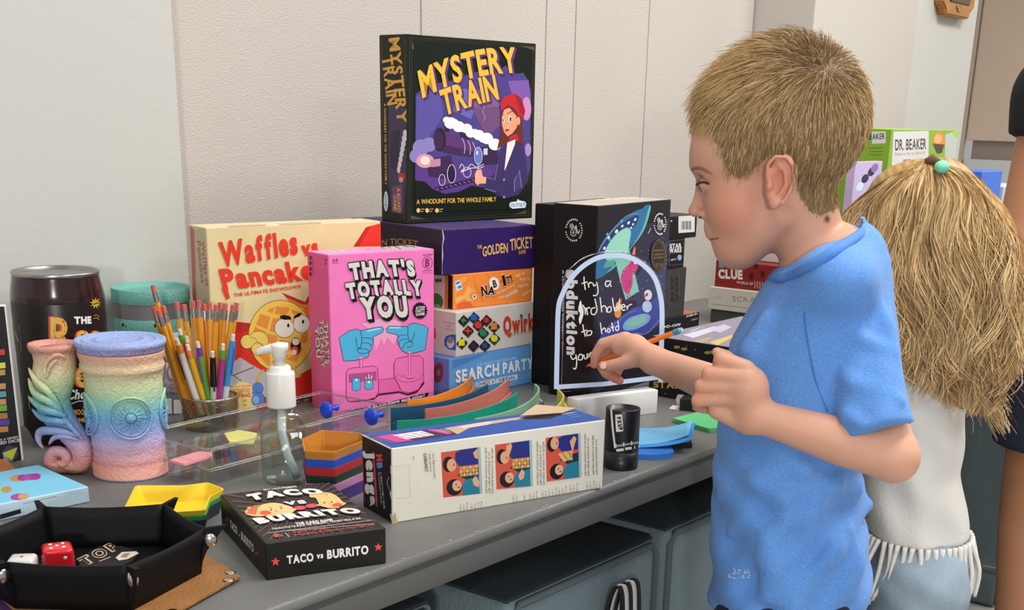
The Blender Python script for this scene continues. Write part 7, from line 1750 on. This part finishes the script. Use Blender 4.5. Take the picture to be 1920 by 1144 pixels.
hv = np.empty(len(me.vertices)*3, dtype=np.float32); me.vertex_normals.foreach_get('vector', hv); hv = hv.reshape(-1, 3)
gx_, gy_ = gpx(Pv); gs_ = .5 + .5*np.sin((gx_ - .22*(gy_ - 420) + 15*np.sin(gy_/34))/3.1)[:, None]; paint(me, L3('#8f6c40')*(1-gs_) + L3('#bb9560')*gs_); me.transform(Matrix.Translation(-GO)); hair_o = put('hair', me, HAIR, girl)
tie = gp(1766, 314, -.02)
def girl_locks(ng, nc, k=26):
    out, cols, wd_ = [], [], []
    cam2 = V3((EYE - GC).normalized())
    for g in range(ng):
        u = (g + rg.rand())/ng; v = rg.rand(); pony = g % 4 == 3
        if pony: p0 = gp(1766, 312, -.07); w = rg.rand(); mid = [(1800 + 22*w, 332 + 22*v), (1842 + 34*w, 410 + 40*v), (1858 + 46*w, 520 + 50*v), (1840 + 66*w, 630 + 90*v)]
        else:
            p0 = gp(1738 + 26*(u - .5) + 6*rg.normal(), 304 + 4*rg.rand(), -.03 - .045*v); e = u*1.2 - .17
            mid = [(1655 + 160*e, 338 + 30*abs(e - .6) + 8*v), (1612 + 215*e, 420 + 20*v), (1600 + 250*e, 530 + 25*v), (1640 + 225*e, 610 + 60*v*(.3 + .7*e) + 30*e), (1668 + 205*e, 655 + 40*e + 120*v*(.25 + .75*e))]
        ph, am, fr = .8*rg.normal() + 5*u, rg.uniform(.006, .0125), rg.uniform(14, 18)
        pts = [p0] + [gp(x, y, -.085 - .004*i + .012*rg.normal()) for i, (x, y) in enumerate(mid)]
        sp = spline(pts, 8); idx = np.linspace(0, len(sp)-1, k); Q = np.array([list(p) for p in sp]); A_ = np.stack([np.interp(idx, np.arange(len(sp)), Q[:, j]) for j in range(3)], 1)
        s = np.linspace(0, 1, k)[:, None]
        A_ = A_ + AXG[0]*(am*np.sin(ph + s*fr))*np.clip((s - .12)*2.2, 0, 1.3) + AXG[1]*(am*.9*np.cos(ph + s*fr))*np.clip((s - .12)*1.8, 0, 1)
        for _ in range(3):
            dd = girl_hairvol(A_.astype(np.float32))[:, None]; A_ = A_ + cam2*np.clip(.0035 - dd, 0, .05) - cam2*np.clip(dd - .010, 0, .03)*np.clip(1.3 - s*1.3, 0, 1)
        t = rg.rand()**.9; c0 = L3('#b58e5a')*(1-t) + L3('#e0c491')*t
        for _ in range(nc):
            off = rg.normal(size=(1, 3))*.0036; fl = 1 + .9*(s - .5); st_ = A_ + off*fl*np.clip(s*4 + .35, 0, 1) + AXG[0]*.0016*np.sin(rg.uniform(0, 6) + s*fr*1.3)*s
            if rg.rand() < .06: st_ = st_ + rg.normal(size=(1, 3))*.018*s**1.5
            out.append(st_); c = c0*rg.uniform(.82, 1.12); c = c*.7 if rg.rand() < .06 else c
            cols.append(c); wd_.append(rg.uniform(.0006, .0013))
    return np.array(out, dtype=np.float32), np.array(wd_, dtype=np.float32), np.array(cols, dtype=np.float32)
Sx, wd2, hc = girl_locks(165, 34)
hm = strands_mesh('hair_strands', Sx, wd2, hc); hm.transform(Matrix.Translation(-GO)); put('hair_strands', hm, HAIR, hair_o, kind='stuff')
th = bmesh.new(); bmesh.ops.create_icosphere(th, subdivisions=2, radius=.011); tme = bm_mesh(th, 'hair_tie'); tme.transform(Matrix.Diagonal((1.1, .9, .8, 1)))
put('hair_tie', tme, mat('mint_elastic', '#7fd0b0', .7), girl, True).location = gp(1766, 313, -.075) - GO
put('hair_top_knot', tube_mesh('knot', [gp(1735, 304, -.06) - GO, gp(1748, 298, -.06) - GO, gp(1762, 305, -.06) - GO], [.004, .007, .004], 10), mat('dark_hair_knot', '#6a4c30', .7), girl, True)

# ---------------------------------------------------------------- the adult at the right edge
VA = 2.12
AC_, AE_, AN_ = frame_at(1900, 600, VA, 0)
SA = mpp(VA, .8); AXA = rotax(AE_, AN_, 0)
def ap(x, y, d=0): return at_plane(x, y, AC_ + AN_*d, AN_)
ab_ = ap(2060, 700); AO = Vector((ab_.x, ab_.y, 0))
adult = thing('person', 'adult in a black top and navy shorts cut off by the right edge', 'person', AO)
SHO = ap(1985, 180, -.03); ELB = ap(1922, 420, -.05); WRI = ap(1935, 560, -.10)
SHO2 = ap(2185, 185, .04)
def adult_skin(P):
    d = s_ell(P, ap(2085, 420), (95*SA, .13, 330*SA), AXA)
    d = smin(d, s_cap(P, ap(2085, 120), ap(2085, 40), .055, .05), .03); d = smin(d, s_ell(P, ap(2085, -30), (100*SA, .075, 125*SA), AXA), .02)
    d = smin(d, s_cap(P, SHO, SHO2, .055, .055), .04); d = smin(d, chain(P, [SHO2, SHO2 - UPW*.28 + AE_*.03, SHO2 - UPW*.50], [.050, .040, .028]), .02)
    d = smin(d, chain(P, [SHO, ELB, WRI], [.050, .040, .028]), .02); d = smin(d, s_ell(P, ap(1940, 590, -.11), (.035, .018, .045), AXA), .015)
    for s, x0 in ((-1, 2005), (1, 2070)):
        hip = ap(x0, 720, s*.06); kn = ap(x0 - 72, 985, s*.06); an = Vector((kn.x, kn.y, .08)) + AE_*.01; cf = kn.lerp(an, .35) + AE_*.015
        d = smin(d, chain(P, [hip, kn, cf, an], [.088, .054, .056, .036]), .02); d = smin(d, s_cap(P, an - UPW*.045, an - AE_*.14 - UPW*.05, .034, .028), .02)
    return d
lo = [AO.x-.38, AO.y-.38, -.01]; hi = [AO.x+.38, AO.y+.38, ap(1995, -160).z + .02]
me, Pv = sdf_mesh('body', adult_skin, lo, hi, .008); paint(me, np.tile(L3('#b27f5e'), (len(Pv), 1))); me.transform(Matrix.Translation(-AO)); put('body', me, SKIN, adult)
def adult_top(P):
    d = s_ell(P, ap(2085, 420), (103*SA, .14, 320*SA), AXA); sl = smax(s_cap(P, SHO, ELB, .062, .058), (P - V3(SHO.lerp(ELB, .34))) @ V3((ELB-SHO).normalized()), .004)
    sl = smin(sl, smax(s_cap(P, SHO2, SHO2 - UPW*.28 + AE_*.03, .062, .058), SHO2.z - .10 - P[:, 2], .004), .01); d = smin(d, s_cap(P, SHO, SHO2, .064, .064), .04)
    return smax(smin(d, sl, .03), ap(2000, 720).z - P[:, 2], .004)
me, Pv = sdf_mesh('black_top', adult_top, [lo[0], lo[1], ap(2000, 760).z], [hi[0], hi[1], ap(2000, 60).z], .008); me.transform(Matrix.Translation(-AO)); put('black_top', me, mat('black_jersey', '#141416', .85), adult)
def adult_shorts(P):
    d = s_ell(P, ap(2060, 690), (110*SA, .15, 120*SA), AXA)
    for s, x0 in ((-1, 2005), (1, 2070)): hip = ap(x0, 720, s*.06); d = smin(d, smax(s_cap(P, hip, ap(x0 - 38, 850, s*.06), .104, .095), ap(1900, 815).z - P[:, 2], .004), .02)
    return d
me, Pv = sdf_mesh('shorts', adult_shorts, [lo[0], lo[1], ap(1900, 860).z], [hi[0], hi[1], ap(2000, 560).z], .008); me.transform(Matrix.Translation(-AO)); put('shorts', me, mat('navy_denim', '#1d2436', .85, bump=.2, bscale=300), adult)
hm_, _ = sdf_mesh('hair', lambda P: s_ell(P, ap(2090, -45), (110*SA, .085, 128*SA), AXA), [AO.x-.2, AO.y-.2, ap(1995, 10).z], [AO.x+.25, AO.y+.25, ap(1995, -200).z], .008); paint(hm_, np.tile(L3('#3a2a1e'), (len(hm_.vertices), 1))); hm_.transform(Matrix.Translation(-AO)); put('hair', hm_, HAIR, adult)

# ---------------------------------------------------------------- far table with more games
table2 = make_table('second grey folding table further along the wall behind the girl', 2.75, 4.6, yp-.78, yp-.02)
def farbox(label, x0, x1, yb, Y, d, h, **k):
    a = at_y(x0, yb, Y); b = at_y(x1, yb, Y); return Carton('game_box', label, 'game box', a.x, Y, 0, b.x - a.x, d, h, TZ, **k)
zt3 = at_y(1735, 243, 1.2).z
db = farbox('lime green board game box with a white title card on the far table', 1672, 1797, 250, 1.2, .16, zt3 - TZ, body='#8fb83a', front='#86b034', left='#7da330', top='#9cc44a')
K = crop(1500, 0, 2.86); A = db.f()
A.poly(K([(500, 705), (692, 700), (690, 880), (490, 890)]), '#d4d3cf'); A.stroke(K([(500, 705), (692, 700), (690, 880), (490, 890)]), 1.2, '#8a8f80', closed=True); A.text('DR. BEAKER', K(510, 806), K(676, 798), K(510, 748), '#2a2a2c', .02); A.text('Shake it, Stir it, Solve it!', K(508, 835), K(668, 826), K(508, 818), '#a05a60'); A.text('100', K(555, 868), K(592, 866), K(555, 855), '#3a3a3c', .02)
A.ell(*K(745, 755), 12, 17, '#d98a3a'); A.poly(K([(710, 770), (775, 775), (760, 820), (735, 825)]), '#4a3428'); A.ell(*K(740, 745), 7, 9, '#e8b070'); A.poly(K([(780, 720), (850, 700), (850, 850), (775, 850)]), '#b9c4bc'); A.ell(*K(835, 715), 5, 8, '#9ad04a')
A.make('front_artwork', db.root)
A = db.l(); A.poly(K([(385, 705), (460, 705), (460, 768), (385, 772)]), '#cfd0c8'); A.text('DR. BEAKER', K(310, 752), K(455, 745), K(310, 722), '#2a2a2c', .02)
for j in range(3): A.stroke(K([(370, 795+j*18), (440+(j % 2)*8, 793+j*18)]), .9, '#3a5a1a')
A.make('side_artwork', db.root)
a_ = at_y(1600, 350, 1.175)
lv = Carton('game_box', 'lavender and white game box leaning behind the boy on the far table', 'game box', a_.x, 1.175, 0, at_y(1650, 350, 1.175).x - a_.x, .02, at_y(1630, 303, 1.175).z - TZ, TZ, '#b9a4cc', front='#c3b4d6')
A = lv.f()
for x_, y_, c_ in ((1622, 335, '#3a2f4a'), (1634, 322, '#2f2a3a'), (1612, 350, '#d6e2ec'), (1640, 315, '#8a6ab0')): A.ell(x_, y_, 6, 9, c_, .5)
A.make('front_artwork', lv.root)
for lab, x0, x1, y0, col in (('bright blue game box on the far table beyond the ponytail', 1842, 1880, 322, '#3f6fd0'), ('pale grey box beside the blue one on the far table', 1882, 1930, 350, '#b9c0cc')):
    a_ = at_y(x0, y0, .95); b_ = at_y(x1, y0, .95); Carton('game_box', lab, 'game box', a_.x, .95, 0, max(.05, min(b_.x - a_.x, .5)), .15, max(.03, at_y(x0, y0, .95).z - TZ), TZ, col)
tt = at_y(1815, 1000, .86)
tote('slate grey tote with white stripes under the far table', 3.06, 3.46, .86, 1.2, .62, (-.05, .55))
